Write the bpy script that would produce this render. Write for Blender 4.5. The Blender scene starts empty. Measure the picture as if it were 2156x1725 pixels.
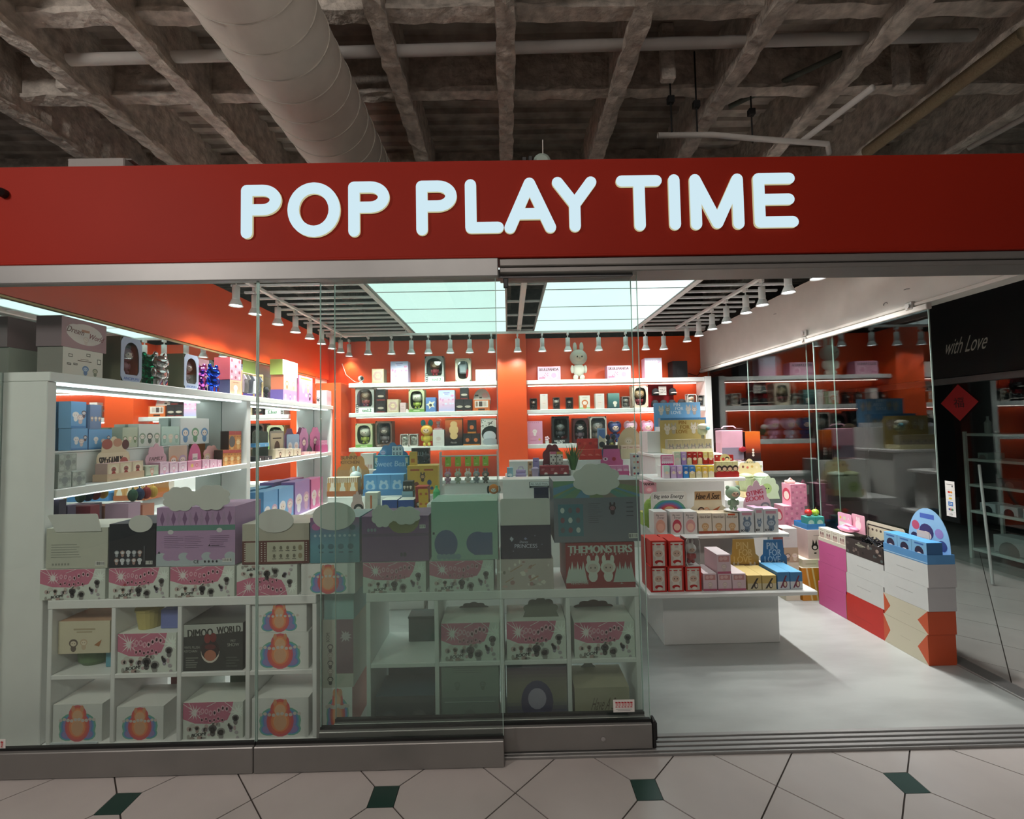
import bpy, math, random
from mathutils import Vector, Matrix
random.seed(7)
S = bpy.context.scene
C = S.collection
# ---------------------------------------------------------------- camera
F_PX, CX, CY, CAM_H = 930.0, 1078.0, 862.5, 1.6
PITCH, YAW, ROLL = math.atan(37.5/930), math.radians(0.5), math.radians(1.1)
_f = Vector((math.sin(YAW)*math.cos(PITCH), math.cos(YAW)*math.cos(PITCH), math.sin(PITCH)))
_r = Vector((math.cos(YAW), -math.sin(YAW), 0)); _u = _r.cross(_f)
_R = _r*math.cos(ROLL) - _u*math.sin(ROLL); _U = _u*math.cos(ROLL) + _r*math.sin(ROLL)
cd = bpy.data.cameras.new('camera'); co = bpy.data.objects.new('camera', cd); C.objects.link(co)
cd.sensor_fit = 'HORIZONTAL'; cd.sensor_width = 36; cd.lens = 36*F_PX/2156; cd.clip_start = .02
co.matrix_world = Matrix((( _R.x,_U.x,-_f.x,0),(_R.y,_U.y,-_f.y,0),(_R.z,_U.z,-_f.z,CAM_H),(0,0,0,1)))
S.camera = co
S.view_settings.view_transform = 'Standard'; S.view_settings.look = 'None'
S.view_settings.gamma = 1; S.view_settings.use_curve_mapping = False
S.view_settings.exposure = 0.0
S.cycles.transparent_max_bounces = 32
# ---------------------------------------------------------------- world and mall light
w = bpy.data.worlds.new('world'); S.world = w; w.use_nodes = True
w.node_tree.nodes['Background'].inputs[0].default_value = (.50, .53, .52, 1)
w.node_tree.nodes['Background'].inputs[1].default_value = .10
def lamp(name, kind, loc, energy, col=(1,1,1), rot=(0,0,0), size=.3, **k):
    l = bpy.data.lights.new(name, kind); l.energy = energy; l.color = col
    if kind == 'AREA': l.size = size
    else: l.shadow_soft_size = size
    for a, b in k.items(): setattr(l, a, b)
    o = bpy.data.objects.new(name, l); C.objects.link(o); o.location = loc; o.rotation_euler = rot
    return o
WARM = (1, .95, .905)
lamp('mall_lamp_offscreen', 'POINT', (-3.3, -.3, 3.55), 165, WARM, size=.2)
lamp('mall_lamp_offscreen', 'POINT', (-.6, -1.1, 3.75), 92, WARM, size=.2)
lamp('mall_lamp_offscreen', 'POINT', (.9, -1.5, 3.98), 62, WARM, size=.2)
SPOT_W, SPOT_B, PANEL_E, LED_E, SIGN_E = 74, 24, 1.6, 7.0, .95
# ---------------------------------------------------------------- pixel helpers (measuring only)
def ray(px, py): return _f + _R*((px-CX)/F_PX) - _U*((py-CY)/F_PX)
def aY(px, py, Y): d = ray(px, py); k = Y/d.y; return d.x*k, CAM_H+d.z*k
def aX(px, py, X): d = ray(px, py); k = X/d.x; return d.y*k, CAM_H+d.z*k
def aZ(px, py, Z): d = ray(px, py); k = (Z-CAM_H)/d.z; return d.x*k, d.y*k
# ---------------------------------------------------------------- materials
def lin(h):
    if not isinstance(h, str): return h
    h = h.lstrip('#'); o = []
    if len(h) == 3: h = ''.join(c*2 for c in h)
    for i in (0, 2, 4):
        c = int(h[i:i+2], 16)/255; o.append(c/12.92 if c <= .04045 else ((c+.055)/1.055)**2.4)
    return tuple(o)
_M = {}
def mat(col, rough=.55, metal=0., vary=.05, scale=9., bump=0., bscale=60., coat=0.):
    key = (col, rough, metal, vary, scale, bump, bscale, coat)
    if key in _M: return _M[key]
    m = bpy.data.materials.new('paint_' + (col.strip('#') if isinstance(col, str) else 'x')); m.use_nodes = True
    nt = m.node_tree; b = nt.nodes['Principled BSDF']; r, g, bl = lin(col)
    n = nt.nodes.new('ShaderNodeTexNoise'); n.inputs['Scale'].default_value = scale; n.inputs['Detail'].default_value = 3
    tc = nt.nodes.new('ShaderNodeTexCoord'); nt.links.new(tc.outputs['Object'], n.inputs['Vector'])
    rp = nt.nodes.new('ShaderNodeValToRGB'); e = rp.color_ramp.elements
    e[0].position, e[1].position = .3, .7
    e[0].color = (r*(1-vary), g*(1-vary), bl*(1-vary), 1); e[1].color = (min(1, r*(1+vary)), min(1, g*(1+vary)), min(1, bl*(1+vary)), 1)
    nt.links.new(n.outputs['Fac'], rp.inputs['Fac']); nt.links.new(rp.outputs['Color'], b.inputs['Base Color'])
    b.inputs['Roughness'].default_value = rough; b.inputs['Metallic'].default_value = metal
    if coat: b.inputs['Coat Weight'].default_value = coat
    if bump:
        n2 = nt.nodes.new('ShaderNodeTexNoise'); n2.inputs['Scale'].default_value = bscale; n2.inputs['Detail'].default_value = 6
        nt.links.new(tc.outputs['Object'], n2.inputs['Vector'])
        bp = nt.nodes.new('ShaderNodeBump'); bp.inputs['Strength'].default_value = bump; bp.inputs['Distance'].default_value = .02
        nt.links.new(n2.outputs['Fac'], bp.inputs['Height']); nt.links.new(bp.outputs['Normal'], b.inputs['Normal'])
    _M[key] = m; return m
def emis(col, e):
    key = ('e', col, e)
    if key in _M: return _M[key]
    m = bpy.data.materials.new('glow'); m.use_nodes = True; nt = m.node_tree; nt.nodes.clear()
    o = nt.nodes.new('ShaderNodeOutputMaterial'); s = nt.nodes.new('ShaderNodeEmission')
    s.inputs[0].default_value = (*lin(col), 1); s.inputs[1].default_value = e
    nt.links.new(s.outputs[0], o.inputs[0]); _M[key] = m; return m
def glass(tint, f0=.04, rough=0., haze=0.):
    key = ('g', tint, f0, rough, haze)
    if key in _M: return _M[key]
    m = bpy.data.materials.new('clear_glass'); m.use_nodes = True; nt = m.node_tree; nt.nodes.clear()
    N = nt.nodes.new; L = nt.links.new
    o = N('ShaderNodeOutputMaterial'); t = N('ShaderNodeBsdfTransparent'); g = N('ShaderNodeBsdfGlossy'); mx = N('ShaderNodeMixShader')
    t.inputs[0].default_value = (*tint, 1); g.inputs['Roughness'].default_value = rough
    lw = N('ShaderNodeLayerWeight'); lw.inputs[0].default_value = .5
    p = N('ShaderNodeMath'); p.operation = 'POWER'; p.inputs[1].default_value = 5; L(lw.outputs['Facing'], p.inputs[0])
    ma = N('ShaderNodeMath'); ma.operation = 'MULTIPLY_ADD'; ma.inputs[1].default_value = 1-f0; ma.inputs[2].default_value = f0
    L(p.outputs[0], ma.inputs[0]); L(ma.outputs[0], mx.inputs[0]); L(t.outputs[0], mx.inputs[1]); L(g.outputs[0], mx.inputs[2])
    last = mx
    if haze:  # hazy veil mixed into the glass as a mottled grey-green diffuse colour
        d = N('ShaderNodeBsdfDiffuse'); d.inputs[0].default_value = (.42, .50, .47, 1); m2 = N('ShaderNodeMixShader')
        n = N('ShaderNodeTexNoise'); n.inputs['Scale'].default_value = 2.2; n.inputs['Detail'].default_value = 4
        tc = N('ShaderNodeTexCoord'); L(tc.outputs['Object'], n.inputs['Vector'])
        mm = N('ShaderNodeMath'); mm.operation = 'MULTIPLY'; mm.inputs[1].default_value = haze*2; L(n.outputs['Fac'], mm.inputs[0])
        L(mm.outputs[0], m2.inputs[0]); L(mx.outputs[0], m2.inputs[1]); L(d.outputs[0], m2.inputs[2]); last = m2
    L(last.outputs[0], o.inputs[0]); _M[key] = m; return m
def attr_mat(name, rough, coat=0.):
    m = bpy.data.materials.new(name); m.use_nodes = True; nt = m.node_tree; b = nt.nodes['Principled BSDF']
    a = nt.nodes.new('ShaderNodeAttribute'); a.attribute_name = 'Col'
    n = nt.nodes.new('ShaderNodeTexNoise'); n.inputs['Scale'].default_value = 40
    tc = nt.nodes.new('ShaderNodeTexCoord'); nt.links.new(tc.outputs['Object'], n.inputs['Vector'])
    mr = nt.nodes.new('ShaderNodeMapRange'); mr.inputs[3].default_value = rough*.9; mr.inputs[4].default_value = rough*1.1
    nt.links.new(n.outputs['Fac'], mr.inputs[0]); nt.links.new(mr.outputs[0], b.inputs['Roughness'])
    nt.links.new(a.outputs['Color'], b.inputs['Base Color'])
    if coat: b.inputs['Coat Weight'].default_value = coat
    return m
INK = attr_mat('printed_ink', .45); VINYL = attr_mat('painted_vinyl', .38, .15); PLUSH = attr_mat('soft_plush', .95)
CLEAR = glass((.95, .97, .97), .045)
WHITE = mat('#dcdcd8', .45, vary=.02); ALU = mat('#9a9896', .52, .6, .05, 4); ALUD = mat('#6f6e6e', .4, .7); BLACK = mat('#141414', .5)
CHROME = mat('#d8d8da', .12, 1.)
# ---------------------------------------------------------------- objects
def tag(o, label=None, cat=None, group=None, kind=None):
    if label: o['label'] = label
    if cat: o['category'] = cat
    if group: o['group'] = group
    if kind: o['kind'] = kind
    return o
def link(name, me, m=None, parent=None, loc=None, rz=None):
    o = bpy.data.objects.new(name, me); C.objects.link(o)
    if me is not None and m is not None:
        for x in (m if isinstance(m, (list, tuple)) else [m]): me.materials.append(x)
    if parent: o.parent = parent
    if loc is not None: o.location = loc
    if rz is not None: o.rotation_euler = (0, 0, rz)
    return o
def empty(name, loc=(0,0,0), rz=0):
    o = link(name, None, None, None, loc, rz); o.empty_display_size = .05; return o
class MB:
    def __init__(s): s.v, s.f, s.mi, s.col = [], [], [], []
    def add(s, vs, fs, mi=0, col=None):
        k = len(s.v); s.v += [tuple(v) for v in vs]
        for f in fs: s.f.append([i+k for i in f]); s.mi.append(mi); s.col.append(col)
        return s
    def box(s, x0, x1, y0, y1, z0, z1, mi=0, mis=None, col=None):
        vs = [(x0,y0,z0),(x1,y0,z0),(x1,y1,z0),(x0,y1,z0),(x0,y0,z1),(x1,y0,z1),(x1,y1,z1),(x0,y1,z1)]
        fs = [(0,1,5,4),(2,3,7,6),(3,0,4,7),(1,2,6,5),(4,5,6,7),(3,2,1,0)]   # front back left right top bottom
        for i, f in enumerate(fs): s.add([vs[j] for j in f], [(0,1,2,3)], mis[i] if mis else mi, col)
        return s
    def bbox(s, x0, x1, y0, y1, z0, z1, b=.004, mi=0):   # box with bevelled edges
        P = []
        for sx in (0, 1):
            for sy in (0, 1):
                for sz in (0, 1):
                    X, Y, Z = (x0, x1)[sx], (y0, y1)[sy], (z0, z1)[sz]; dx, dy, dz = (b, -b)[sx], (b, -b)[sy], (b, -b)[sz]
                    P += [(X, Y+dy, Z+dz), (X+dx, Y, Z+dz), (X+dx, Y+dy, Z)]
        I = lambda sx, sy, sz, a: (sx*4+sy*2+sz)*3+a
        fs = []
        for k in (0, 1):
            fs.append([I(k,0,0,0), I(k,0,1,0), I(k,1,1,0), I(k,1,0,0)][::1 if k == 0 else -1])
            fs.append([I(0,k,0,1), I(1,k,0,1), I(1,k,1,1), I(0,k,1,1)][::1 if k == 0 else -1])
            fs.append([I(0,0,k,2), I(0,1,k,2), I(1,1,k,2), I(1,0,k,2)][::1 if k == 0 else -1])
        for a in (0, 1):
            for c in (0, 1):
                fs.append([I(a,c,0,0), I(a,c,1,0), I(a,c,1,1), I(a,c,0,1)])
                fs.append([I(a,0,c,0), I(a,1,c,0), I(a,1,c,2), I(a,0,c,2)])
                fs.append([I(0,a,c,1), I(1,a,c,1), I(1,a,c,2), I(0,a,c,2)])
                for d in (0, 1): fs.append([I(a,c,d,0), I(a,c,d,1), I(a,c,d,2)])
        return s.add(P, fs, mi)
    def ell(s, c, r, col=None, mi=0, n=12, m=8):
        vs = [(c[0], c[1], c[2]-r[2])]; fs = []
        for i in range(1, m):
            a = math.pi*i/m - math.pi/2
            for j in range(n):
                t = 2*math.pi*j/n; vs.append((c[0]+r[0]*math.cos(a)*math.cos(t), c[1]+r[1]*math.cos(a)*math.sin(t), c[2]+r[2]*math.sin(a)))
        vs.append((c[0], c[1], c[2]+r[2]))
        for j in range(n):
            fs.append((0, 1+(j+1) % n, 1+j))
            for i in range(m-2): fs.append((1+i*n+j, 1+i*n+(j+1) % n, 1+(i+1)*n+(j+1) % n, 1+(i+1)*n+j))
            fs.append((1+(m-2)*n+j, 1+(m-2)*n+(j+1) % n, len(vs)-1))
        return s.add(vs, fs, mi, col)
    def lathe(s, prof, c=(0,0,0), n=16, mi=0, col=None, axis='z'):
        vs, fs = [], []
        for r, z in prof:
            for j in range(n):
                t = 2*math.pi*j/n; x, y = r*math.cos(t), r*math.sin(t)
                vs.append({'z': (c[0]+x, c[1]+y, c[2]+z), 'y': (c[0]+x, c[1]+z, c[2]+y), 'x': (c[0]+z, c[1]+x, c[2]+y)}[axis])
        for i in range(len(prof)-1):
            for j in range(n): fs.append((i*n+j, i*n+(j+1) % n, (i+1)*n+(j+1) % n, (i+1)*n+j))
        fs.append(list(range(n))[::-1]); fs.append([(len(prof)-1)*n+j for j in range(n)])
        return s.add(vs, fs, mi, col)
    def tube(s, pts, r, n=8, mi=0, col=None):
        pts = [Vector(p) for p in pts]; vs, fs = [], []
        for i, p in enumerate(pts):
            t = (pts[min(i+1, len(pts)-1)] - pts[max(i-1, 0)]).normalized()
            a = Vector((0,0,1)) if abs(t.z) < .9 else Vector((1,0,0)); u = t.cross(a).normalized(); v = t.cross(u)
            for j in range(n):
                g = 2*math.pi*j/n; vs.append(p + u*(r*math.cos(g)) + v*(r*math.sin(g)))
        for i in range(len(pts)-1):
            for j in range(n): fs.append((i*n+j, i*n+(j+1) % n, (i+1)*n+(j+1) % n, (i+1)*n+j))
        fs.append(list(range(n))); fs.append([(len(pts)-1)*n+j for j in range(n)])
        return s.add(vs, fs, mi, col)
    def card(s, pts, y0, y1, mi=0, mie=None, col=None):   # 2d outline (x,z) given thickness along y
        n = len(pts); vs = [(x, y0, z) for x, z in pts] + [(x, y1, z) for x, z in pts]
        s.add(vs, [list(range(n)), list(range(n, 2*n))[::-1]], mi, col)
        s.add(vs, [((i+1) % n, i, n+i, n+(i+1) % n) for i in range(n)], mi if mie is None else mie, col)
        return s
    def mesh(s, name, smooth=False):
        me = bpy.data.meshes.new(name); me.from_pydata(s.v, [], s.f)
        if any(s.mi): me.polygons.foreach_set('material_index', s.mi)
        if any(c is not None for c in s.col):
            at = me.color_attributes.new('Col', 'FLOAT_COLOR', 'CORNER'); d = []
            for p, c in zip(s.f, s.col):
                c = lin(c if c is not None else '#ffffff'); d += [c[0], c[1], c[2], 1.]*len(p)
            at.data.foreach_set('color', d)
        if smooth: me.polygons.foreach_set('use_smooth', [True]*len(s.f))
        me.update(); return me
    def obj(s, name, m, parent=None, loc=None, rz=None, smooth=False):
        return link(name, s.mesh(name, smooth), m, parent, loc, rz)
def struct(name, mb, m, parent=None, **k):
    o = mb.obj(name, m, parent, **k)
    if not parent: o['kind'] = 'structure'
    return o
# ---------------------------------------------------------------- flat print
_T = {}
def clip(poly, a, b, c):      # keep a*x+b*y<=c
    out = []
    for i in range(len(poly)):
        p, q = poly[i], poly[(i+1) % len(poly)]; dp, dq = a*p[0]+b*p[1]-c, a*q[0]+b*q[1]-c
        if dp <= 0: out.append(p)
        if dp*dq < 0: t = dp/(dp-dq); out.append((p[0]+(q[0]-p[0])*t, p[1]+(q[1]-p[1])*t))
    return out
def glyphs(s):
    if s not in _T:
        cu = bpy.data.curves.new('t', 'FONT'); cu.body = s; cu.size = 1; cu.resolution_u = 3
        o = bpy.data.objects.new('t', cu); C.objects.link(o)
        bpy.context.view_layer.update()
        me = bpy.data.meshes.new_from_object(o.evaluated_get(bpy.context.evaluated_depsgraph_get()))
        vs = [(v.co.x, v.co.y) for v in me.vertices]; fs = [tuple(p.vertices) for p in me.polygons]
        bpy.data.objects.remove(o); bpy.data.curves.remove(cu); bpy.data.meshes.remove(me)
        xs = [v[0] for v in vs] or [0, 1]; ys = [v[1] for v in vs] or [0, 1]
        _T[s] = (vs, fs, min(xs), max(xs), min(ys), max(ys))
    return _T[s]
class Print:
    def __init__(s, w, h): s.w, s.h, s.it = w, h, []
    def poly(s, pts, col): s.it.append((pts, [list(range(len(pts)))], col)); return s
    def rect(s, a, b, c, d, col): return s.poly([(a*s.w, b*s.h), (c*s.w, b*s.h), (c*s.w, d*s.h), (a*s.w, d*s.h)], col)
    def ell(s, u, v, ru, rv, col, n=14, abs_=False):   # radii in units of height unless abs_
        rx, ry = (ru, rv) if abs_ else (ru*s.h, rv*s.h)
        return s.poly([(u*s.w+rx*math.cos(2*math.pi*i/n), v*s.h+ry*math.sin(2*math.pi*i/n)) for i in range(n)], col)
    def burst(s, u, v, r0, r1, n, col):
        pts = []
        for i in range(2*n):
            r = (r1*random.uniform(.6, 1) if i % 2 else r0)*s.h; a = math.pi*i/n
            pts.append((min(s.w, max(0, u*s.w+r*math.cos(a))), min(s.h, max(0, v*s.h+r*math.sin(a)))))
        c = (u*s.w, v*s.h)
        for i in range(len(pts)): s.poly([c, pts[i], pts[(i+1) % len(pts)]], col)
        return s
    def line(s, pts, t, col):    # pts in unit coordinates, t in units of height
        q = [Vector((a*s.w, b*s.h)) for a, b in pts]
        for a, b in zip(q, q[1:]):
            d = (b-a); n = Vector((-d.y, d.x)).normalized()*t*s.h/2; e = d.normalized()*t*s.h*.3
            s.poly([tuple(a-e+n), tuple(a-e-n), tuple(b+e-n), tuple(b+e+n)], col)
        return s
    def text(s, t, u, v, hh, col, maxw=.92, rot=0, shear=0, bold=0):
        vs, fs, x0, x1, y0, y1 = glyphs(t); k = hh*s.h/(y1-y0)
        kx = min(k, maxw*s.w/(x1-x0)); cx, cy = (x0+x1)/2, (y0+y1)/2; ca, sa = math.cos(rot), math.sin(rot)
        for dx in ((0,) if not bold else (-bold*hh*s.h, 0, bold*hh*s.h)):
            pts = []
            for x, y in vs:
                X, Y = (x-cx)*kx+dx, (y-cy)*k; X += shear*Y; pts.append((u*s.w+X*ca-Y*sa, v*s.h+X*sa+Y*ca))
            s.it.append((pts, fs, col))
        return s
    def toy(s, u, v, r, c1, c2, ears=0):     # a plain round toy: head, body, two dots
        R = r
        if ears:
            for k in (-1, 1): s.ell(u+k*.55*R*s.h/s.w, v+1.0*R, .28*R, .6*R, c1, 8)
        s.ell(u, v-1.15*R, .62*R, .8*R, c1, 10); s.ell(u, v, R, .9*R, c1); s.ell(u, v-.1*R, .68*R, .58*R, c2)
        for k in (-1, 1): s.ell(u+k*.28*R*s.h/s.w, v-.08*R, .09*R, .12*R, '#20181a', 6)
        return s
    def lines(s, u0, u1, v0, v1, n, col, t=.25):
        for i in range(n):
            v = v0+(v1-v0)*(i+.5)/n; s.rect(u0, v-t*(v1-v0)/n, u1-(u1-u0)*random.random()*.35, v+t*(v1-v0)/n, col)
        return s
    def barcode(s, u0, u1, v0, v1):
        s.rect(u0, v0, u1, v1, '#d8d8d0'); n = 9
        for i in range(n):
            a = u0+(u1-u0)*(i+.3)/n; s.rect(a, v0+.15*(v1-v0), a+(u1-u0)/n*random.uniform(.25, .7), v1-.1*(v1-v0), '#202020')
        return s
    def build(s, parent, y=0., name='printed_front', flip=1, tf=None):
        mb = MB(); nl = 0
        for pts, fs, col in s.it:
            nl += 1; off = .0004+min(nl, 60)*.00003
            if any(u < 0 or u > s.w or v < 0 or v > s.h for u, v in pts):      # trim the ink at the edge of its face
                P2, F2 = [], []
                for f in fs:
                    g = [pts[i] for i in f]
                    for a, b, c in ((1, 0, s.w), (-1, 0, 0), (0, 1, s.h), (0, -1, 0)):
                        g = clip(g, a, b, c)
                        if len(g) < 3: break
                    if len(g) > 2: F2.append(list(range(len(P2), len(P2)+len(g)))); P2 += g
                pts, fs = P2, F2
                if not fs: continue
            if tf: vs = [tf(u, v, off) for u, v in pts]
            else: vs = [(u-s.w/2, y-off, v) for u, v in pts]
            mb.add(vs, fs, 0, col)
        return mb.obj(name, INK, parent)
# ================================================================ STRUCTURE
XL, XR, YB, YF = -2.70, 2.93, 6.60, 2.33
# ---- mall floor of clipped square tiles with green insets
TILE = mat('#b4aca8', .22, vary=.05, scale=3); DOT = mat('#1f3b34', .3); GROUT = mat('#3a322e', .9)
struct('floor', MB().box(-6, 6.5, .7, 2.32, -.05, -.004).box(2.98, 6.5, 2.32, 8, -.05, -.004).box(-6, 6.5, -6, .7, -.05, 0, 1), [GROUT, TILE])
mall_floor = bpy.data.objects['floor']
def tile_at(poly, m, region, name):
    x0, x1, y0, y1 = region
    for a, b, c in ((1,0,x1), (-1,0,-x0), (0,1,y1), (0,-1,-y0)):
        poly = clip(poly, a, b, c)
        if len(poly) < 3: return
    cx = sum(p[0] for p in poly)/len(poly); cy = sum(p[1] for p in poly)/len(poly)
    mb = MB(); n = len(poly); top = [(cx+(x-cx), cy+(y-cy), 0) for x, y in poly]; bot = [(x, y, -.006) for x, y in poly]
    mb.add(top+bot, [list(range(n))]+[((i+1) % n, i, n+i, n+(i+1) % n) for i in range(n)])
    mb.obj(name, m, mall_floor)
TA, G, DS = .2875, .003, .058
for region in ((-4.2, 5.0, .7, 2.19), (3.0, 5.6, 2.19, 5.6)):
    x0, x1, y0, y1 = region
    for j in range(-8, 16):
        for i in range(-20, 24):
            if (i+j) % 2: continue
            vx, vy = i*TA, 2.0+j*TA; p, q = (i+j)//2, (i-j)//2
            if p % 2 == 1 and q % 2 == 1:
                if x0-.06 < vx < x1+.06 and y0-.06 < vy < y1+.06:
                    s = DS-G; tile_at([(vx-s,vy-s),(vx+s,vy-s),(vx+s,vy+s),(vx-s,vy+s)], DOT, region, 'green_inset_tile')
            # tile centred at (vx, vy+TA): vertices W,S,E,N
            c = (vx, vy+TA)
            if not (x0-.3 < c[0] < x1+.3 and y0-.3 < c[1] < y1+.3): continue
            r = TA-G*1.4; poly = [(c[0]-r,c[1]),(c[0],c[1]-r),(c[0]+r,c[1]),(c[0],c[1]+r)]
            for dx, dy in ((-1,0),(0,-1),(1,0),(0,1)):
                ii, jj = i+dx, j+1+dy
                if ((ii+jj)//2) % 2 == 1 and ((ii-jj)//2) % 2 == 1:
                    dvx, dvy = ii*TA, 2.0+jj*TA
                    if dx: poly = clip(poly, dx, 0, dx*dvx-DS)
                    else: poly = clip(poly, 0, dy, dy*dvy-DS)
            tile_at(poly, TILE, region, 'floor_tile')
# ---- shop floor and sliding door threshold
VF = bpy.data.materials.new('vinyl_floor'); VF.use_nodes = True
def _vf():
    nt = VF.node_tree; b = nt.nodes['Principled BSDF']; N = nt.nodes.new; L = nt.links.new
    tc = N('ShaderNodeTexCoord'); mp = N('ShaderNodeMapping'); mp.inputs['Scale'].default_value = (1, 3.2, 1)
    n = N('ShaderNodeTexNoise'); n.inputs['Scale'].default_value = 1.5; n.inputs['Detail'].default_value = 5
    rp = N('ShaderNodeValToRGB'); e = rp.color_ramp.elements; e[0].position, e[1].position = .25, .6
    e[0].color = (*lin('#979896'), 1); e[1].color = (*lin('#adb0ad'), 1)
    L(tc.outputs['Object'], mp.inputs[0]); L(mp.outputs[0], n.inputs['Vector']); L(n.outputs['Fac'], rp.inputs[0]); L(rp.outputs[0], b.inputs['Base Color'])
    b.inputs['Roughness'].default_value = .33
_vf()
struct('floor', MB().box(XL, XR+.04, YF, YB, -.05, 0), VF)
th = struct('trim_1', MB().box(-2.7, XR+.05, 2.19, 2.33, -.05, .004), ALU)
for k, (a, b) in enumerate(((2.19, 2.199), (2.211, 2.231), (2.243, 2.263), (2.275, 2.295), (2.307, 2.33))):
    MB().bbox(-2.7, XR+.05, a, b, .003, .014, .002).obj('track_rib', ALU, th)
struct('trim_2', MB().bbox(XR-.05, XR+.06, 2.33, YB, -.01, .012, .003), ALU)
# ---- shop walls
ORANGE = mat('#e2511d', .42, vary=.03, scale=2); REDW = ORANGE; MIRROR = mat('#e6efec', .02, 1., .0)
struct('wall_back', MB().box(XL, 3.05, YB, YB+.1, 0, 2.93), ORANGE)
struct('wall_left', MB().box(XL-.13, XL, 2.2, YB, 0, 2.36), mat('#d9d4c8', .6))
struct('wall_left_soffit', MB().box(XL-.13, XL+.03, 2.2, YB, 2.36, 2.96), REDW)
o = MB().box(XL, XL+.006, 2.33, 6.19, .12, 2.35).obj('wall_mirror', MIRROR); tag(o, 'large wall mirror behind the left shelving cabinet', 'mirror')
MB().bbox(XL+.006, XL+.02, 2.33, 6.19, 2.343, 2.36, .003).obj('gold_edge', mat('#a08c5c', .4, .5), o)
struct('trim_3', MB().bbox(XL+.004, -2.34, 6.2, YB-.002, 0, 2.27, .004), ORANGE)
struct('wall_pillar', MB().bbox(-.14, .265, 6.22, YB-.002, 0, 2.93, .004), ORANGE)
BEAM = mat('#cfc9c0', .55, vary=.03)
struct('trim_4', MB().box(XR-.02, XR+.12, 2.2, YB-.002, 2.41, 2.95), BEAM)
struct('trim_5', MB().bbox(XR-.035, XR-.015, 2.35, YB-.01, 2.405, 2.43, .004).bbox(XR-.045, XR-.005, 2.98, YB-.01, 2.36, 2.398, .004), BEAM)
for k, (px, py) in enumerate(((1695, 702), (1695, 716), (1918, 645))):
    y, z = aX(px, py, XR-.03)
    o = MB().bbox(XR-.05, XR-.02, y-.03, y+.03, z-.03, z+.03, .006).lathe([(.018, 0), (.014, .012)], (XR-.062, y, z), 12, axis='x').obj('door_roller', mat('#b9b4ae', .35, .4))
    tag(o, ['upper grey roller bracket screwed to the white beam', 'lower grey roller bracket on the rail under the white beam', 'square roller block on the white beam above the sliding glass end'][k], 'bracket')
for k, (px, py, lb) in enumerate(((1865, 642, 'small curled wire hook on the white beam beside the roller block'), (1910, 610, 'small dark staple high on the white beam'), (1632, 662, 'small dark staple midway along the white beam'))):
    y, z = aX(px, py, XR-.022)
    pts = [(XR-.024, y+.02*math.cos(t), z+.018*math.sin(t)) for t in [i*.7 for i in range(5)]] if k == 0 else [(XR-.023, y-.02, z), (XR-.03, y, z+.004), (XR-.023, y+.025, z+.006)]
    tag(MB().tube(pts, .0025, 6).obj('wire_hook', ALUD), lb, 'hook')
# ---- fascia and head rails
FASC = mat('#8c1f10', .62, vary=.04, scale=1.5); FASC.node_tree.nodes['Principled BSDF'].inputs['Specular IOR Level'].default_value = .15
struct('wall_fascia', MB().box(-3.3, 3.05, 2.15, 2.28, 2.452, 2.93), FASC)
struct('trim_6', MB().bbox(-3.3, 3.05, 2.146, 2.28, 2.438, 2.452, .003), FASC)
struct('trim_7', MB().bbox(-.03, 3.05, 2.16, 2.34, 2.40, 2.438, .004).bbox(-.03, 3.05, 2.175, 2.34, 2.372, 2.40, .004), mat('#7d7874', .45, .3))
struct('trim_8', MB().bbox(-3.2, -.035, 2.145, 2.195, 2.345, 2.438, .005), ALU)
struct('trim_9', MB().bbox(-.95, .645, 2.205, 2.262, 2.355, 2.40, .004), ALUD)
# ---- sliding glass fronts
PANE = glass((.95, .985, .97), .045, 0, .014)
PANE2 = glass((.80, .85, .84), .065)
EDGE = mat('#b4ccc2', .15, vary=.02)
def pane(name, label, x0, x1, y, z0, z1, rail, group=None, bolt=()):
    r = empty(name, ((x0+x1)/2, y, 0)); tag(r, label, 'glass panel', group); W = (x1-x0)/2
    MB().bbox(-W+.004, W-.004, -.005, .005, z0, z1, .0012).obj('glass_pane', PANE, r)
    for s in (-1, 1): MB().bbox(s*(W-.002)-.0015, s*(W-.002)+.0015, -.005, .005, z0, z1, .0008).obj('polished_edge', EDGE, r)
    if rail:
        MB().bbox(-W, W, -.027, .024, rail[0], rail[1], .003).obj('base_rail', mat('#8f8c89', .42, .55, .08, 3), r)
        MB().box(-W, W, -.009, .009, rail[1]-.001, rail[1]+.012).obj('gasket', BLACK, r)
        for bx_, bz in bolt: MB().lathe([(.011, 0), (.011, .004), (.006, .004), (.006, .001)], (bx_, -.032, bz), 14, axis='y').obj('lock', CHROME, r)
    return r
pane('fixed_shop_window', 'fixed glass shopfront panel in front of the white shelf end', -3.2, -1.228, 2.17, .125, 2.36, (.002, .122))
pane('fixed_shop_window', 'fixed glass shopfront panel ending at the stepped grey base rail', -1.224, -.05, 2.17, .125, 2.36, (.002, .122))
pane('sliding_glass_door', 'sliding glass panel standing beside the open entrance, with lock in its base rail', -.95, .675, 2.240, .14, 2.37, (.02, .137), bolt=((.57, .075),))
pane('sliding_glass_door', 'innermost sliding glass panel behind the locked one', -.90, .66, 2.298, .14, 2.37, (.02, .137))
o = MB().bbox(.679, .694, 2.215, 2.262, .02, .15, .003).bbox(.694, .703, 2.225, 2.25, .05, .135, .003).obj('door_latch', BLACK); tag(o, 'black latch on the end of the sliding door base rail', 'latch')
o = MB().bbox(0-.012, .012, 2.213, 2.232, 2.31, 2.36, .003).obj('glass_clip', BLACK); tag(o, 'small black clip at the top of the sliding glass', 'clip')
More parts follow.
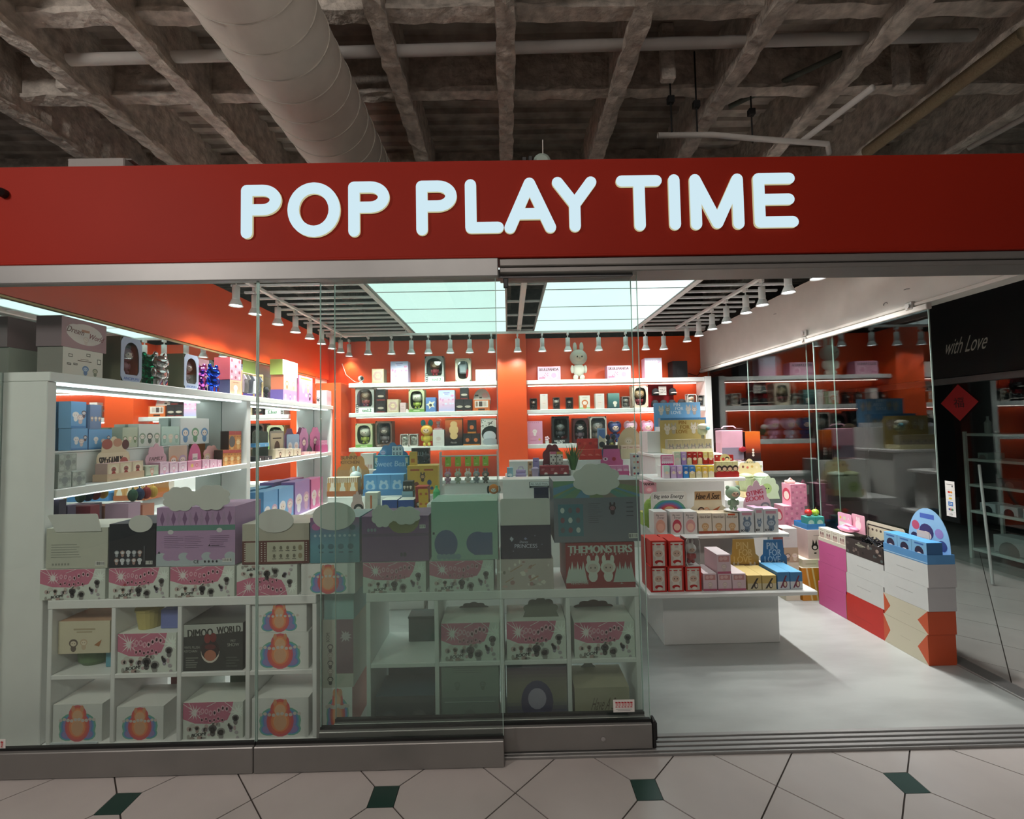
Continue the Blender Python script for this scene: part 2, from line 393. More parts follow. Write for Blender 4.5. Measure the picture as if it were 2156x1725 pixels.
for x, y0, y1, lb, sd in ((2.905, 2.985, 4.14, 'side glass panel ending at the open corner, carrying the card payment sticker', 1), (2.935, 3.93, 5.35, 'middle side glass panel behind the pink boxes', 2), (2.975, 4.34, 6.5, 'rear side glass panel reaching the back shelves', 3)):
    r = empty('side_glass_wall', (x, (y0+y1)/2, 0)); tag(r, lb, 'glass panel'); W = (y1-y0)/2
    MB().bbox(-.005, .005, -W+.005, W-.005, .10, 2.385, .0012).obj('glass_pane', PANE2, r)
    for s in (-1, 1): MB().bbox(-.005, .005, s*(W-.002)-.002, s*(W-.002)+.002, .10, 2.385, .0008).obj('polished_edge', EDGE, r)
    MB().bbox(-.014, .014, -W, W, .02, .098, .003).obj('base_rail', mat('#3a3636', .5, .3), r)
# stickers on the glass
def sticker(name, label, cat, w, h, loc, rz, pr, bg='#e6e2dc'):
    o = MB().box(-w/2, w/2, 0, .0008, 0, h).obj(name, mat(bg, .5, vary=.01), None, loc, rz); P = Print(w, h); pr(P); P.build(o); return tag(o, label, cat)
def _pay(P):
    P.rect(.12, .90, .88, .91, '#404040').rect(.7, .84, .82, .88, '#555')
    P.ell(.38, .69, .035, .03, '#d0271d').ell(.62, .69, .035, .03, '#e08a1e')
    P.rect(0, .75, 1, .753, '#999').text('VISA', .5, .60, .035, '#1c2f6e', shear=.2).ell(.5, .51, .05, .025, '#e3b71c').rect(0, .46, 1, .463, '#999')
    P.rect(.25, .30, .75, .42, '#2d6fb7').rect(.33, .33, .67, .345, '#e8e8e8').rect(.33, .37, .67, .385, '#e8e8e8').rect(0, .26, 1, .263, '#999')
    P.ell(.35, .2, .03, .03, '#2f4a8c').ell(.5, .2, .03, .03, '#c23b4a').ell(.65, .2, .03, .03, '#3f8a58').rect(0, .13, 1, .133, '#999')
    for k in range(3): P.line([(.35+.12*k, .04), (.4+.12*k, .065), (.35+.12*k, .09)], .008, '#555')
y, z0 = aX(2003, 1088, 2.898); _, z1 = aX(2003, 1014, 2.898)
sticker('payment_sticker', 'tall white card payment sticker on the side glass', 'sticker', .062, z1-z0, (2.899, y, z0), -math.pi/2, _pay)
def _red(P):
    for k in range(6):
        u = .1+.14*k; P.rect(u, .38, u+.1, .44, '#b81f28').rect(u+.02, .38, u+.045, .85, '#b81f28').rect(u, .74, u+.11, .82, '#b81f28').rect(u+.075, .5, u+.1, .8, '#c22')
    P.rect(.12, .22, .88, .25, '#888').rect(.2, .12, .8, .15, '#888')
X, Z = aY(1314, 1500, 2.233); sticker('door_sticker', 'small white sticker with red characters on the sliding glass above its lock', 'sticker', .105, .06, (X, 2.2335, Z), 0, _red)
X, Z = aY(-14, 1585, 2.163); o = sticker('door_sticker', 'small white sticker with red characters low on the fixed glass by the shelf end', 'sticker', .11, .06, (X, 2.1635, Z), 0, _red)
# ---- mall ceiling: ribbed deck, sprayed beams, pipes and a duct
SPRAY = mat('#c2b7ab', .95, vary=.3, scale=14, bump=1., bscale=22); DECK = mat('#a69b90', .95, vary=.35, scale=5, bump=.8, bscale=9); DECKD = mat('#57504a', .95, vary=.3, scale=9, bump=1., bscale=20)
mb = MB(); y = -4.0; n = 0; ZD = 4.48
prof = []
while y < 11:
    prof += [(y, ZD), (y+.07, ZD), (y+.085, ZD-.035), (y+.135, ZD-.035)]; y += .15
xs = [-7.5+i*.5 for i in range(31)]
vs = [(x, py, pz+random.uniform(-.006, .006)) for x in xs for py, pz in prof]; K = len(prof)
mb.add(vs, [(i*K+j, i*K+j+1, (i+1)*K+j+1, (i+1)*K+j) for i in range(len(xs)-1) for j in range(K-1)])
struct('ceiling', mb, DECK)
struct('wall_plenum', MB().box(-7.5, 7.5, 9.0, 9.1, 0, ZD), DECKD)
def lumpy(sec, p0, p1, step, jit, name, m, label, cat, group=None):
    p0, p1 = Vector(p0), Vector(p1); L = (p1-p0).length; n = int(L/step); t = (p1-p0).normalized(); u = Vector((t.y, -t.x, 0)).normalized()
    vs = []; K = len(sec)
    for i in range(n+1):
        c = p0+t*(L*i/n)
        for a, b in sec: vs.append(c+u*(a+random.uniform(-jit, jit))+Vector((0, 0, b+random.uniform(-jit, jit))))
    mb = MB().add(vs, [(i*K+j, i*K+(j+1) % K, (i+1)*K+(j+1) % K, (i+1)*K+j) for i in range(n) for j in range(K)])
    o = mb.obj(name, m); return tag(o, label, cat, group)
def isec(w, tf, web, h): return [(-w/2, 0), (0, -.004), (w/2, 0), (w/2, tf), (web/2, tf*1.3), (web/2, h), (-web/2, h), (-web/2, tf*1.3), (-w/2, tf)]
ZB = 4.0
for px in (-350, -75, 205, 780, 1064, 1365, 1657, 1947, 2240, 2530):
    X, _ = aZ(px, 0, ZB)
    o = lumpy(isec(.115, .035, .05, ZD-ZB-.005), (X, -3.5, ZB), (X, 8.95, ZB), .07, .009, 'ceiling_beam', SPRAY, 'rough sprayed grey beam running deep over the shopfront', 'beam', 'long sprayed beams')
for k, (Y, lb) in enumerate(((2.62, 'dark sprayed cross beam nearest above the white pipe'), (3.28, 'sprayed cross beam with pale lower edge over the fascia'), (4.5, 'far sprayed cross beam deep over the shop'), (1.7, 'sprayed cross beam in the ceiling in front of the shopfront'))):
    lumpy(isec(.10, .03, .06, ZD-ZB-.16), (-7.4, Y, ZB+.14), (7.4, Y, ZB+.14), .08, .008, 'cross_beam', SPRAY, lb, 'beam')
for k, (px, py, py2) in enumerate(((40, 60, 0), (365, 110, 0), (1440, 40, 0), (1980, 60, 0))):
    X, Y = aZ(px, py, 4.2); Y += .3
    MB_ = MB().bbox(X-.05, X+.05, Y-.03, Y+.03, 4.03, ZD-.04, .01); tag(MB_.obj('hanger_post', SPRAY), 'short sprayed hanger post between the ceiling beams', 'post', 'ceiling hangers')
def pipe(pts, r, m, label, name='pipe', cat='pipe', n=12):
    return tag(MB().tube(pts, r, n).obj(name, m, smooth=True), label, cat)
GAL = mat('#d2ccc5', .5, .0)
a, b = aZ(75, 128, 4.13), aZ(2050, 74, 4.13)
d = ((b[0]-a[0])*.35, (b[1]-a[1])*.35)
pipe([(a[0], a[1], 4.13), (b[0], b[1], 4.13)], .036, GAL, 'long pale pipe crossing between the sprayed beams')
def zpts(L, z): return [(*aZ(px, py, z), z) for px, py in L]
pipe(zpts([(1385, 285), (1500, 284), (1590, 292), (1742, 303), (1746, 322)], 3.75), .02, GAL, 'white sprinkler pipe with a short drop near the fascia top')
pipe(zpts([(1690, 296), (1838, 184)], 3.8), .022, GAL, 'slanting white sprinkler branch pipe joined by a dark coupling')
pipe(zpts([(1535, 225), (1790, 105)], 4.2), .02, mat('#6b7066', .6), 'thin greenish conduit slanting under the deck')
pipe([(*aZ(2156, 72, 3.75), 3.75), (*aZ(1825, 320, 3.75), 3.75)], .045, mat('#8f7f62', .7, bump=.3), 'tan insulated pipe along a right-hand beam')
pipe([(*aZ(2200, 225, 3.7), 3.7), (*aZ(2040, 312, 3.7), 3.7)], .02, GAL, 'pale conduit low at the ceiling edge beside the tan pipe')
for px, py in ((1412, 212), (1466, 222), (1582, 238)):
    X, Y = aZ(px, py, 4.0); tag(MB().tube([(X, Y, 3.76), (X, Y, 4.42)], .006, 6).bbox(X-.025, X+.025, Y-.02, Y+.02, 3.98, 4.03, .004).obj('pipe_hanger', BLACK), 'thin black rod hanger above the white sprinkler pipe', 'hanger', 'sprinkler pipe hangers')
# duct
DR, DX, DZ = .285, -1.225, 3.76
r = empty('air_duct', (DX, 3, DZ)); tag(r, 'large round grey-beige air duct with spiral seams over the sign', 'duct')
mb = MB(); mb.lathe([(DR, -6.5), (DR, 5.9)], (0, 0, 0), 40, axis='y'); mb.obj('duct_shell', mat('#d6cdc1', .6, vary=.04), r, smooth=True)
mb = MB(); n = 48
for k in range(-38, 36):
    pts = [((DR+.0015)*math.cos(2*math.pi*i/n), k*.165+.165*i/n, (DR+.0015)*math.sin(2*math.pi*i/n)) for i in range(n+1)]
    mb.tube(pts, .0032, 4)
mb.obj('spiral_seam', mat('#b0a79b', .6), r)
# things on top of the fascia
X, Z = aY(845, 338, 2.2)
r = empty('metal_strip', (X, 2.21, 2.93)); tag(r, 'slim shiny metal strip lying on top of the fascia', 'metal strip')
MB().bbox(-.42, .5, -.03, .03, .001, .02, .004).obj('strip_body', ALU, r); MB().bbox(-.18, .22, -.034, -.028, .004, .016, .002).obj('polished_lip', CHROME, r)
X, Z = aY(1141, 328, 2.22)
r = empty('dish_sensor', (X, 2.22, 2.93)); tag(r, 'small pale round dish standing on the fascia', 'sensor')
MB().lathe([(.03, -.01), (.045, 0), (.043, .008), (.02, .012)], (0, 0, .034), 24, axis='y').obj('dish', mat('#8d9a90', .5), r); MB().tube([(.005, 0, .05), (.006, 0, .15)], .0025, 6).obj('aerial', GAL, r); MB().bbox(-.02, .02, -.01, .012, 0, .01, .003).obj('foot', BLACK, r)
X, Z = aY(1110, 325, 2.22)
o = MB().bbox(-.028, -.004, -.02, .02, 0, .045, .004).bbox(.004, .026, -.02, .02, .012, .05, .004).bbox(-.02, .02, -.008, .008, .002, .03, .002).obj('cable_clamp', BLACK, None, (X, 2.21, 2.93)); tag(o, 'black twin clamp beside the round dish on the fascia', 'clamp')
pts = [(*(lambda p: (p[0], 2.24, p[1]))(aY(px, py, 2.24)),) for px, py in ((1175, 330), (1230, 327), (1262, 318), (1290, 324), (1340, 327), (1420, 326))]
pipe([(x, y, (2.936, 2.936, 2.97, 2.95, 2.936, 2.936)[i]) for i, (x, y, z) in enumerate(pts)], .005, BLACK, 'black looping cable on top of the fascia', 'cable', 'cable', 6)
X, _ = aY(250, 345, 2.3); o = MB().bbox(-.13, .15, 0, .12, 0, .05, .005).bbox(-.15, .17, .02, .1, .05, .056, .002).obj('junction_box', mat('#7c7570', .6), None, (X, 2.16, 2.93)); tag(o, 'low grey metal box on the left of the fascia top', 'box')
# ---- sign lettering
SIGNM = emis('#d5eef8', SIGN_E); SIGNE = emis('#f1e7b4', .6)
def stroke(mb, pts, t, y0, y1, closed=False):
    P = [Vector((x, 0, z)) for x, z in pts]
    for a, b in zip(P, P[1:]):
        d = (b-a).normalized(); ang = math.atan2(d.z, d.x); out = []
        for c, s in ((b, 0), (a, math.pi)):
            for i in range(9): g = ang+s-math.pi/2+math.pi*i/8; out.append((c.x+t*math.cos(g), c.z+t*math.sin(g)))
        mb.card(out, y0, y1, 0, 1)
def arc(cx, cz, rx, rz, a0, a1, n=12): return [(cx+rx*math.cos(math.radians(a0+(a1-a0)*i/n)), cz+rz*math.sin(math.radians(a0+(a1-a0)*i/n))) for i in range(n+1)]
GL = {'P': [[(0,0),(0,1)], [(0,1),(.32,1)]+arc(.32,.77,.26,.23,90,-90)+[(0,.54)]],
 'O': [arc(.42,.5,.42,.5,0,360,28)], 'L': [[(0,1),(0,0)],[(0,0),(.55,0)]], 'A': [[(0,0),(.38,1)],[(.38,1),(.76,0)],[(.14,.31),(.62,.31)]],
 'Y': [[(0,1),(.36,.5)],[(.72,1),(.36,.5)],[(.36,.5),(.36,0)]], 'T': [[(0,1),(.7,1)],[(.35,1),(.35,0)]], 'I': [[(0,0),(0,1)]],
 'M': [[(0,0),(0,1)],[(0,1),(.38,.02)],[(.38,.02),(.76,1)],[(.76,1),(.76,0)]], 'E': [[(0,0),(0,1)],[(0,1),(.58,1)],[(0,.52),(.56,.52)],[(0,0),(.62,0)]]}
LET = [('P',507,592,389,502),('O',605,716,384,499),('P',733,820,382,498),('P',876,962,380,495),('L',979,1060,377,491),('A',1061,1170,374,491),('Y',1163,1257,372,488),
       ('T',1298,1395,369,486),('I',1407,1434,367,484),('M',1453,1566,366,483),('E',1587,1680,364,479)]
sg = empty('shop_sign', (0, 2.15, 2.7)); tag(sg, 'illuminated white rounded letters on the red fascia', 'sign')
for ch, x0, x1, y0, y1 in LET:
    YS = 2.137; X0, Zt = aY(x0, y0, YS); X1, Zb = aY(x1, y1, YS); X0 = aY(x0, (y0+y1)/2, YS)[0]; X1 = aY(x1, (y0+y1)/2, YS)[0]
    Zt = aY((x0+x1)/2, y0, YS)[1]; Zb = aY((x0+x1)/2, y1, YS)[1]; t = .0282
    g = GL[ch]; gw = max(p[0] for s in g for p in s) or 1
    mb = MB()
    for s in g:
        pts = [(X0+t+p[0]/gw*(X1-X0-2*t) if ch != 'I' else (X0+X1)/2, Zb+t+p[1]*(Zt-Zb-2*t)-2.7) for p in s]; stroke(mb, pts, t, YS-2.15, -.0005)
    mb.obj('letter', [SIGNM, SIGNE], sg)
o = MB().lathe([(.012, -.05), (.022, -.02), (.022, .0)], (*(lambda p: (p[0], 2.149))(aY(-4, 402, 2.12)), aY(-4, 402, 2.12)[1]), 12, axis='y').obj('wall_fixture', BLACK); tag(o, 'small dark round fixture on the fascia left of the lettering', 'fixture')
# ---- slatted ceiling with light panels
ZC = 3.0
gr = struct('ceiling_grid', MB().box(-1.40, -1.345, 2.4, 6.5, ZC-.02, ZC+.05).box(1.845, 1.90, 2.4, 6.5, ZC-.02, ZC+.05).box(.15, .205, 2.4, 6.55, ZC-.02, ZC+.05).box(XL+.05, XR, 6.44, 6.5, ZC-.02, ZC+.04), WHITE)
sl = {}
def slat(x0, x1, y):
    k = round(x1-x0, 2)
    if k not in sl:
        m = MB().bbox(-(x1-x0)/2, (x1-x0)/2, -.015, .015, 0, .022, .003).mesh('slat'); m.materials.append(mat('#c9cbc9', .5, vary=.02)); sl[k] = m
    o = link('slat', sl[k], None, gr, ((x0+x1)/2, y, ZC))
y = 2.5
while y < 6.4:
    slat(XL+.06, -1.405, y); slat(1.905, XR-.03, y); y += .215
for y in (2.5, 3.1, 3.7, 4.3, 4.9, 5.5, 6.1): slat(.01, .148, y); slat(.208, .38, y)
def lightpanel(x0, x1, label):
    r = empty('ceiling_light', ((x0+x1)/2, 4.45, ZC)); tag(r, label, 'light'); W = (x1-x0)/2
    e = [-1.97+.655*i for i in range(7)]
    for a, b in zip(e, e[1:]): MB().box(-W, W, a+.009, b-.009, -.004, .012).obj('diffuser', emis('#e2f6f3', PANEL_E), r)
    mb = MB()
    for a in e: mb.box(-W, W, a-.007, a+.007, -.008, .02)
    mb.box(-W-.02, -W, e[0], e[-1], -.012, .03).box(W, W+.02, e[0], e[-1], -.012, .03); mb.obj('frame', mat('#8e9694', .5), r)
    MB().box(-W, W, e[0], e[-1], .021, .05).obj('backing', WHITE, r)
lightpanel(-1.32, -.01, 'large glowing ceiling light panel on the mirror side of the shop')
lightpanel(.40, 1.83, 'large glowing ceiling light panel on the entrance side of the shop')
# back shelves
def shelf(name, label, x0, x1, z):
    o = MB().bbox(x0, x1, 6.30, YB-.002, z-.06, z, .004).obj(name, WHITE); tag(o, label, 'shelf')
    MB().box(x0+.03, x1-.03, YB-.075, YB-.055, z-.069, z-.0605).obj('led_strip', emis('#ffe9df', LED_E*1.6), o)
SZ = (2.27, 1.845, 1.352)
XSL, XSR, XRR = -2.27, -.145, 2.93
for z, nm in zip(SZ, ('top', 'middle', 'lowest')):
    shelf('wall_shelf', f'{nm} white back shelf between the orange corner and the pillar', XSL, XSR, z)
    shelf('wall_shelf', f'{nm} white back shelf between the pillar and the side glass', .27, 2.83, z)
o = MB().bbox(2.832, 2.92, 6.285, YB-.002, 0, 2.28, .004).obj('shelf_end_panel', WHITE); tag(o, 'tall white end panel of the back shelves by the side glass', 'panel')
o = MB().bbox(-2.2, 2.6, 5.85, 6.215, .88, .92, .004).box(-2.18, 2.58, 5.88, 6.21, 0, .88).obj('back_counter', WHITE); tag(o, 'white counter along the orange back wall under the shelves', 'counter')
# ---- left cabinet
XC = -2.455
CY0, CY1, CYm = 2.37, 6.19, 4.2
cb = empty('shelving_cabinet', (XC, CY0, 0)); tag(cb, 'long white open shelving cabinet along the mirrored wall', 'cabinet')
def cpart(name, x0, x1, y0, y1, z0, z1, m=WHITE, b=.003): return MB().bbox(x0-XC, x1-XC, y0-CY0, y1-CY0, z0, z1, b).obj(name, m, cb)
XK = XL+.008
cpart('top_board', XK, XC+.012, CY0, CY1, 1.895, 1.945)
cpart('end_panel', XK, XC-.001, CY0, CY0+.05, 0, 1.894); cpart('end_panel', XK, XC, CY1-.05, CY1, 0, 1.894); cpart('divider', XK, XC, CYm-.03, CYm+.03, .1, 1.894)
for a, b in ((CY0+.051, CYm-.031), (CYm+.031, CY1-.051)):
    for z in (1.31, .62, .12): cpart('shelf_board', XK, XC+.005, a, b, z-.045, z)
    for z, q in ((1.894, 1.), (1.265, .35)): MB().box(XC-.06-XC, XC-.035-XC, a+.02-CY0, b-.03-CY0, z-.012, z-.0008).obj('led_strip', emis('#f2fbff', LED_E*q), cb)
cpart('plinth', XK, XC-.02, CY0+.05, CY1-.05, 0, .074)
# ---- neighbouring shop across the side corridor
DK = mat('#0c0c0d', .55); 
struct('wall_right', MB().box(4.9, 5.02, 2.2, 8.9, 2.06, 3.3), DK)
struct('wall_right_rear', MB().box(7.2, 7.3, 2.2, 8.9, 0, 3.3), mat('#3c3c40', .7)); struct('wall_right_end', MB().box(3.05, 7.2, 8.8, 8.9, 0, 3.3), mat('#3c3c40', .7))
struct('floor_neighbour', MB().box(5.6, 7.3, 2.2, 8.9, -.05, 0), mat('#8a8682', .4))
struct('trim_10', MB().bbox(4.9, 4.98, 2.2, 6.1, 1.985, 2.055, .004), ALUD)
struct('trim_11', MB().bbox(4.9, 4.98, 6.15, 8.8, 1.985, 2.055, .004), ALUD)
o = MB().bbox(4.93, 4.94, 2.2, 6.1, .05, 1.984, .002).obj('neighbour_glass', PANE2); tag(o, 'dark glass front of the neighbouring shop', 'glass panel')
def script(s, px0, px1, py, X, hh, label):
    y0, z0 = aX(px0, py, X); y1, _ = aX(px1, py, X); W = abs(y0-y1)
    P = Print(W, hh); P.text(s, .5, .5, 1, '#b9b3a6', 1.0, 0, .35)
    r = empty('shop_lettering', (X, (y0+y1)/2, z0), -math.pi/2); tag(r, label, 'lettering'); P.build(r, 0, 'script_letters')
script('with Love', 1992, 2082, 748, 4.893, .17, 'thin pale script lettering on the black neighbouring fascia')
y, z = aX(2020, 848, 4.925)
o = MB().card([(0, -.2), (.2, 0), (0, .2), (-.2, 0)], -.002, .002).obj('paper_diamond', mat('#b01218', .5), None, (4.92, y, z), -math.pi/2); tag(o, 'red paper diamond hung on the neighbouring glass', 'decoration')
P = Print(.2, .2); P.text('福', .5, .5, .55, '#3a0a0a'); P.build(o, -.002, 'character', tf=lambda u, v, off: (u-.1, -.003-off, v-.1))
r = empty('metal_rack', (5.5, 4.7, 0)); tag(r, 'pale open storage rack inside the dark neighbouring shop', 'rack')
RM = mat('#c9cfc8', .5)
for x in (5.3, 5.68):
    for y in (4.0, 5.1): MB().bbox(x-5.5-.015, x-5.5+.015, y-4.7-.015, y-4.7+.015, 0, 1.45, .003).obj('post', RM, r)
for z in (1.43, 1.14, .85, .55, .12): MB().bbox(-.2, .18, -.69, .39, z-.03, z, .003).obj('rack_shelf', RM, r)
for k, (y, z, ww, hh, c, lb) in enumerate(((4.93, .55, .16, .10, '#b9bec0', 'pale box with dark arch at the end of the rack'), (4.72, .55, .17, .10, '#b9bec0', 'second pale box with dark arch on the rack'), (4.5, .55, .18, .10, '#b9bec0', 'third pale box with dark arch on the rack'),
     (4.74, .12, .3, .2, '#a9aaa8', 'grey patterned carton on the lowest rack shelf'), (4.4, .12, .2, .16, '#c2c4c2', 'small white carton on the lowest rack shelf'), (4.95, 1.14, .1, .07, '#8fa09a', 'small greenish pack on the upper rack shelf'), (4.7, .85, .25, .09, '#4b4245', 'row of dark trinkets in a tray on the rack'))):
    o = MB().bbox(-ww/2, ww/2, 0, .2, 0, hh, .003).obj('carton', mat(c, .6), None, (5.33, y, z+.001), -math.pi/2); tag(o, lb, 'box')
    P = Print(ww, hh); P.rect(.05, .05, .95, .1, '#777'); P.ell(.5, .18, .5, .55, '#23262a' if k < 3 else '#77736f'); P.build(o)
tag(MB().lathe([(.03, 0), (.03, .12), (.012, .15), (.012, .19)], (5.36, 4.9, 1.431), 14).obj('bottle', mat('#9aa19c', .4)), 'pale bottle on top of the neighbouring rack', 'bottle')
tag(MB().tube([(4.6, 4.25, .012), (4.86, 4.55, 1.12)], .012, 8).obj('mop_stick', mat('#9a9c98', .5)), 'pale mop stick leaning by the dark neighbouring glass', 'stick')
# ---- track lights
LM = {}
def lmesh():
    a = MB().bbox(-.012, .012, -.03, .03, -.035, 0, .003).tube([(0, 0, -.035), (0, 0, -.075)], .006, 8).mesh('mount'); a.materials.append(WHITE)
    b = MB().lathe([(.030, -.19), (.030, -.075), (.026, -.070)], (0,0,0), 18).mesh('lamp_body', True); b.materials.append(WHITE)
    c = MB(); n = 20; pr = [(.031, -.19), (.055, -.245), (.056, -.25), (.053, -.249), (.030, -.205)]
    vs = [(r*math.cos(2*math.pi*j/n), r*math.sin(2*math.pi*j/n), z) for r, z in pr for j in range(n)]
    c.add(vs, [(i*n+j, i*n+(j+1) % n, (i+1)*n+(j+1) % n, (i+1)*n+j) for i in range(len(pr)-1) for j in range(n)]); c = c.mesh('reflector', True); c.materials.append(WHITE)
    d = MB().lathe([(.046, -.242), (.046, -.236)], (0,0,0), 18).mesh('bulb_lens'); d.materials.append(emis('#f8fbff', 9))
    return a, b, c, d
LMS = lmesh()
SPOT = bpy.data.lights.new('spot_beam', 'SPOT'); SPOT.energy = SPOT_W; SPOT.spot_size = math.radians(108); SPOT.spot_blend = .6; SPOT.shadow_soft_size = .05; SPOT.color = (1, .985, .96)
SPOT2 = SPOT.copy(); SPOT2.energy = SPOT_B
def spot(x, y, z, label, group, aim=(0, 0), light=True, data=None):
    r = empty('track_spotlight', (x, y, z)); tag(r, label, 'spotlight', group)
    for nm, me in zip(('mount', 'lamp_body', 'reflector', 'bulb_lens'), LMS): link(nm, me, None, r)
    if light:
        o = bpy.data.objects.new('spot_beam', data or SPOT); C.objects.link(o); o.parent = r; o.location = (0, 0, -.256); o.rotation_euler = (aim[0], aim[1], 0)
ZT = 2.945
def track(name, label, p0, p1, ZT=ZT):
    t = MB(); 
    if abs(p0[0]-p1[0]) < .01: t.bbox(p0[0]-.018, p0[0]+.018, p0[1], p1[1], ZT, ZT+.03, .003)
    else: t.bbox(p0[0], p1[0], p0[1]-.018, p0[1]+.018, ZT, ZT+.03, .003)
    tag(t.obj(name, WHITE), label, 'track')
XTL, XTR, YTB, ZTB = -2.34, 2.40, 5.95, 2.87
track('light_track', 'white lighting track along the mirrored side', (XTL, 2.5), (XTL, 6.42)); track('light_track', 'white lighting track along the white beam', (XTR, 2.5), (XTR, 6.2)); track('light_track', 'white lighting track across the back shelves', (-2.2, YTB), (2.3, YTB), ZTB)
for x in (-1.37, .18, 1.87): tag(MB().tube([(x, YTB, ZTB+.03), (x, YTB, ZC-.021)], .005, 6).obj('track_hanger', WHITE), 'thin white rod holding the back lighting track', 'rod', 'track hanger rods')
for px, py in ((497, 612), (537, 636), (585, 662), (622, 683), (652, 696), (677, 711), (699, 723), (717, 733), (735, 743)):
    y, z = aX(px, py, XTL); spot(XTL, max(2.6, y), ZT, 'white spotlight on the track by the mirrored wall', 'spotlights by the mirrored wall', (0, .05), True, SPOT if y < 6 else SPOT2)
for px, py in ((1722, 580), (1660, 613), (1605, 640), (1571, 658), (1530, 678), (1500, 697), (1472, 711), (1447, 722)):
    y, z = aX(px, py, XTR); spot(XTR, y, ZT, 'white spotlight on the track beside the white beam', 'spotlights by the white beam', (0, -.25))
for px in (775, 824, 866, 902, 948, 989, 1035, 1090, 1142, 1196, 1261, 1318, 1360, 1398):
    X, _ = aY(px, 745, YTB); spot(X, YTB, ZTB, 'white spotlight on the track facing the back shelves', 'spotlights facing the back shelves', (.55, 0), True, SPOT2)
# ================================================================ BUILDERS FOR GOODS
H90 = math.pi/2
def FP(x0, x1, yt, Y, z0):            # faces the mall
    X0, X1 = aY(x0, yt, Y)[0], aY(x1, yt, Y)[0]; return X1-X0, max(.02, aY((x0+x1)/2, yt, Y)[1]-z0), ((X0+X1)/2, Y, z0), 0
def LP(x0, x1, yt, X, z0):            # stands by the mirror wall, faces the room
    a, z = aX(x0, yt, X); b, _ = aX(x1, yt, X); return b-a, max(.02, z-z0), (X, (a+b)/2, z0), H90
def RP(x0, x1, yt, X, z0):            # stands by the side glass, faces the room
    a, z = aX(x1, yt, X); b, _ = aX(x0, yt, X); return b-a, max(.02, z-z0), (X, (a+b)/2, z0), -H90
CELLS = []
def fitcell(pl):                      # keep a box clear of the boards of the cube shelf cell it stands in
    w, h, loc, rz = pl
    if not (YU-.01 < loc[1] < YU+.06): return pl
    for x0, x1, z0, z1 in CELLS:
        if x0 < loc[0] < x1 and z0-.01 <= loc[2] < z1-.03:
            a, b = max(loc[0]-w/2, x0+.002), min(loc[0]+w/2, x1-.002); return b-a, min(h, z1-.003-loc[2]), ((a+b)/2, loc[1], loc[2]), rz
    return pl
YU = 2.35
def carton(pl, d, c, label, pr=None, cat='box', name='toy_box', group=None, tilt=0, gap=.002, tuck=0, spr=None, dz=0):
    w, h, loc, rz = fitcell(pl); w -= gap; h -= .001
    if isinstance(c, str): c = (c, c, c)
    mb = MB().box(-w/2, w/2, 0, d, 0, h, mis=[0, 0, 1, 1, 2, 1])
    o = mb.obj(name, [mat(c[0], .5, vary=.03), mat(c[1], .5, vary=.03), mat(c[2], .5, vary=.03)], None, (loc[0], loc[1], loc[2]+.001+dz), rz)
    if tilt: o.rotation_euler = (0, 0, rz+tilt)
    tag(o, label, cat, group)
    if pr: P = Print(w, h); pr(P); P.build(o)
    if spr:                             # print on the right-hand or left-hand side
        sd, fn = spr; P = Print(d, h); fn(P)
        P.build(o, 0, 'printed_side', tf=(lambda u, v, off: (w/2+off, u, v)) if sd > 0 else (lambda u, v, off: (-w/2-off, d-u, v)))
    if tuck:                            # a closed lid with its tuck flap
        MB().box(-w/2+.001, w/2-.001, -.0002, d, h, h+.0012).box(-w*.12, w*.12, -.0012, 0, h-.012, h).obj('lid', mat(c[2], .5, vary=.03), o)
    return o
def outline(shape, x0, x1, z0, z1, n=10):
    W, Hh = x1-x0, z1-z0; cx = (x0+x1)/2
    if shape == 'rect': r = min(W, Hh)*.08; return [(x0, z0), (x1, z0), (x1, z1-r), (x1-r*.3, z1-r*.3), (x1-r, z1), (x0+r, z1), (x0+r*.3, z1-r*.3), (x0, z1-r)]
    if shape == 'oval': return [(cx+W/2*math.cos(2*math.pi*i/28), (z0+z1)/2+Hh/2*math.sin(2*math.pi*i/28)) for i in range(28)]
    if shape == 'arch': b = z0+Hh*.25; return [(x0, z0), (x1, z0)]+[(cx+W/2*math.cos(math.pi*i/16), b+(z1-b)*math.sin(math.pi*i/16)) for i in range(17)]
    if shape in ('cloud', 'scallop'):
        pts = [(x0, z0), (x1, z0)] if shape == 'scallop' else []
        k = 5 if shape == 'scallop' else 8; a0, a1 = (0, math.pi) if shape == 'scallop' else (0, 2*math.pi)
        b = z0+Hh*.3 if shape == 'scallop' else (z0+z1)/2
        rz = (z1-b); m = 60
        for i in range(m+(shape == 'scallop')):
            t = a0+(a1-a0)*i/m; q = .86+.14*abs(math.sin(k*t if shape == 'scallop' else k*t/2)); pts.append((cx+W/2*q*math.cos(t), b+rz*q*math.sin(t)))
        return pts
    if shape == 'trap': return [(x0, z1-Hh*.06), (x0+W*.04, z1), (x1-W*.12, z1), (x1-W*.08, z1-Hh*.06), (x1, z0), (x0+W*.16, z0)]
    if shape == 'tray': return [(x0, z0), (x1, z0), (x1, z0+Hh*.55), (x1-W*.1, z0+Hh*.62), (x1-W*.14, z1), (x0+W*.14, z1), (x0+W*.1, z0+Hh*.62), (x0, z0+Hh*.55)]
def flap(o, shape, x0, x1, z0, z1, col='#c3c6bf', y=-.004, name='header_flap', pr=None, th=.003):
    f = MB().card(outline(shape, x0, x1, z0, z1), y, y+th).obj(name, mat(col, .6, vary=.03), o)
    if pr: P = Print(x1-x0, z1-z0); pr(P); P.build(f, 0, 'printed_face', tf=lambda u, v, off: (x0+u, y-off, z0+v))
    return f
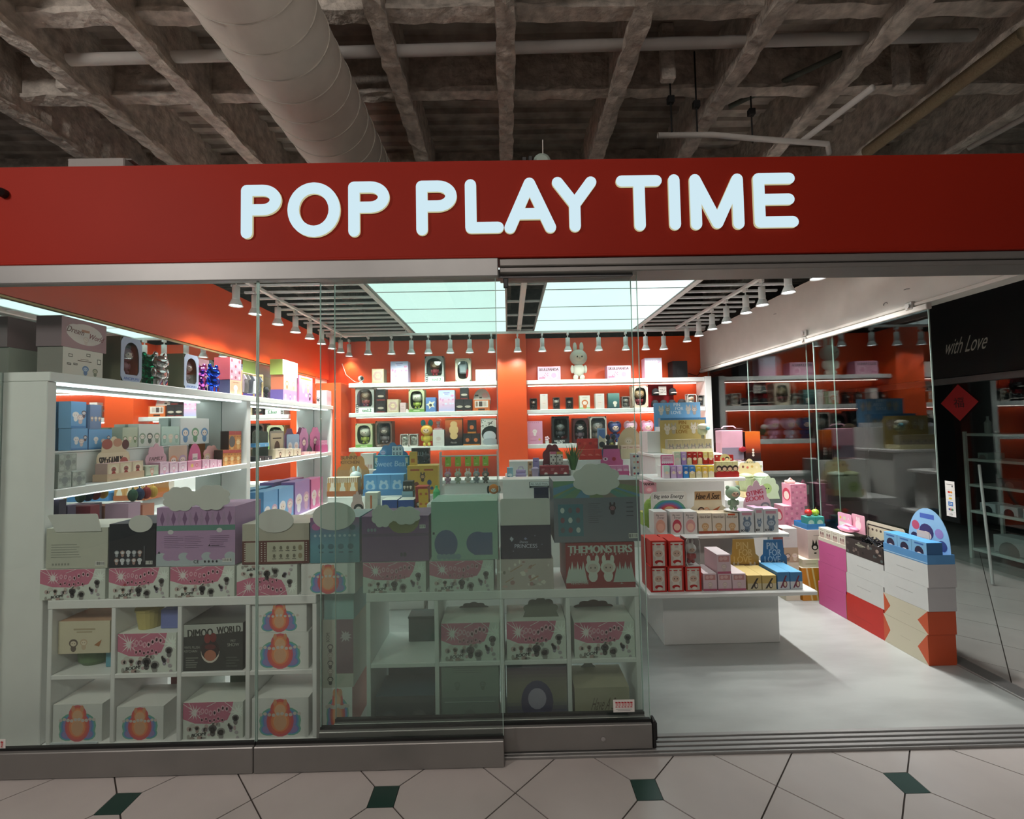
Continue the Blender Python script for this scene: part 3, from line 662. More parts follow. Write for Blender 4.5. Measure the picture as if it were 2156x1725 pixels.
def pxflap(o, shape, x0, x1, yt, yb, col='#c3c6bf', y=-.004, pr=None):   # flap measured on the photo, box facing the mall
    Y = o.location.y+y; cx, cz = o.location.x, o.location.z
    X0, X1 = aY(x0, yt, Y)[0]-cx, aY(x1, yt, Y)[0]-cx; xm = (x0+x1)/2
    return flap(o, shape, X0, X1, aY(xm, yb, Y)[1]-cz, aY(xm, yt, Y)[1]-cz, col, y, pr=pr)
def display(loc, rz, w, d, th, tcol, label, header=None, boxes=None, name='display_tray', cat='display', backh=None, tpr=None, group=None):
    r = empty(name, (loc[0], loc[1], loc[2]+.001), rz); tag(r, label, cat, group)
    t = .003; bh = backh or th
    mb = MB().box(-w/2, w/2, 0, d, 0, t).box(-w/2, w/2, 0, t, t, th).box(-w/2, w/2, d-t, d, t, bh).box(-w/2, -w/2+t, t, d-t, t, th).box(w/2-t, w/2, t, d-t, t, th)
    tr = mb.obj('tray', mat(tcol, .5), r)
    if tpr: P = Print(w, th); tpr(P); P.build(tr)
    if header:
        hw, hz, shape, hc, hpr = header; z0 = t if not backh else bh*.5
        f = MB().card(outline(shape, -hw/2, hw/2, z0, hz), d-t-.0035, d-t-.0005).obj('header_card', mat(hc, .5), r)
        if hpr: P = Print(hw, hz-z0); hpr(P); P.build(f, 0, 'printed_face', tf=lambda u, v, off: (u-hw/2, d-t-.0035-off, z0+v))
    if boxes:
        n, hh, bc, bpr, bl, bg = boxes[:6]; skip = boxes[6] if len(boxes) > 6 else (); rows = boxes[7] if len(boxes) > 7 else 1
        bw = (w-2*t-.002)/n; bd = min(bw*.95, (d-3*t-.006)/rows); ca, sa = math.cos(rz), math.sin(rz)
        for q in range(rows):
            for i in range(n):
                if (i, q) in skip or (q == 0 and i in skip): continue
                lx, ly = -w/2+t+.001+bw*(i+.5), t+.001+q*(bd+.002)
                c = bc[i % len(bc)] if isinstance(bc, list) else bc; fn = bpr[i % len(bpr)] if isinstance(bpr, list) else bpr
                carton((bw, hh, (loc[0]+lx*ca-ly*sa, loc[1]+lx*sa+ly*ca, loc[2]+t+.001), rz), bd, c, bl[i] if isinstance(bl, list) else bl, fn, 'box', 'blind_box', bg)
    return r
def doll_parts(H, cb, ch, cf, ears='round', ce=None, w=1., eyes=True):
    b, h, e = MB(), MB(), MB(); ce = ce or ch
    b.ell((0, 0, .27*H), (.16*H*w, .13*H, .17*H), cb)
    for k in (-1, 1):
        b.ell((k*.085*H*w, -.01*H, .075*H), (.07*H, .085*H, .075*H), cb); b.ell((k*.17*H*w, -.02*H, .29*H), (.05*H, .055*H, .11*H), cb)
    hz = .60*H if ears in ('long', 'bow') else .66*H; R = .23*H if ears in ('long', 'bow') else .27*H
    h.ell((0, 0, hz), (R*w, R*.86, R*.92), ch, n=16, m=10); h.ell((0, -R*.34, hz-R*.06), (R*.72*w, R*.56, R*.6), cf, n=14)
    if eyes:
        for k in (-1, 1): h.ell((k*.26*R*w, -R*.88, hz-R*.02), (.075*R, .03*R, .10*R), '#1c1416', n=8, m=6)
        h.ell((0, -R*.91, hz-R*.2), (.06*R, .03*R, .04*R), '#7a3f3c', n=8, m=6)
    for k in (-1, 1):
        if ears == 'round': e.ell((k*R*.72*w, 0, hz+R*.75), (R*.32, R*.2, R*.32), ce)
        elif ears == 'long': e.ell((k*R*.38*w, .01*H, hz+R*1.2), (R*.24, R*.16, R*.56), ce)
        elif ears == 'bow': e.ell((k*R*.6*w, .01*H, hz+R*1.15), (R*.42, R*.18, R*.55), ce)
        elif ears == 'flop': e.ell((k*R*1.02*w, 0, hz-R*.1), (R*.28, R*.22, R*.75), ce)
        elif ears == 'hair': e.ell((k*R*.5*w, R*.15, hz+R*.3), (R*.62, R*.8, R*.75), ce)
    return b, h, e
def halves(e):
    n, k = len(e.v)//2, len(e.f)//2; out = []
    for q in (0, 1):
        x = MB(); x.v = e.v[q*n:(q+1)*n]; x.f = [[i-q*n for i in f] for f in e.f[q*k:(q+1)*k]]; x.mi = e.mi[q*k:(q+1)*k]; x.col = e.col[q*k:(q+1)*k]; out.append(x)
    return out
def doll(loc, rz, H, cb, ch, cf, label, ears='round', ce=None, w=1., m=None, name='toy_figure', cat='figure', group=None):
    r = empty(name, (loc[0], loc[1], loc[2]+.001), rz); tag(r, label, cat, group); b, h, e = doll_parts(H, cb, ch, cf, ears, ce, w)
    for nm, x in (('body', b), ('head', h)): x.obj(nm, m or VINYL, r, smooth=True)
    for x in halves(e): x.obj('hair' if ears == 'hair' else 'ear', m or VINYL, r, smooth=True)
    return r
def window_box(pl, d, c, ci, label, fig=None, hole='rect', pr=None, m=(.1, .9, .2, .92), name='window_box', group=None, clear=False, cat='box'):
    w, h, loc, rz = pl; w -= .003; h -= .001; t = .003
    r = empty(name, (loc[0], loc[1], loc[2]+.001), rz); tag(r, label, cat, group)
    if isinstance(c, str): c = (c, c)
    a, b, lo, hi = m; x0, x1, z0, z1 = -w/2+a*w, -w/2+b*w, lo*h, hi*h
    mb = MB().box(-w/2, w/2, t, d, 0, t, 1).box(-w/2, w/2, t, d, h-t, h, 1).box(-w/2, w/2, d-t, d, t, h-t, 2)
    if not clear: mb.box(-w/2, -w/2+t, t, d-t, t, h-t, 1).box(w/2-t, w/2, t, d-t, t, h-t, 1)
    n = 24; inn, out = [], []
    for i in range(n):
        g = 2*math.pi*(i+.5)/n; ux, uz = math.cos(g), math.sin(g); q = max(abs(ux), abs(uz)); sx, sz = ux/q, uz/q
        k = .55 if hole == 'oval' else .0
        ix, iz = sx*(1-k)+ux*k, sz*(1-k)+uz*k
        if hole == 'arch' and uz > 0: ix, iz = sx*.2+ux*.8, sz*.2+uz*.8
        inn.append(((x0+x1)/2+ix*(x1-x0)/2, (z0+z1)/2+iz*(z1-z0)/2)); out.append((sx*w/2, h/2+sz*h/2))
    vs = [(x, 0, z) for x, z in out]+[(x, 0, z) for x, z in inn]+[(x, t, z) for x, z in out]+[(x, t, z) for x, z in inn]
    fs = []
    for i in range(n):
        j = (i+1) % n; fs += [(i, j, n+j, n+i), (n+i, n+j, 3*n+j, 3*n+i), (2*n+j, 2*n+i, 3*n+i, 3*n+j), (j, i, 2*n+i, 2*n+j)]
    mb.add(vs, fs, 0)
    bo = mb.obj('carton_body', [mat(c[0], .5), mat(c[1], .5), mat(ci, .5)], r)
    MB().box(x0-.002, x1+.002, t+.0005, t+.0012, z0-.002, z1+.002).obj('window_film', CLEAR, r)
    if clear:
        for s in (-1, 1): MB().box(s*(w/2-.0005)-.0004, s*(w/2-.0005)+.0004, t, d-t, t, h-t).obj('window_film', CLEAR, r)
    if fig:
        cb, ch, cf, ears = fig[:4]; ce = fig[4] if len(fig) > 4 else None
        FH = (z1-z0)*.93; FH = min(FH, (d-.012)/.5); q = (x1-x0)*.5/(.27*FH); ww = max(.6, min(1.15, q))
        mb = MB()
        for x in doll_parts(FH, cb, ch, cf, ears, ce, ww): mb.add(x.v, [], 0); k = len(mb.v)-len(x.v); mb.f += [[i+k for i in f] for f in x.f]; mb.mi += x.mi; mb.col += x.col
        f = mb.obj('boxed_figure', VINYL, r, smooth=True); f.location = (0, min(d*.5, t+.26*FH), max(t, z0+.004))
    if pr: P = Print(w, h); pr(P); P.build(bo)
    return r
# ---------------------------------------------------------------- print designs
PK, MINT = '#c4688a', '#c9d2c4'
def p_splash(P, flip=False):
    random.seed(3); v = (lambda x: 1-x) if flip else (lambda x: x)
    P.rect(0, 0, 1, 1, '#cdd3c8')
    P.poly([(0, v(1)*P.h), (P.w*.84, v(1)*P.h), (P.w*.80, v(.7)*P.h), (P.w*.74, v(.5)*P.h), (P.w*.5, v(.4)*P.h), (P.w*.2, v(.42)*P.h), (0, v(.55)*P.h)], '#c06c84')
    P.burst(.2, v(.72), .07, .30, 12, '#dcd6d2').burst(.92, v(.72), .09, .30, 11, '#dfe8dc')
    for a, b in (((.0, .98), (.22, .72)), ((.55, 1.0), (.4, .88)), ((.70, 1.), (.92, .72)), ((.1, 1.), (.18, .75))): P.line([(a[0], v(a[1])), (b[0], v(b[1]))], .015, '#e0d4d2')
    for k in range(8):
        u = .26+.068*k; q = .70+.05*math.sin(k*1.3)+.014*k; P.ell(u, v(q), .055, .08, '#d8a4b0').ell(u, v(q), .028, .042, '#c06c84')
    for k in range(6):
        u = .32+.068*k; q = .52+.03*math.sin(k*2); P.ell(u, v(q), .05, .065, '#cf8c9c').ell(u, v(q), .024, .034, '#b4607a')
    for k in range(22):
        u, q = random.random(), random.random()*.42; P.ell(u, v(q), random.uniform(.03, .085), random.uniform(.03, .07), random.choice(('#a98f86', '#8f857a', '#b8a49c', '#9a9a90', '#c2c0b4', '#a9a2a4', '#b9a0a0')), 9)
    P.toy(.88, v(.56), .10, '#6c6866', '#b9aea6').toy(.24, v(.3), .07, '#a08a80', '#c0b0a6').toy(.5, v(.28), .115, '#4a4644', '#c2b8ae').toy(.64, v(.19), .115, '#86847e', '#bdb8ae').toy(.8, v(.3), .07, '#8c8490', '#b9b2b0')
    P.text('BOOM!', .27, v(.12), .09, '#24211f', .24, .12 if not flip else math.pi+.12, .2, .04); random.seed(9)
def p_splash_flip(P): p_splash(P, True)
def p_rainbow(P):
    P.rect(0, 0, 1, 1, '#d7d9d3'); a = min(1., P.w/P.h*.7)
    for k, (c, rx) in enumerate((('#6fae92', .60), ('#5fa2b4', .53), ('#6088c0', .46), ('#9080b4', .40))):
        for sx in (-1, 1): P.ell(.5+sx*.12, .42, rx*a*.62, .34-.03*k, c, 16).ell(.5+sx*.2, .20, rx*a*.42, .17-.02*k, c, 14)
    for k, c in enumerate(('#cc5a60', '#d8624c', '#e08858', '#e8a06e')): q = 1-.16*k; P.ell(.5, .40, .36*a*q, .40*q, c, 18).ell(.5, .72, .26*a*q, .26*q, c, 16)
    P.ell(.5, .36, .17*a, .2, '#d3a07a').ell(.5, .68, .15*a, .15, '#d9a982').ell(.41, .88, .05, .09, '#cf8f68').ell(.59, .88, .05, .09, '#cf8f68')
    for k in range(10): P.ell(.16+.075*k, .58+.02*math.sin(k*1.7), .05, .045, '#c9c0b6', 9)
def p_backinfo(ink='#6d6f68', icons=True):
    def f(P):
        random.seed(5); P.lines(.08, .7, .25, .62, 6, ink, .12)
        if icons:
            for k in range(6): P.rect(.1+.05*k, .08, .13+.05*k, .13, ink)
            P.barcode(.8, .95, .06, .16)
    return f
def p_toys(bg, cols, n=4, face='#e8d8cc'):
    def f(P):
        if bg: P.rect(0, 0, 1, 1, bg)
        for k in range(n): P.toy((k+.5)/n, .45, min(.2, .42*P.w/P.h/n), cols[k % len(cols)], face)
    return f
def p_toy(bg, c1, c2='#ecd9cd', band=None, txt=None, tcol='#333', ears=1):
    def f(P):
        if bg: P.rect(.06, .05, .94, .95, bg)
        if band: P.rect(0, 0, 1, .1, band)
        P.toy(.5, .46, min(.24, .4*P.w/P.h), c1, c2, ears)
        if txt: P.text(txt, .5, .85, .1, tcol, .8, 0, .15)
        else: P.rect(.25, .82, .75, .86, tcol)
    return f
def p_title(txt, col, v=.6, hh=.3, bg=None, shear=0, bold=.03, extra=None):
    def f(P):
        if bg: P.rect(0, 0, 1, 1, bg)
        if extra: extra(P)
        P.text(txt, .5, v, hh, col, .86, 0, shear, bold)
    return f
def p_grad(cols):
    def f(P):
        n = 18
        for i in range(n):
            t = i/(n-1)*(len(cols)-1); k = min(int(t), len(cols)-2); a, b = lin(cols[k]), lin(cols[k+1]); q = t-k
            P.rect(0, i/n, 1, (i+1)/n, tuple(a[j]*(1-q)+b[j]*q for j in range(3)))
    return f
def p_dots(bg, cols, nx, ny, r=.3):
    def f(P):
        if bg: P.rect(0, 0, 1, 1, bg)
        for i in range(nx):
            for j in range(ny): P.ell((i+.5)/nx, (j+.5)/ny, r*min(P.w/nx, P.h/ny)/P.h, r*min(P.w/nx, P.h/ny)/P.h, cols[(i+j) % len(cols)], 9)
    return f
def both(*fs):
    def f(P):
        for x in fs: x(P)
    return f
# ================================================================ WINDOW DISPLAY
def cube_unit(label, px, zt, zm, depth=.36):
    X = [aY(p, 1400, YU)[0] for p in px]; r = empty('cube_shelf', ((X[0]+X[-1])/2, YU, 0)); tag(r, label, 'shelf unit'); cx = r.location.x; t = .011
    MB().bbox(X[0]-cx-t, X[-1]-cx+t, -.004, depth, zt-.045, zt, .003).obj('top_board', WHITE, r)
    MB().bbox(X[0]-cx-t, X[-1]-cx+t, 0, depth, .0, .022, .003).obj('bottom_board', WHITE, r)
    for i, x in enumerate(X): MB().bbox(x-cx-t, x-cx+t, 0, depth, .0225, zt-.0455, .002).obj('divider' if 0 < i < len(X)-1 else 'side_panel', WHITE, r)
    for a, b in zip(X, X[1:]): CELLS.append((a+t, b-t, .022, zm-.022)); CELLS.append((a+t, b-t, zm, zt-.045))
    for a, b in zip(X, X[1:]): MB().bbox(a-cx+t+.0003, b-cx-t-.0003, 0, depth, zm-.022, zm, .002).obj('shelf_board', WHITE, r)
cube_unit('white cube shelf of eight cells behind the fixed window', (103, 237, 377, 521, 662), .748, .365)
cube_unit('white cube shelf of eight cells behind the sliding doors', (776, 920, 1058, 1199, 1345), .748, .385)
D = .30
def W(x0, x1, yt, z0, c, label, pr=None, d=D, Y=YU+.012, **k): return carton(FP(x0, x1, yt, Y, z0), d, c, label, pr, **k)
# --- row on top of the shelves
Z1 = .748; WS = ('#cdd3c8', '#c4cabf', '#d6dad0')
R1 = 2.42
def splashbox(x0, x1, yt, z0, label, fn=p_splash, **k): return W(x0, x1, yt, z0, WS, label, fn, d=.26, name='splash_box', tuck=1, **k)
T1 = .905
def W1(x0, x1, c, label, pr, zt=T1, **k): 
    pl = FP(x0, x1, 1220, YU, Z1); return carton((pl[0], zt-Z1, pl[2], 0), .28, c, label, pr, **k)
W1(84, 222, WS, 'pink splash toy box overhanging the end of the cube shelf, nearest the grey end panel', p_splash, name='splash_box')
W1(229, 356, WS, 'pink splash toy box with a red scribble under the navy display box', both(p_splash, lambda P: P.burst(.27, .45, .02, .14, 6, '#a8161c')), name='splash_box')
W1(358, 494, WS, 'pink splash toy box under the big lilac display box', p_splash, name='splash_box')
W1(498, 626, WS, 'pink splash toy box standing upside down beside a rainbow box', p_splash_flip, name='splash_box')
W1(634, 748, ('#d7d9d3', '#c9cbc4', '#dcdcd6'), 'white box with rainbow rings under the teal and pink display box', p_rainbow, name='rainbow_box')
W1(764, 897, WS, 'pink splash toy box under the purple display box', p_splash, name='splash_box')
W1(904, 1040, WS, 'pink splash toy box under the plain green-grey card box', p_splash, name='splash_box')
def p_pale(P):
    random.seed(11); P.rect(0, 0, 1, 1, '#b8aea6')
    for k in range(26): P.ell(random.random()*.9+.05, random.random()*.85+.08, random.uniform(.03, .1), random.uniform(.03, .08), random.choice(('#cfc8be', '#a3807e', '#8c8478', '#c9a9a0', '#d8d2c6')), 8)
    for k in range(6): a = random.random()*.8+.1; b = random.random()*.7+.1; P.line([(a, b), (a+.14, b+.14)], .03, '#a98f78')
W1(1046, 1166, ('#b8aea6', '#a79f98', '#c2bab2'), 'pale box patterned with little beige toys under the navy title box', p_pale)
def p_mon(P):
    P.rect(0, 0, 1, 1, '#8e1c1e'); 
    for k in range(6): a = .05+.04*k; P.poly([(P.w*(a-.06), P.h*.12), (P.w*(a+.06), P.h*.12), (P.w*a, P.h*(.5+.1*(k % 2)))], '#b9c2b8').poly([(P.w*(.94-.04*k-.06), P.h*.12), (P.w*(.94-.04*k+.06), P.h*.12), (P.w*(.94-.04*k), P.h*(.48+.1*((k+1) % 2)))], '#a9b6ac')
    P.toy(.39, .46, .17, '#c9cdc2', '#bfb0a4', 1).toy(.61, .46, .17, '#cdd0c4', '#c2b0a2', 1)
    P.text('THEMONSTERS', .5, .86, .17, '#b9c0b4', .92, 0, 0, .08)
    for k in range(16): P.rect(.06+.055*k, .72+.02*(k % 3), .072+.055*k, .77, '#b9c0b4')
    P.text('VINYL FACE', .19, .13, .08, '#aaa9a0', .26, 0, 0, .04).text('2', .8, .13, .1, '#aaa9a0')
pl = FP(1190, 1336, 1143, YU, Z1); MO = carton(pl, .28, ('#8e1c1e', '#8e1c1e', '#8e1c1e'), 'dark red box with two white round toys and a drip title', p_mon); ZM = Z1+pl[1]
# --- second row: display boxes seen from behind
Z2 = T1+.002
def W2(x0, x1, yt, c, label, pr, z0=Z2, d=.24, **k): return carton(FP(x0, x1, yt, YU+.005, z0), d, c, label, pr, name='display_box', **k)
o = W2(98, 228, 1112, ('#b4b4a4', '#a3a394', '#c0c0b2'), 'cream display box back with a sloping raised flap', p_backinfo('#84857a')); pxflap(o, 'trap', 100, 214, 1083, 1120, '#c2c2ba')
def p_navy(P):
    for j in range(2):
        for i in range(5): P.toy(.17+.125*i, .32-.18*j+.02, .055, ('#8d9296', '#9a7f74', '#c2c4c6')[(i+j) % 3], '#c9cacb')
    P.rect(.76, .12, .775, .48, '#6b6f74').barcode(.8, .95, .06, .14)
o = W2(230, 328, 1103, ('#12141c', '#1b1d25', '#20222b'), 'navy display box back with two rows of small toy pictures', p_navy); pxflap(o, 'oval', 271, 321, 1085, 1121, '#c2c2ba')
def p_lilac(P):
    P.rect(0, 0, 1, 1, '#a988a9')
    for k in range(15): P.poly([(P.w*(k/14-.03), P.h*.8), (P.w*k/14, P.h*.68), (P.w*(k/14+.03), P.h*.8), (P.w*k/14, P.h*.93)], '#7c5a7d' if k % 2 else '#a085a0')
    P.rect(0, .6, 1, .69, '#5d8478')
    P.rect(0, 0, 1, .16, '#a9b3b6')
    for k in range(10): P.ell(.06+.88*k/9, .16, .1, .07, '#a988a9' if k % 3 else '#a9b3b6')
    P.ell(.18, .58, .05, .04, '#c0bfc0').ell(.8, .6, .05, .04, '#c0bfc0')
    for u in (.1, .36, .68): P.lines(u, u+.26, .3, .52, 7, '#765a78', .1)
    P.text('CE', .51, .07, .055, '#24262c').barcode(.84, .96, .06, .12)
    for k in range(4): P.ell(.62+.05*k, .07, .018, .022, '#2c2e34', 8)
    P.poly([(P.w*.02, P.h*.22), (P.w*.055, P.h*.22), (P.w*.037, P.h*.26)], '#2a2a30').poly([(P.w*.66, P.h*.33), (P.w*.69, P.h*.33), (P.w*.675, P.h*.365)], '#2a2a30').rect(.7, .335, .8, .35, '#5b4a5e')
o = W2(330, 496, 1068, ('#a988a9', '#a988a9', '#a988a9'), 'tall lilac display box back with warning text and diamond border', p_lilac); pxflap(o, 'cloud', 341, 418, 1024, 1078, '#c2c2ba'); pxflap(o, 'cloud', 404, 486, 1020, 1076, '#c2c2ba', -.008)
def p_brown(P):
    P.rect(0, 0, 1, .58, '#5c3029'); P.rect(.05, .06, .25, .54, '#a9a593').rect(.37, .06, .93, .54, '#b3b29c')
    for k in range(9):
        for u in (.03, .28, .33, .95): P.rect(u, .07+.055*k, u+.02, .09+.055*k, '#c4c2b4')
    for j in range(2):
        for i in range(4): P.ell(.48+.1*i, .40-.2*j, .035, .05, '#6d6a58', 9).rect(.45+.1*i, .32-.2*j, .51+.1*i, .335-.2*j, '#4a463c')
    for j in range(2): P.ell(.87, .40-.2*j, .05, .07, '#8a7f62')
o = W2(510, 651, 1103, ('#aaa696', '#8d8a7c', '#bab6a6'), 'cream display box back with brown chequered label panels', p_brown); pxflap(o, 'oval', 540, 618, 1072, 1122, '#c2c2ba')
def p_teal(P):
    p_grad(['#4a8490', '#5d93a0', '#5b7f95', '#8c5f86'])(P); P.ell(.12, .8, .1, .08, '#a86a96')
    for k in range(9): P.ell(.1+.1*k, .6, .03, .03, '#9fb4ba')
    for k in range(4): P.ell(.22+.2*k, .36, .07, .06, '#3f6a78').rect(.18+.2*k, .22, .27+.2*k, .25, '#3c6472')
    P.ell(.86, .78, .07, .06, '#3f5c66')
o = W2(653, 757, 1090, ('#5b93a0', '#4f7f8a', '#9ab5b8'), 'teal and pink display box back with a large oval flap', p_teal); pxflap(o, 'oval', 658, 748, 1058, 1117, '#c2c2ba')
def p_purple(P):
    P.rect(0, 0, 1, 1, '#6a4270'); P.ell(.62, .9, .36, .3, '#77733f').rect(0, .55, 1, .62, '#5d3b60').barcode(.86, .95, .72, .8)
    P.ell(.64, .15, .04, .05, '#3c2040').ell(.59, .15, .03, .05, '#3c2040')
    for k in range(3): P.ell(.1+.05*k, .7, .03, .04, '#7a7f8c')
o = W2(761, 903, 1087, ('#6a4270', '#6a4270', '#6a4270'), 'deep purple display box back with two cloud flaps', p_purple); pxflap(o, 'cloud', 781, 829, 1062, 1112, '#c2c2ba'); pxflap(o, 'cloud', 822, 886, 1066, 1106, '#c2c2ba', -.008)
def p_green(P):
    P.rect(0, 0, 1, 1, '#8fb09e'); P.ell(.22, .28, .2, .24, '#3a5480', 20).rect(.64, .08, .92, .46, '#3a5480').ell(.70, .28, .2, .2, '#3a5480', 20)
    for k in range(5): P.ell(.12+.07*k, .06, .05, .05, '#6d8f98')
    P.rect(.02, .44, .05, .48, '#1c2a30')
o = W2(907, 1047, 1056, ('#8fb09e', '#8fb09e', '#8fb09e'), 'plain green-grey card box back with two blue windows', p_green)
def p_prin(P):
    P.text('PRINCESS', .5, .36, .11, '#c9ccdf', .5).text('Disney', .46, .47, .08, '#c9ccdf', .2, 0, .2)
    P.poly([(P.w*.46, P.h*.57), (P.w*.49, P.h*.61), (P.w*.53, P.h*.57), (P.w*.49, P.h*.53)], '#7f84a8').poly([(P.w*.18, P.h*.57), (P.w*.21, P.h*.64), (P.w*.26, P.h*.57), (P.w*.22, P.h*.49)], '#b0b6c2')
    for u, v in ((.68, .65), (.82, .4), (.25, .22), (.74, .25)): P.burst(u, v, .008, .035, 4, '#8d90a8')
o = W2(1053, 1160, 1103, ('#0f1230', '#0c0e24', '#1b1f44'), 'navy title box back with small sparkles and a pale raised lid', p_prin); pxflap(o, 'rect', 1053, 1157, 1050, 1106, '#c2c2ba', -.005); pxflap(o, 'rect', 1124, 1155, 1026, 1054, '#1c1d44', .2)
def p_grey(P):
    P.rect(0, 0, 1, 1, '#6b6f78'); cols = ['#6a8b6c', '#5f86a0', '#7a8a62', '#8a7a70', '#5c8a80']
    for k in range(14):
        a0, a1 = math.pi*(1+k/14), math.pi*(1+(k+1)/14); c = (P.w*.42, P.h*1.02); R_ = P.w*.75
        pts = [c]+[(max(0, min(P.w, c[0]+R_*math.cos(a))), max(P.h*.72, min(P.h, c[1]+R_*.55*math.sin(a)))) for a in (a0, (a0+a1)/2, a1)]; P.poly(pts, cols[k % 5])
    P.rect(.05, .1, .34, .62, '#42707c')
    for i in range(3):
        for j in range(3): P.ell(.1+.09*i, .52-.16*j, .035, .045, ('#b9c2bc', '#5d5a60', '#7a4a52')[(i+j*2) % 3])
    P.lines(.4, .56, .3, .64, 10, '#4c4c56', .1).toy(.68, .55, .06, '#301c26', '#8a5a60', 1)
    for k in range(4): P.rect(.84, .62-.07*k, .92, .635-.07*k, '#3a3c44')
    P.barcode(.86, .97, .05, .13)
o = W2(1164, 1346, 1012, ('#6b6f78', '#565a62', '#8a8f92'), 'largest grey display box back with rainbow rays and a cloud flap', p_grey, z0=ZM+.002); pxflap(o, 'cloud', 1203, 1306, 974, 1045, '#c2c2ba')
# --- cells of the left cube shelf
ZLm, ZLb = .365, .022
o = MB().lathe([(.07, 0), (.085, .02), (.09, .085), (.085, .09)], (0, .1, 0), 20).obj('round_tin', mat('#5d7a52', .5), None, (CELLS[1][0]+.1, YU+.06, ZLm+.001)); tag(o, 'green round tin under the tilted cream box in the cube shelf', 'tin')
tag(MB().bbox(-.04, .04, 0, .2, 0, .09, .004).obj('gift_box', mat('#5f9fae', .5), None, (CELLS[1][1]-.05, YU+.07, ZLm+.001)), 'cyan box under the tilted cream box in the cube shelf', 'box')
def p_cream(P): P.toy(.3, .32, .14, '#5f5348', '#cfc2a8').toy(.5, .34, .12, '#bfa98c', '#d8cbb0').poly([(P.w*.7, P.h*.25), (P.w*.85, P.h*.42), (P.w*.8, P.h*.2)], '#a06a3c').rect(.3, .72, .72, .77, '#a89a7c').rect(.36, .64, .66, .68, '#a89a7c')
o = W(115, 232, 1308, ZLm+.094, ('#c9c1a5', '#b5ad92', '#b58f72'), 'cream box with faded toy print raised on tins in the cube shelf', p_cream, Y=YU+.03, d=.24); 
pl = FP(240, 372, 1334, YU+.012, ZLm); ZQ = ZLm+pl[1]; carton(pl, .26, WS, 'pink splash toy box in the upper cell with a yellow tub on it', p_splash, name='splash_box')
o = MB().lathe([(.05, 0), (.062, .09), (.066, .092), (.066, .105), (.03, .11)], (0, 0, 0), 20).obj('tub', mat('#b7a968', .5), None, (CELLS[3][0]+.1, YU+.1, ZQ+.001)); tag(o, 'yellow tub on the splash box in the cube shelf', 'tub')
tag(MB().bbox(-.06, .06, 0, .13, 0, .1, .004).obj('gift_box', mat('#6d78b0', .5), None, (CELLS[3][1]-.075, YU+.06, ZQ+.001)), 'periwinkle box beside the yellow tub in the cube shelf', 'box')
def p_dim(P):
    P.rect(0, 0, 1, 1, '#2c302c'); P.poly([(0, P.h*.72), (P.w, P.h*.82), (P.w, P.h), (0, P.h*.98)], '#a9aea4')
    P.text('DIMOO', .28, .80, .17, '#22261f', .42, .04, 0, .05).text('WORLD', .76, .86, .15, '#22261f', .4, .05, 0, .05)
    P.ell(.45, .4, .2, .24, '#c9c3b4').ell(.45, .44, .2, .22, '#2a1a1a').ell(.45, .32, .13, .12, '#a8664a').ell(.45, .5, .12, .06, '#5c1f1f').ell(.4, .68, .07, .1, '#7a2a26').ell(.5, .7, .07, .1, '#6d221f')
    P.text('VINYL PLUSH', .14, .5, .05, '#9aa094', .26).text('KEYCHAIN', .12, .42, .05, '#9aa094', .22).text('PET', .84, .62, .05, '#9aa094').text('SHOW', .84, .54, .07, '#9aa094', .2)
    P.lines(.04, .25, .06, .3, 5, '#6f756c').lines(.72, .95, .06, .3, 4, '#4c524a')
W(380, 512, 1313, ZLm, ('#2c302c', '#232623', '#565850'), 'black box with bold grey comic title in the cube shelf', p_dim)
RB = ('#d7d9d3', '#d0d2cc', '#dcdcd6')
pl = FP(530, 650, 1332, YU+.012, ZLm); carton(pl, D, RB, 'lower of two rainbow ring boxes stacked in one cell', p_rainbow, name='rainbow_box'); zz = ZLm+pl[1]
W(530, 646, 1268, zz, RB, 'upper of two rainbow ring boxes stacked in one cell', p_rainbow, name='rainbow_box')
W(112, 216, 1483, ZLb, RB, 'rainbow ring box behind a white card in the bottom cell', p_rainbow, name='rainbow_box')
W(243, 345, 1488, ZLb, RB, 'rainbow ring box in the bottom cell with a dark red box behind', p_rainbow, d=.2, name='rainbow_box')
tag(MB().bbox(-.08, .08, 0, .11, 0, .26, .004).box(-.08, .08, .0, .11, .261, .266).obj('gift_box', mat('#8c2a30', .5), None, (-1.86, YU+.225, ZLb+.001)), 'dark red box at the back of a bottom cube cell', 'box')
W(381, 512, 1479, ZLb, WS, 'pink splash toy box in the bottom cell under the black comic box', p_splash, d=.18, name='splash_box')
tag(MB().bbox(-.1, .1, 0, .12, 0, .27, .004).obj('gift_box', mat('#486b48', .5), None, (-1.50, YU+.215, ZLb+.001)), 'dark green box at the back of a bottom cube cell', 'box')
W(530, 650, 1470, ZLb, RB, 'rainbow ring box alone in the end bottom cell beside the corner gap', p_rainbow, name='rainbow_box')
o = MB().box(-.12, .12, -.008, .0, 0, .03).obj('paper_card', mat('#c4ccce', .5), None, (aY(150, 1545, 2.33)[0], 2.349, .0015)); tag(o, 'white paper card propped at the foot of the cube shelf', 'card'); P = Print(.24, .03); P.rect(.05, .3, .5, .4, '#8a9090'); P.build(o, -.008)
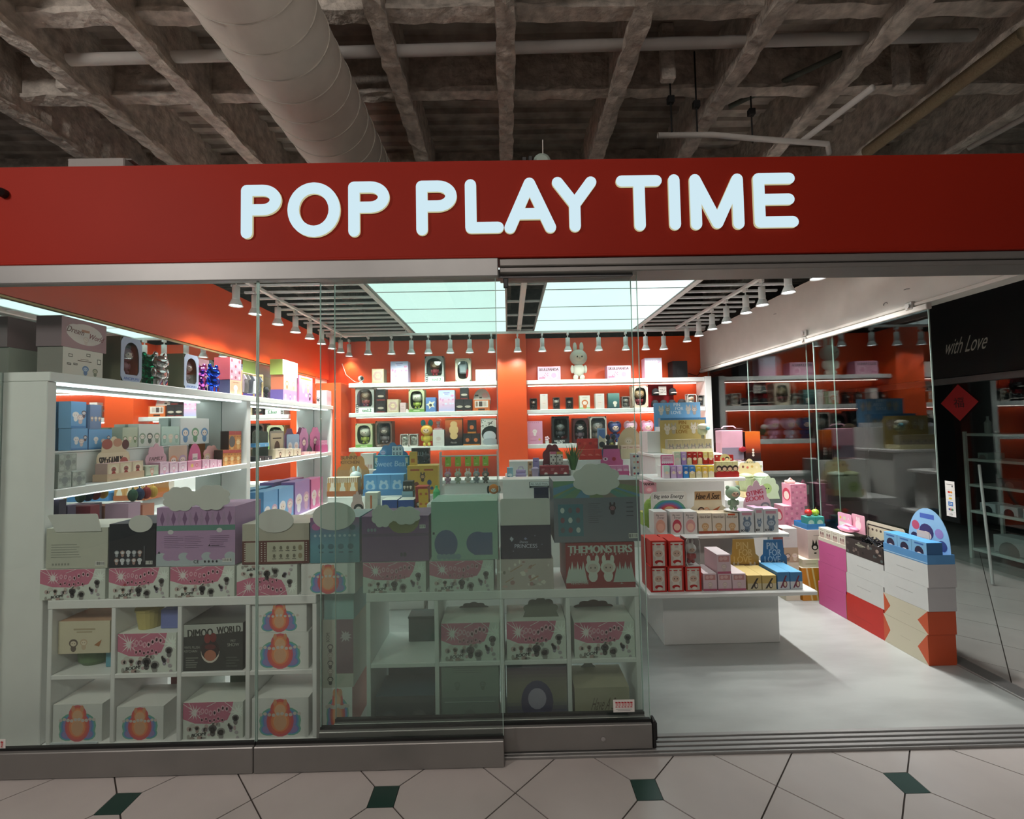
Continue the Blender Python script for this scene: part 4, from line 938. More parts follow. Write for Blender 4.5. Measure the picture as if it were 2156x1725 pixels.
# --- corner gap between the two shelves
XQ = CELLS[7][1]+.026
def clearof(pl): a, b = max(XQ, pl[2][0]-pl[0]/2), pl[2][0]+pl[0]/2; return b-a, pl[1], ((a+b)/2, pl[2][1], pl[2][2]), pl[3]
pl = clearof(FP(668, 742, 1448, YU+.065, .0)); carton(pl, .25, ('#b0504a', '#a8564e', '#c9c4bc'), 'red and teal rainbow box at the bottom of the corner stack', p_rainbow, name='rainbow_box'); za = pl[1]
pl = clearof(FP(672, 744, 1305, YU+.065, za)); 
def p_side(P):
    P.rect(0, 0, 1, 1, '#b7b5a8'); P.rect(.45, .2, 1, 1, '#7d5a66').burst(.75, .75, .05, .12, 10, '#b7aeb0').text('BOOM!', .17, .74, .05, '#20201f', .3, H90)
    for k in range(5): P.toy(.25, .12+.12*k, .045, ('#5c5652', '#a39a90')[k % 2], '#c9c0b4')
carton(pl, .25, ('#b7b5a8', '#a9a79b', '#c9c8be'), 'splash toy box standing on its end in the corner stack', p_side, name='splash_box'); zb = za+pl[1]
pl = FP(682, 745, 1242, YU+.065, zb); pl = (pl[0], .746-zb, pl[2], 0); carton(pl, .25, ('#8fb5b2', '#86aaa8', '#9dc2bf'), 'plain pale blue box on top of the corner stack', lambda P: P.rect(.04, .04, .96, .06, '#7fa5a2').rect(.04, .94, .96, .96, '#7fa5a2'))
# --- cells of the right cube shelf
ZRm = .385
tag(MB().bbox(-.075, .075, 0, .1, 0, .13, .003).bbox(-.078, .078, -.002, .102, .13, .142, .002).obj('gift_box', mat('#123f3c', .5), None, (aY(888, 1340, YU+.23)[0], YU+.23, ZRm+.001)), 'dark green lidded box at the back of the open cube cell', 'box')
o = W(928, 1054, 1312, ZRm, WS, 'pink splash toy box beside the open cell, dark card shape behind', p_splash, d=.22, name='splash_box'); pxflap(o, 'scallop', 965, 1030, 1268, 1290, '#4e5048', .2)
o = W(1066, 1193, 1308, ZRm, WS, 'pink splash toy box in the middle cell with an orange top', p_splash, d=.22, name='splash_box'); pxflap(o, 'scallop', 1100, 1176, 1258, 1300, '#6e7264', .05)
o = W(1208, 1337, 1310, ZRm, WS, 'pink splash toy box in the cell by the entrance, brown jagged card behind', p_splash, d=.22, name='splash_box'); pxflap(o, 'scallop', 1206, 1292, 1263, 1290, '#6b5044', .2)
pl = FP(790, 914, 1466, YU+.012, ZLb); carton(pl, .2, ('#2c3c44', '#26343b', '#33505e'), 'dark printed box at the front of the bottom cell', p_toys('#2f3d42', ['#3a4a50', '#454c4e'], 2, '#4c5254'))
tag(MB().bbox(-.14, .14, 0, .12, 0, .27, .004).box(-.12, .12, -.001, 0, .1, .11).obj('gift_box', mat('#1e4a63', .5), None, (-.57, YU+.225, ZLb+.001)), 'dark blue box at the back of the bottom cell', 'box')
pl = FP(928, 1050, 1468, YU+.012, ZLb); carton(pl, .25, ('#6f7f76', '#66756c', '#8c9c92'), 'grey-green glossy box at the bottom of a two-box stack in a cell', lambda P: P.rect(.06, .85, .94, .88, '#8ea096').ell(.5, .4, .2, .25, '#62716a')); zb = ZLb+pl[1]
W(928, 1050, 1397, zb, ('#7d8c80', '#748276', '#98a79b'), 'pale sage box stacked on the grey-green box in a cell', lambda P: P.toy(.28, .4, .1, '#6d7a6c', '#77867a').toy(.72, .4, .1, '#6a7568', '#75837a').lines(.2, .8, .75, .95, 3, '#6d7a6e', .15), d=.25)
def p_blur(P):
    p_grad(['#2c3060', '#4a4a6c', '#7f7d68', '#80786a', '#5c4c58'])(P); P.ell(.5, .45, .26, .34, '#37325c', 20).ell(.5, .5, .15, .17, '#a59bb0').ell(.5, .12, .3, .2, '#3a3a66')
W(1066, 1196, 1405, ZLb, ('#565468', '#4a485c', '#6a6878'), 'violet box with a blurred hooded figure print', p_blur)
def p_seat(P): P.text('Have A Seat', .6, .6, .3, '#6d5a48', .55, 0, .3).ell(.3, .12, .05, .06, '#6d6250').ell(.7, .1, .04, .05, '#6d6250')
o = W(1209, 1325, 1448, ZLb, ('#a89f86', '#9a917a', '#b7ad93'), 'beige box with handwritten title and open top in the end cell', p_seat, d=.22); pxflap(o, 'rect', 1212, 1275, 1423, 1440, '#6e4c40', .21); pxflap(o, 'cloud', 1222, 1254, 1394, 1426, '#c2c2ba', .20)
# ================================================================ BACK SHELVES
YS_ = 6.33
def B(k, x0, x1, yt, c, label, pr=None, d=.16, dy=0, **kw): return carton(FP(x0, x1, yt, YS_+dy, SZ[k]), d, c, label, pr, **kw)
def BW(k, x0, x1, yt, c, ci, label, fig=None, hole='rect', pr=None, d=.17, dy=0, **kw): return window_box(FP(x0, x1, yt, YS_+dy, SZ[k]), d, c, ci, label, fig, hole, pr, **kw)
HOLO = p_grad(['#b9b6dc', '#d7b3cf', '#e0b8c8', '#c3c6e6', '#b4c8ea'])
def p_holo(P):
    HOLO(P); random.seed(4)
    for k in range(14): P.ell(random.random()*.8+.1, random.random()*.6+.25, random.uniform(.03, .09), random.uniform(.02, .06), random.choice(('#d98fb8', '#e9c9dc', '#c9d4f0')), 8)
    P.rect(.3, .86, .7, .9, '#8d7fb0').rect(.38, .8, .62, .82, '#8d7fb0')
def p_flower(P):
    P.rect(.1, .1, .9, .9, '#d9c7ae')
    for k in range(6): a = k*math.pi/3; P.ell(.5+.2*math.cos(a)*P.h/P.w, .5+.2*math.sin(a), .15, .15, '#cba7a0')
    P.ell(.5, .5, .17, .17, '#e7cfa8')
    for k in (-1, 1): P.ell(.5+k*.09, .52, .02, .03, '#3a2a2a', 6)
def p_ted(P):
    P.rect(0, 0, 1, .2, '#e4e6e0').text('ted.2', .62, .1, .12, '#1d6a3a', .5, 0, 0, .05).rect(.03, .02, .16, .34, '#20201f')
    for k in range(4): P.rect(.05, .05+.07*k, .14, .09+.07*k, '#b9b9b4')
BRN = ('#5e463a', '#4e3a32', '#6e5646')
# top shelf, mirror side
r = empty('security_camera', (aY(759, 800, 6.36)[0], 6.38, SZ[0]+.001)); tag(r, 'small white ball security camera on the top back shelf', 'camera')
MB().lathe([(.03, 0), (.03, .02), (.012, .035)], (0, 0, 0), 16).obj('base', WHITE, r); MB().ell((0, 0, .075), (.042, .042, .042)).obj('housing', WHITE, r, smooth=True); MB().ell((.018, -.022, .078), (.026, .024, .028)).obj('lens', BLACK, r, smooth=True)
pipe([(aY(762, 798, 6.42)[0], 6.44, SZ[0]+.005), (aY(745, 790, 6.5)[0], 6.52, SZ[0]+.05), (aY(728, 770, 6.58)[0], 6.59, SZ[0]+.16), (aY(720, 745, 6.59)[0], 6.59, SZ[0]+.33)], .004, mat('#d8cfc8', .5), 'thin white wire running from the shelf camera up the wall', 'cable', 'cable', 6)
B(0, 783, 808, 777, ('#cbb795', '#a99a80', '#d8c8a8'), 'small square cream flower box on the top back shelf', p_flower)
B(0, 822, 859, 761, ('#c3b4d8', '#b9aacb', '#cfc4e0'), 'pastel holographic box on the top back shelf', p_holo)
BW(0, 894, 934, 750, ('#8f918c', '#74766f'), '#5c5a56', 'grey window box with a brown bear in red on the top back shelf', ('#8e2733', '#7a4f38', '#c9a98a', 'round'), 'arch', p_ted, m=(.08, .92, .24, .93))
def p_bag(P): P.rect(.3, .94, .7, .96, '#8a7f70')
r = BW(0, 958, 991, 755, ('#c9bda6', '#b5aa94'), '#4a4a4c', 'cream window box holding a little grey bag with red bottle', None, 'oval', p_bag, m=(.14, .86, .1, .9))
MB().bbox(-.06, .05, .03, .09, .12, .26, .015).tube([(-.05, .05, .25), (-.03, .05, .31), (.03, .05, .31), (.04, .05, .25)], .008, 6).obj('grey_bag', mat('#8f9498', .4), r); MB().lathe([(.022, 0), (.022, .09), (.01, .12)], (.06, .05, .06), 12).obj('red_bottle', mat('#b0222c', .4), r)
def p_floral(P):
    random.seed(8)
    for k in range(22): P.ell(random.random()*.9+.05, random.random()*.85+.08, .05, .05, random.choice(('#c9a8a8', '#b9b0a0', '#a7b09a', '#d8b0b8')), 7)
B(0, 1001, 1044, 778, ('#d8d2ca', '#c4beb6', '#e0dbd4'), 'low white floral box beside the orange pillar', p_floral)
# top shelf, entrance side
def p_skull(P):
    P.rect(0, 0, 1, 1, '#d79fb4'); P.text('SKULLPANDA', .48, .78, .2, '#241c20', .86, 0, 0, .05).ell(.7, .38, .3, .3, '#e3bccb').ell(.7, .34, .2, .2, '#d590aa').rect(.05, .1, .3, .2, '#b9708c')
    random.seed(2)
    for k in range(10): P.ell(random.random()*.4+.05, random.random()*.4+.1, .03, .03, '#8c4a62', 6)
SKP = ('#d79fb4', '#b9788f', '#e0b4c4')
B(0, 1132, 1180, 772, SKP, 'pink box with black title between the pillar and the white plush', p_skull)
doll((aY(1219, 800, 6.45)[0], 6.45, SZ[0]), 0, .56, '#cfc9bb', '#c6c0b2', '#d9c6b0', 'large white long-eared plush on the top back shelf', 'long', m=PLUSH, name='plush_toy', cat='plush')
B(0, 1278, 1328, 770, SKP, 'pink box with black title on the far side of the white plush', p_skull)
def p_silver(P):
    p_grad(['#d9a9c0', '#e6bfd0', '#cfc6da', '#d9d4e2'])(P); random.seed(6)
    for k in range(26): u, v = random.random()*.8+.1, random.random()*.45+.5; P.line([(u, v), (u+random.uniform(-.12, .12), v+random.uniform(-.08, .08))], .02, random.choice(('#eceaf0', '#c99ab2', '#b9b4c8')))
B(0, 1357, 1393, 754, ('#d9b9cc', '#d3a8bd', '#e0c8d6'), 'tall pink box with silvery shards on the top back shelf', p_silver)
o = B(0, 1416, 1447, 760, ('#17171a', '#1c1c1f', '#242427'), 'black upright loudspeaker on the top back shelf', None, cat='speaker', name='shelf_speaker', d=.2); P = Print(.2, .24); MB().lathe([(.055, 0), (.055, .003), (.045, .002)], (0, -.0035, .08), 20, axis='y').obj('speaker_cone', mat('#232326', .7), o); MB().lathe([(.03, 0), (.03, .003), (.02, .002)], (0, -.0035, .18), 16, axis='y').obj('tweeter', mat('#232326', .7), o)
pts = [(1450, 786), (1468, 792), (1480, 778), (1482, 765), (1478, 730), (1482, 712)]
pipe([(aY(a, b, 6.56)[0], 6.57, aY(a, b, 6.56)[1]) for a, b in pts], .005, BLACK, 'black cable hanging from the beam to the loudspeaker', 'cable', 'cable', 6)
pipe([(aY(a, b, 6.5)[0], 6.5, max(SZ[0]+.006, aY(a, b, 6.5)[1])) for a, b in ((1460, 797), (1470, 800), (1482, 798), (1490, 801))], .004, BLACK, 'loose black cable lying at the end of the top back shelf', 'cable', 'cable', 6)
# middle shelf, mirror side
BW(1, 748, 787, 815, ('#a5a69f', '#85867e'), '#6a6862', 'larger grey window box with a brown bear on the middle back shelf', ('#8e2733', '#6e4a36', '#c0a086', 'round'), 'arch', p_ted, m=(.08, .92, .24, .93))
CAPF = ('#241a1c', '#221a1b', '#9a7f66', 'round')
def p_cap(P): P.ell(.5, .5, .34, .3, '#2f2a2c').ell(.5, .38, .26, .1, '#b5a898').rect(.1, .02, .9, .1, '#7c2a26')
def stackbox(k, x0, x1, ys, c, labels, pr, d=.12, **kw):
    z = SZ[k]
    for yt, lb in zip(ys, labels):
        pl = FP(x0, x1, yt, YS_, z); carton(pl, d, c, lb, pr, name='cap_box', **kw); z += pl[1]
CAP = ('#231d1f', '#3a1f20', '#2c2527')
stackbox(1, 791, 812, (844, 819), CAP, ('lower black cap box beside the large bear window box', 'upper black cap box beside the large bear window box'), p_cap)
B(1, 815, 839, 841, ('#cbb795', '#a99a80', '#d8c8a8'), 'square cream flower box on the middle back shelf', p_flower)
B(1, 842, 854, 848, ('#d6b9b8', '#c9a9a8', '#e0c8c6'), 'small plain pinkish box beside the cream flower box', lambda P: P.rect(.2, .3, .8, .34, '#b98f90').rect(.25, .6, .75, .64, '#b98f90'))
tag(MB().lathe([(.035, 0), (.03, .03), (.005, .045)], (0, 0, 0), 14).obj('white_cone', mat('#dcd2c8', .5), None, (aY(857, 864, 6.35)[0], 6.37, SZ[1]+.001)), 'little white cone lid lying on the middle back shelf', 'ornament')
GRW = ('#b3b58f', '#8f9a6c')
def p_grass(P): P.rect(0, 0, 1, .12, '#6f9a4a').rect(.3, .04, .7, .07, '#dfe3c0')
BW(1, 860, 893, 820, GRW, '#6f6a62', 'green and cream window box with a pale doll on the middle back shelf', ('#b7c24f', '#dcd4c0', '#ead8c4', 'hair', '#e2dccb'), 'oval', p_grass, m=(.1, .9, .13, .93))
def p_star(P):
    P.rect(.05, .05, .95, .95, '#5f7fb4'); P.burst(.5, .5, .16, .42, 5, '#dcd3b8').ell(.5, .46, .1, .1, '#33363c')
B(1, 896, 917, 837, ('#5f7fb4', '#4f6a9c', '#7f9cc8'), 'blue box with a pale star on the middle back shelf', p_star)
B(1, 923, 957, 822, ('#c3b4d8', '#b9aacb', '#cfc4e0'), 'pastel holographic box on the middle back shelf', p_holo)
pl = FP(959, 976, 841, YS_, SZ[1]); carton(pl, .12, CAP, 'bottom black cap box nearer the holographic box in the trio', p_cap, name='cap_box')
pl = FP(976, 993, 841, YS_, SZ[1]); carton(pl, .12, CAP, 'bottom black cap box nearer the orange photo box in the trio', p_cap, name='cap_box')
pl2 = FP(968, 986, 816, YS_, SZ[1]+pl[1]); carton(pl2, .12, CAP, 'single black cap box on top of the trio', p_cap, name='cap_box')
def p_photo(P): P.rect(.1, .3, .9, .92, '#d6cdc4').rect(.34, .4, .56, .85, '#4a3c3a').rect(.6, .4, .8, .85, '#b9a79c').rect(.15, .4, .28, .85, '#8a6a58').rect(.3, .05, .7, .2, '#3a2418')
o = B(1, 996, 1031, 842, ('#c4622c', '#9c4a20', '#dcd6ce'), 'orange and white photo box with a raised grey header', p_photo); flap(o, 'arch', -.125, .125, .11, .33, '#b5aca6', .14, pr=lambda P: P.ell(.68, .55, .2, .18, '#c99a98').rect(.1, .5, .3, .6, '#3a3a3a').rect(.35, .35, .5, .45, '#3a3a3a'))
# middle shelf, entrance side
def blister(k, x0, x1, yt, c, fig, label, dy=0): return BW(k, x0, x1, yt, (c, c), c, label, fig, 'rect', None, d=.09, dy=dy, m=(.06, .94, .1, .95), clear=True)
blister(1, 1115, 1131, 839, '#3a2c2a', ('#3c3230', '#4a3a36', '#cdb09c', 'round'), 'small dark boxed toy nearest the pillar on the middle shelf')
def p_white(P): P.toy(.5, .42, .2, '#d8c8c0', '#e0c9bf', 1).rect(.3, .88, .7, .9, '#9a8a88')
B(1, 1137, 1153, 830, ('#d2c8c2', '#c2b8b2', '#dcd4ce'), 'tall slim white box between two dark boxed toys', p_white, d=.09)
blister(1, 1164, 1179, 837, '#4a3d3a', ('#3d3836', '#8a827c', '#d0baa8', 'round'), 'small boxed toy with grey cap on the middle shelf')
blister(1, 1191, 1207, 837, '#332827', ('#2c2728', '#3a3032', '#cdb09c', 'long'), 'small boxed toy with dark ears beside the green based box')
B(1, 1220, 1242, 833, ('#d9d0c4', '#8fae78', '#d9d0c4'), 'white and green box with an orange hooded toy print', both(p_toy(None, '#c9703c', '#ecd9cd', '#8fb27a', None, '#b9a99c', 0)), d=.09)
B(1, 1253, 1272, 829, ('#d2c8c2', '#c2b8b2', '#dcd4ce'), 'tall slim white box next to the teal box', p_white, d=.09)
B(1, 1280, 1304, 828, ('#3f6a68', '#2c4c4c', '#4f7f7c'), 'teal box with a dark seaside print on the middle shelf', both(p_grad(['#2c4648', '#3f6a68', '#6c9088']), lambda P: P.toy(.6, .35, .14, '#d8d2c2', '#e8dccb')), d=.1)
blister(1, 1309, 1327, 835, '#8d8680', ('#7f7872', '#8f8780', '#cbb6a6', 'round'), 'small clear boxed grey toy beside the framed doll')
BW(1, 1331, 1364, 812, ('#cdbfa8', '#bbae98'), '#514a46', 'cream window box with a capped doll and red bag', ('#8d3038', '#a88a62', '#d8b89c', 'hair', '#c0a070'), 'oval', p_bag, m=(.12, .88, .1, .92))
# acrylic holder with black caps
XH0, XH1 = aY(1371, 850, YS_)[0], aY(1426, 850, YS_)[0]
r = empty('cap_holder', ((XH0+XH1)/2, YS_, SZ[1]+.001)); tag(r, 'red backed acrylic holder full of black caps', 'holder'); hw = (XH1-XH0)/2
MB().box(-hw, hw, .13, .136, 0, .34).obj('back_board', mat('#9c1c22', .4), r); MB().box(-hw, hw, 0, .13, 0, .006).obj('bottom_tray', mat('#9c1c22', .4), r); MB().box(-hw, hw, .0, .13, .172, .178).obj('middle_tray', CLEAR, r)
def cap(x, y, z, s, label, group):
    r = empty('black_cap', (x, y, z)); tag(r, label, 'cap', group)
    MB().lathe([(s*.5, 0), (s*.5, s*.45), (s*.42, s*.8), (s*.2, s*.97), (s*.02, s)], (0, 0, 0), 16).obj('crown', mat('#1b1a1d', .8), r, smooth=True)
    mb = MB(); mb.card([(s*.45*math.cos(math.pi*i/10), s*.3-abs(math.cos(math.pi*i/10))*s*.05+s*.08*math.sin(math.pi*i/10)) for i in range(11)], -s*.62, -s*.42); mb.obj('badge', mat('#cfc7bc', .6), r)
for i, px in enumerate((1379, 1397, 1415)): cap(aY(px, 850, 6.4)[0], YS_+.07, SZ[1]+.009, .105, 'black cap in the lower row of the red acrylic holder', 'caps in the lower holder row')
for i, px in enumerate((1380, 1416)): cap(aY(px, 825, 6.4)[0], YS_+.07, SZ[1]+.18, .105, 'black cap in the upper row of the red acrylic holder', 'caps in the upper holder row')
X = aY(1397, 825, YS_)[0]; o = MB().box(-.055, .055, 0, .003, 0, .13).obj('label_card', mat('#bdb6ae', .5), None, (X, YS_+.04, SZ[1]+.18)); tag(o, 'pale card with two words between the upper caps', 'card'); P = Print(.11, .13); P.text('WILD', .5, .6, .2, '#222', .8).text('EARTH', .5, .3, .2, '#222', .8); P.build(o)
cap(aY(1435, 850, 6.4)[0], YS_+.06, SZ[1]+.001, .12, 'black cap standing outside the red holder', None)
blister(1, 1447, 1467, 830, '#cfc4b8', ('#cfc3b4', '#d2c6b6', '#d99a6a', 'round'), 'clear boxed white hooded toy near the shelf end')
blister(1, 1469, 1484, 832, '#8c847c', ('#4a4442', '#6d6560', '#cdb6a4', 'round'), 'clear boxed grey capped toy at the shelf end panel')
# lowest shelf, mirror side
BW(2, 748, 784, 892, GRW, '#6f6a62', 'green and cream window box with a pale doll on the lowest back shelf', ('#b7c24f', '#dcd4c0', '#ead8c4', 'hair', '#e2dccb'), 'oval', p_grass, m=(.1, .9, .13, .93))
BW(2, 790, 825, 887, BRN[:2], '#4a3a33', 'dark brown window box with a grey-clad doll', ('#8d7f80', '#5c4c48', '#d6bfae', 'hair', '#4a3a36'), 'rect', lambda P: P.text('ARU', .2, .06, .06, '#cfc6bc', .3), m=(.08, .92, .12, .92))
blister(2, 842, 860, 914, '#d3cac0', ('#d8d0c4', '#dcd4c8', '#a8a490', 'round'), 'clear boxed white suited toy beside the brown window box')
blister(2, 861, 880, 914, '#d3cac0', ('#d8d0c4', '#dcd4c8', '#a8a490', 'round'), 'clear boxed white suited toy next to the teal-bow doll')
doll((aY(899, 930, 6.4)[0], 6.4, SZ[2]), 0, .385, '#cdb43c', '#d8a83a', '#e9c8a4', 'yellow-dressed doll with large teal bow ears on the back shelf', 'bow', '#3f9a9a')
B(2, 911, 935, 905, ('#d8d2cc', '#c6c0ba', '#e2dcd6'), 'plain white box carrying a glass dome ornament', lambda P: P.ell(.5, .45, .16, .12, '#c9bcb4').rect(.3, .2, .7, .22, '#b9aea6'), d=.14)
zt = SZ[2]+FP(911, 935, 905, YS_, SZ[2])[1]
r = empty('dome_ornament', (aY(923, 900, 6.4)[0], 6.4, zt+.001)); tag(r, 'pink figure under a clear glass dome on a white box', 'ornament'); MB().lathe([(.065, 0), (.065, .02)], (0, 0, 0), 18).obj('base', mat('#c98f98', .4), r)
mb = MB()
for x in doll_parts(.11, '#d9a3ac', '#d9a8b0', '#ecd2c6', 'round'): k = len(mb.v); mb.v += x.v; mb.f += [[i+k for i in f] for f in x.f]; mb.mi += x.mi; mb.col += x.col
o = mb.obj('small_figure', VINYL, r, smooth=True); o.location.z = .021
MB().ell((0, 0, .085), (.062, .062, .072)).obj('glass_dome', CLEAR, r, smooth=True)
def p_sunset(P): p_grad(['#1c1a1c', '#2a1c1c', '#6d3a2c', '#b9542c', '#c9703c'])(P); P.ell(.5, .58, .17, .19, '#d8b27c').ell(.5, .36, .14, .13, '#d8b27c').ell(.5, .78, .13, .12, '#d8b27c'); P.text('Nude', .5, .12, .07, '#a9a6a2', .5, 0, .3)
B(2, 937, 973, 881, ('#7a4430', '#2a2224', '#c4683a'), 'orange to black gradient box with a cream silhouette', p_sunset)
def p_cap2(P): P.ell(.5, .52, .3, .3, '#33292a').ell(.5, .46, .16, .16, '#c46a3c').rect(0, 0, 1, .12, '#b9702c')
CAP2 = ('#221c1e', '#2b2022', '#2c2527')
pl = FP(975, 993, 913, YS_, SZ[2]); carton(pl, .12, CAP2, 'bottom orange-rimmed black toy box next to the gradient box', p_cap2, name='cap_box'); carton(FP(993, 1010, 913, YS_, SZ[2]), .12, CAP2, 'bottom orange-rimmed black toy box next to the comic box', p_cap2, name='cap_box')
carton(FP(984, 1002, 885, YS_, SZ[2]+pl[1]), .12, CAP2, 'top orange-rimmed black toy box of the three', p_cap2, name='cap_box')
def p_comic(P):
    P.rect(0, 0, 1, 1, '#d6d2ca'); random.seed(12)
    for k in range(18): P.ell(random.random(), .55+random.random()*.42, .02, .02, '#1c1c1e', 6)
    P.ell(.62, .42, .34, .3, '#1a1a1c').ell(.55, .33, .24, .2, '#c9ced4').ell(.6, .12, .3, .14, '#a9b0b6').line([(.5, .75), (.75, .88)], .03, '#1c1c1e')
B(2, 1012, 1045, 881, ('#d6d2ca', '#b9b5ad', '#dcd8d0'), 'white comic box with black ink shapes beside the pillar', p_comic)
# lowest shelf, entrance side
def p_pinkbox(P): P.rect(0, 0, 1, 1, '#dc9fbb').toy(.5, .55, .1, '#e6e0dc', '#ecdcd4'); [P.rect(.12+.12*k, .92, .16+.12*k, .95, '#a85a7c') for k in range(6)]; P.ell(.8, .2, .05, .05, '#e0b44c').rect(.2, .15, .6, .18, '#c47a9a').rect(.2, .3, .7, .32, '#c47a9a')
B(2, 1109, 1142, 887, ('#dc9fbb', '#c4829f', '#e4b4c8'), 'flat pink box standing beside the orange pillar', p_pinkbox)
r = empty('flower_ornament', (aY(1152, 930, 6.36)[0], 6.37, SZ[2]+.001)); tag(r, 'tiny white pot with a pink flower on the lowest back shelf', 'ornament'); MB().lathe([(.025, 0), (.03, .045)], (0, 0, 0), 14).obj('pot', WHITE, r)
mb = MB(); [mb.ell((.022*math.cos(a), -.01, .075+.022*math.sin(a)), (.015, .01, .015)) for a in [k*1.257 for k in range(5)]]; mb.tube([(0, 0, .045), (0, -.004, .07)], .004, 6); mb.obj('flower', mat('#e6c3cb', .5), r)
BW(2, 1162, 1198, 877, ('#1b1b1e', '#222226'), '#2c2c30', 'black window box with a hatted grey doll and white title', ('#5c5c60', '#6a6862', '#8d8a86', 'long', '#4a4a48'), 'rect', lambda P: P.text('FALL INTO', .42, .10, .06, '#d8d6d0', .6, 0, 0, .06).text('WILD', .42, .035, .06, '#d8d6d0', .5, 0, 0, .06), m=(.1, .9, .17, .92))
BW(2, 1206, 1238, 881, ('#40181b', '#4a1c1f'), '#5a2a2a', 'maroon window box with a dark-haired doll', ('#8d6f78', '#33272a', '#e0cfc6', 'hair', '#4a2a28'), 'arch', lambda P: P.text('ARU', .4, .06, .06, '#cfc6bc', .4), m=(.08, .92, .12, .94))
BW(2, 1241, 1277, 877, ('#b9b2a8', '#a8a198'), '#8d8680', 'pale grey framed box with a grey furry doll', ('#8a827c', '#8f867f', '#bfa99c', 'round'), 'rect', None, m=(.08, .92, .06, .94))
for px, c1, c2, c3, lb in ((1295, '#27356e', '#27356e', '#e6c8b4', 'navy hooded doll on the lowest back shelf'), (1329, '#cdbccd', '#d3a5b8', '#e6c8b4', 'lilac hooded doll behind the beige dome display'), (1363, '#d593ae', '#d797b0', '#e9cbb8', 'pink hooded doll next to the small plant ornament')):
    doll((aY(px, 930, 6.42)[0], 6.42, SZ[2]), 0, .33, c1, c2, c3, lb, 'hair', c2)
r = empty('toy_plant', (aY(1384, 925, 6.4)[0], 6.4, SZ[2]+.001)); tag(r, 'small toy plant with orange flower by the pink hooded doll', 'ornament'); MB().lathe([(.03, 0), (.035, .05)], (0, 0, 0), 12).obj('pot', mat('#c9a0a0', .5), r); MB().ell((.02, 0, .11), (.045, .04, .05)).obj('leaves', mat('#2f4a2c', .7), r); MB().ell((-.02, -.03, .09), (.022, .015, .022)).obj('flower', mat('#cc6a3a', .5), r); MB().ell((0, 0, .18), (.04, .035, .04)).obj('white_bloom', mat('#d8d4cc', .6), r)
# ================================================================ LEFT CABINET GOODS
ZT_, XF = 1.945, -2.475
def Lb(x0, x1, yt, c, label, pr=None, z0=ZT_, X=XF, d=.14, **k):
    pl = LP(x0, x1, yt, X, z0); carton(pl, d, c, label, pr, **k); return z0+pl[1]
def p_frames(P):
    P.rect(0, 0, 1, 1, '#cfc9bd')
    for u, v, s in ((.18, .72, .12), (.62, .82, .12), (.9, .62, .2), (.15, .4, .08), (.3, .42, .08)): P.rect(u-.05, v-s/2, u+.05, v+s/2, '#5c564c').rect(u-.035, v-s/2+.03, u+.035, v+s/2-.03, '#d8d2c4')
    P.toy(.55, .28, .13, '#5f7fa8', '#a9bcd2').toy(.8, .24, .11, '#7a7f6a', '#b9b59c').rect(.35, .55, .7, .58, '#6a5a4c').rect(.42, .62, .62, .64, '#6a5a4c')
z = Lb(132, 217, 729, ('#cfc9bd', '#77746c', '#c4beb2'), 'white box printed with little picture frames on the cabinet top', p_frames)
def p_dream(P): P.rect(0, 0, 1, 1, '#a07a7e').ell(.52, .52, .62, .36, '#d0c4bc', 22).ell(.28, .56, .3, .26, '#d0c4bc').text('Dream', .3, .6, .2, '#6a4038', .36, -.1, .3, .02).text('World', .76, .48, .18, '#7a2c30', .34, -.1, .3, .02).toy(.52, .36, .1, '#c9b4a8', '#dccdc0').rect(.42, .6, .6, .68, '#a8765a')
Lb(130, 225, 664, ('#a07a7e', '#6e5c60', '#b3948f'), 'dusty pink box with script title stacked on the picture-frame box', p_dream, z0=z)
def boxwin(x0, x1, yt, label, cb, ch): 
    pl = LP(x0, x1, yt, XF, ZT_); window_box(pl, .15, ('#b4bed6', '#8d8a70'), '#6a5560', label, (cb, ch, '#d9c2b4', 'round'), 'arch', lambda P: P.text('ANCIPUFU', .5, .07, .06, '#5c76b4', .8, 0, 0, .05), m=(.14, .86, .16, .9))
boxwin(255, 300, 707, 'pale blue window box with a plum doll beside the picture-frame box', '#8a6470', '#7a5864')
boxwin(388, 419, 744, 'pale blue window box with a mauve doll between the chrome bears', '#8c6a74', '#9a7a80')
def bear(px, yt, col, label, X=-2.50):
    y, z = aX(px, yt, X); H = z-ZT_; r = empty('chrome_bear', (X, y, ZT_+.001), H90); tag(r, label, 'figure'); M = mat(col, .13, 1., .02)
    b = MB()
    for k in (-1, 1): b.bbox(k*.1*H-.085*H, k*.1*H+.085*H, -.1*H, .08*H, 0, .22*H, .03*H).ell((k*.24*H, 0, .38*H), (.06*H, .07*H, .14*H))
    b.ell((0, 0, .36*H), (.2*H, .15*H, .2*H), n=16, m=10); b.obj('body', M, r, smooth=True)
    MB().ell((0, 0, .69*H), (.23*H, .19*H, .2*H), n=16, m=10).ell((0, -.17*H, .65*H), (.09*H, .06*H, .07*H)).obj('head', M, r, smooth=True)
    [MB().ell((s*.17*H, 0, .89*H), (.085*H, .05*H, .09*H)).obj('ear', M, r, smooth=True) for s in (-1, 1)]
bear(314, 742, '#1c8a5c', 'shiny green chrome bear figure on the cabinet top', -2.61); bear(338, 741, '#c9c4c2', 'shiny silver chrome bear figure on the cabinet top'); bear(449, 766, '#1744c4', 'shiny blue chrome bear figure on the cabinet top'); bear(423, 763, '#b455a8', 'shiny pink chrome bear figure half hidden by the blue one', -2.64)
z = Lb(484, 508, 799, ('#d9b59c', '#38405e', '#c9a08c'), 'navy and peach box at the bottom of a pair beside the blue bear', p_toy('#d4a487', '#d8d0c8', '#e8dccb', None, None, '#8a5a4a', 0))
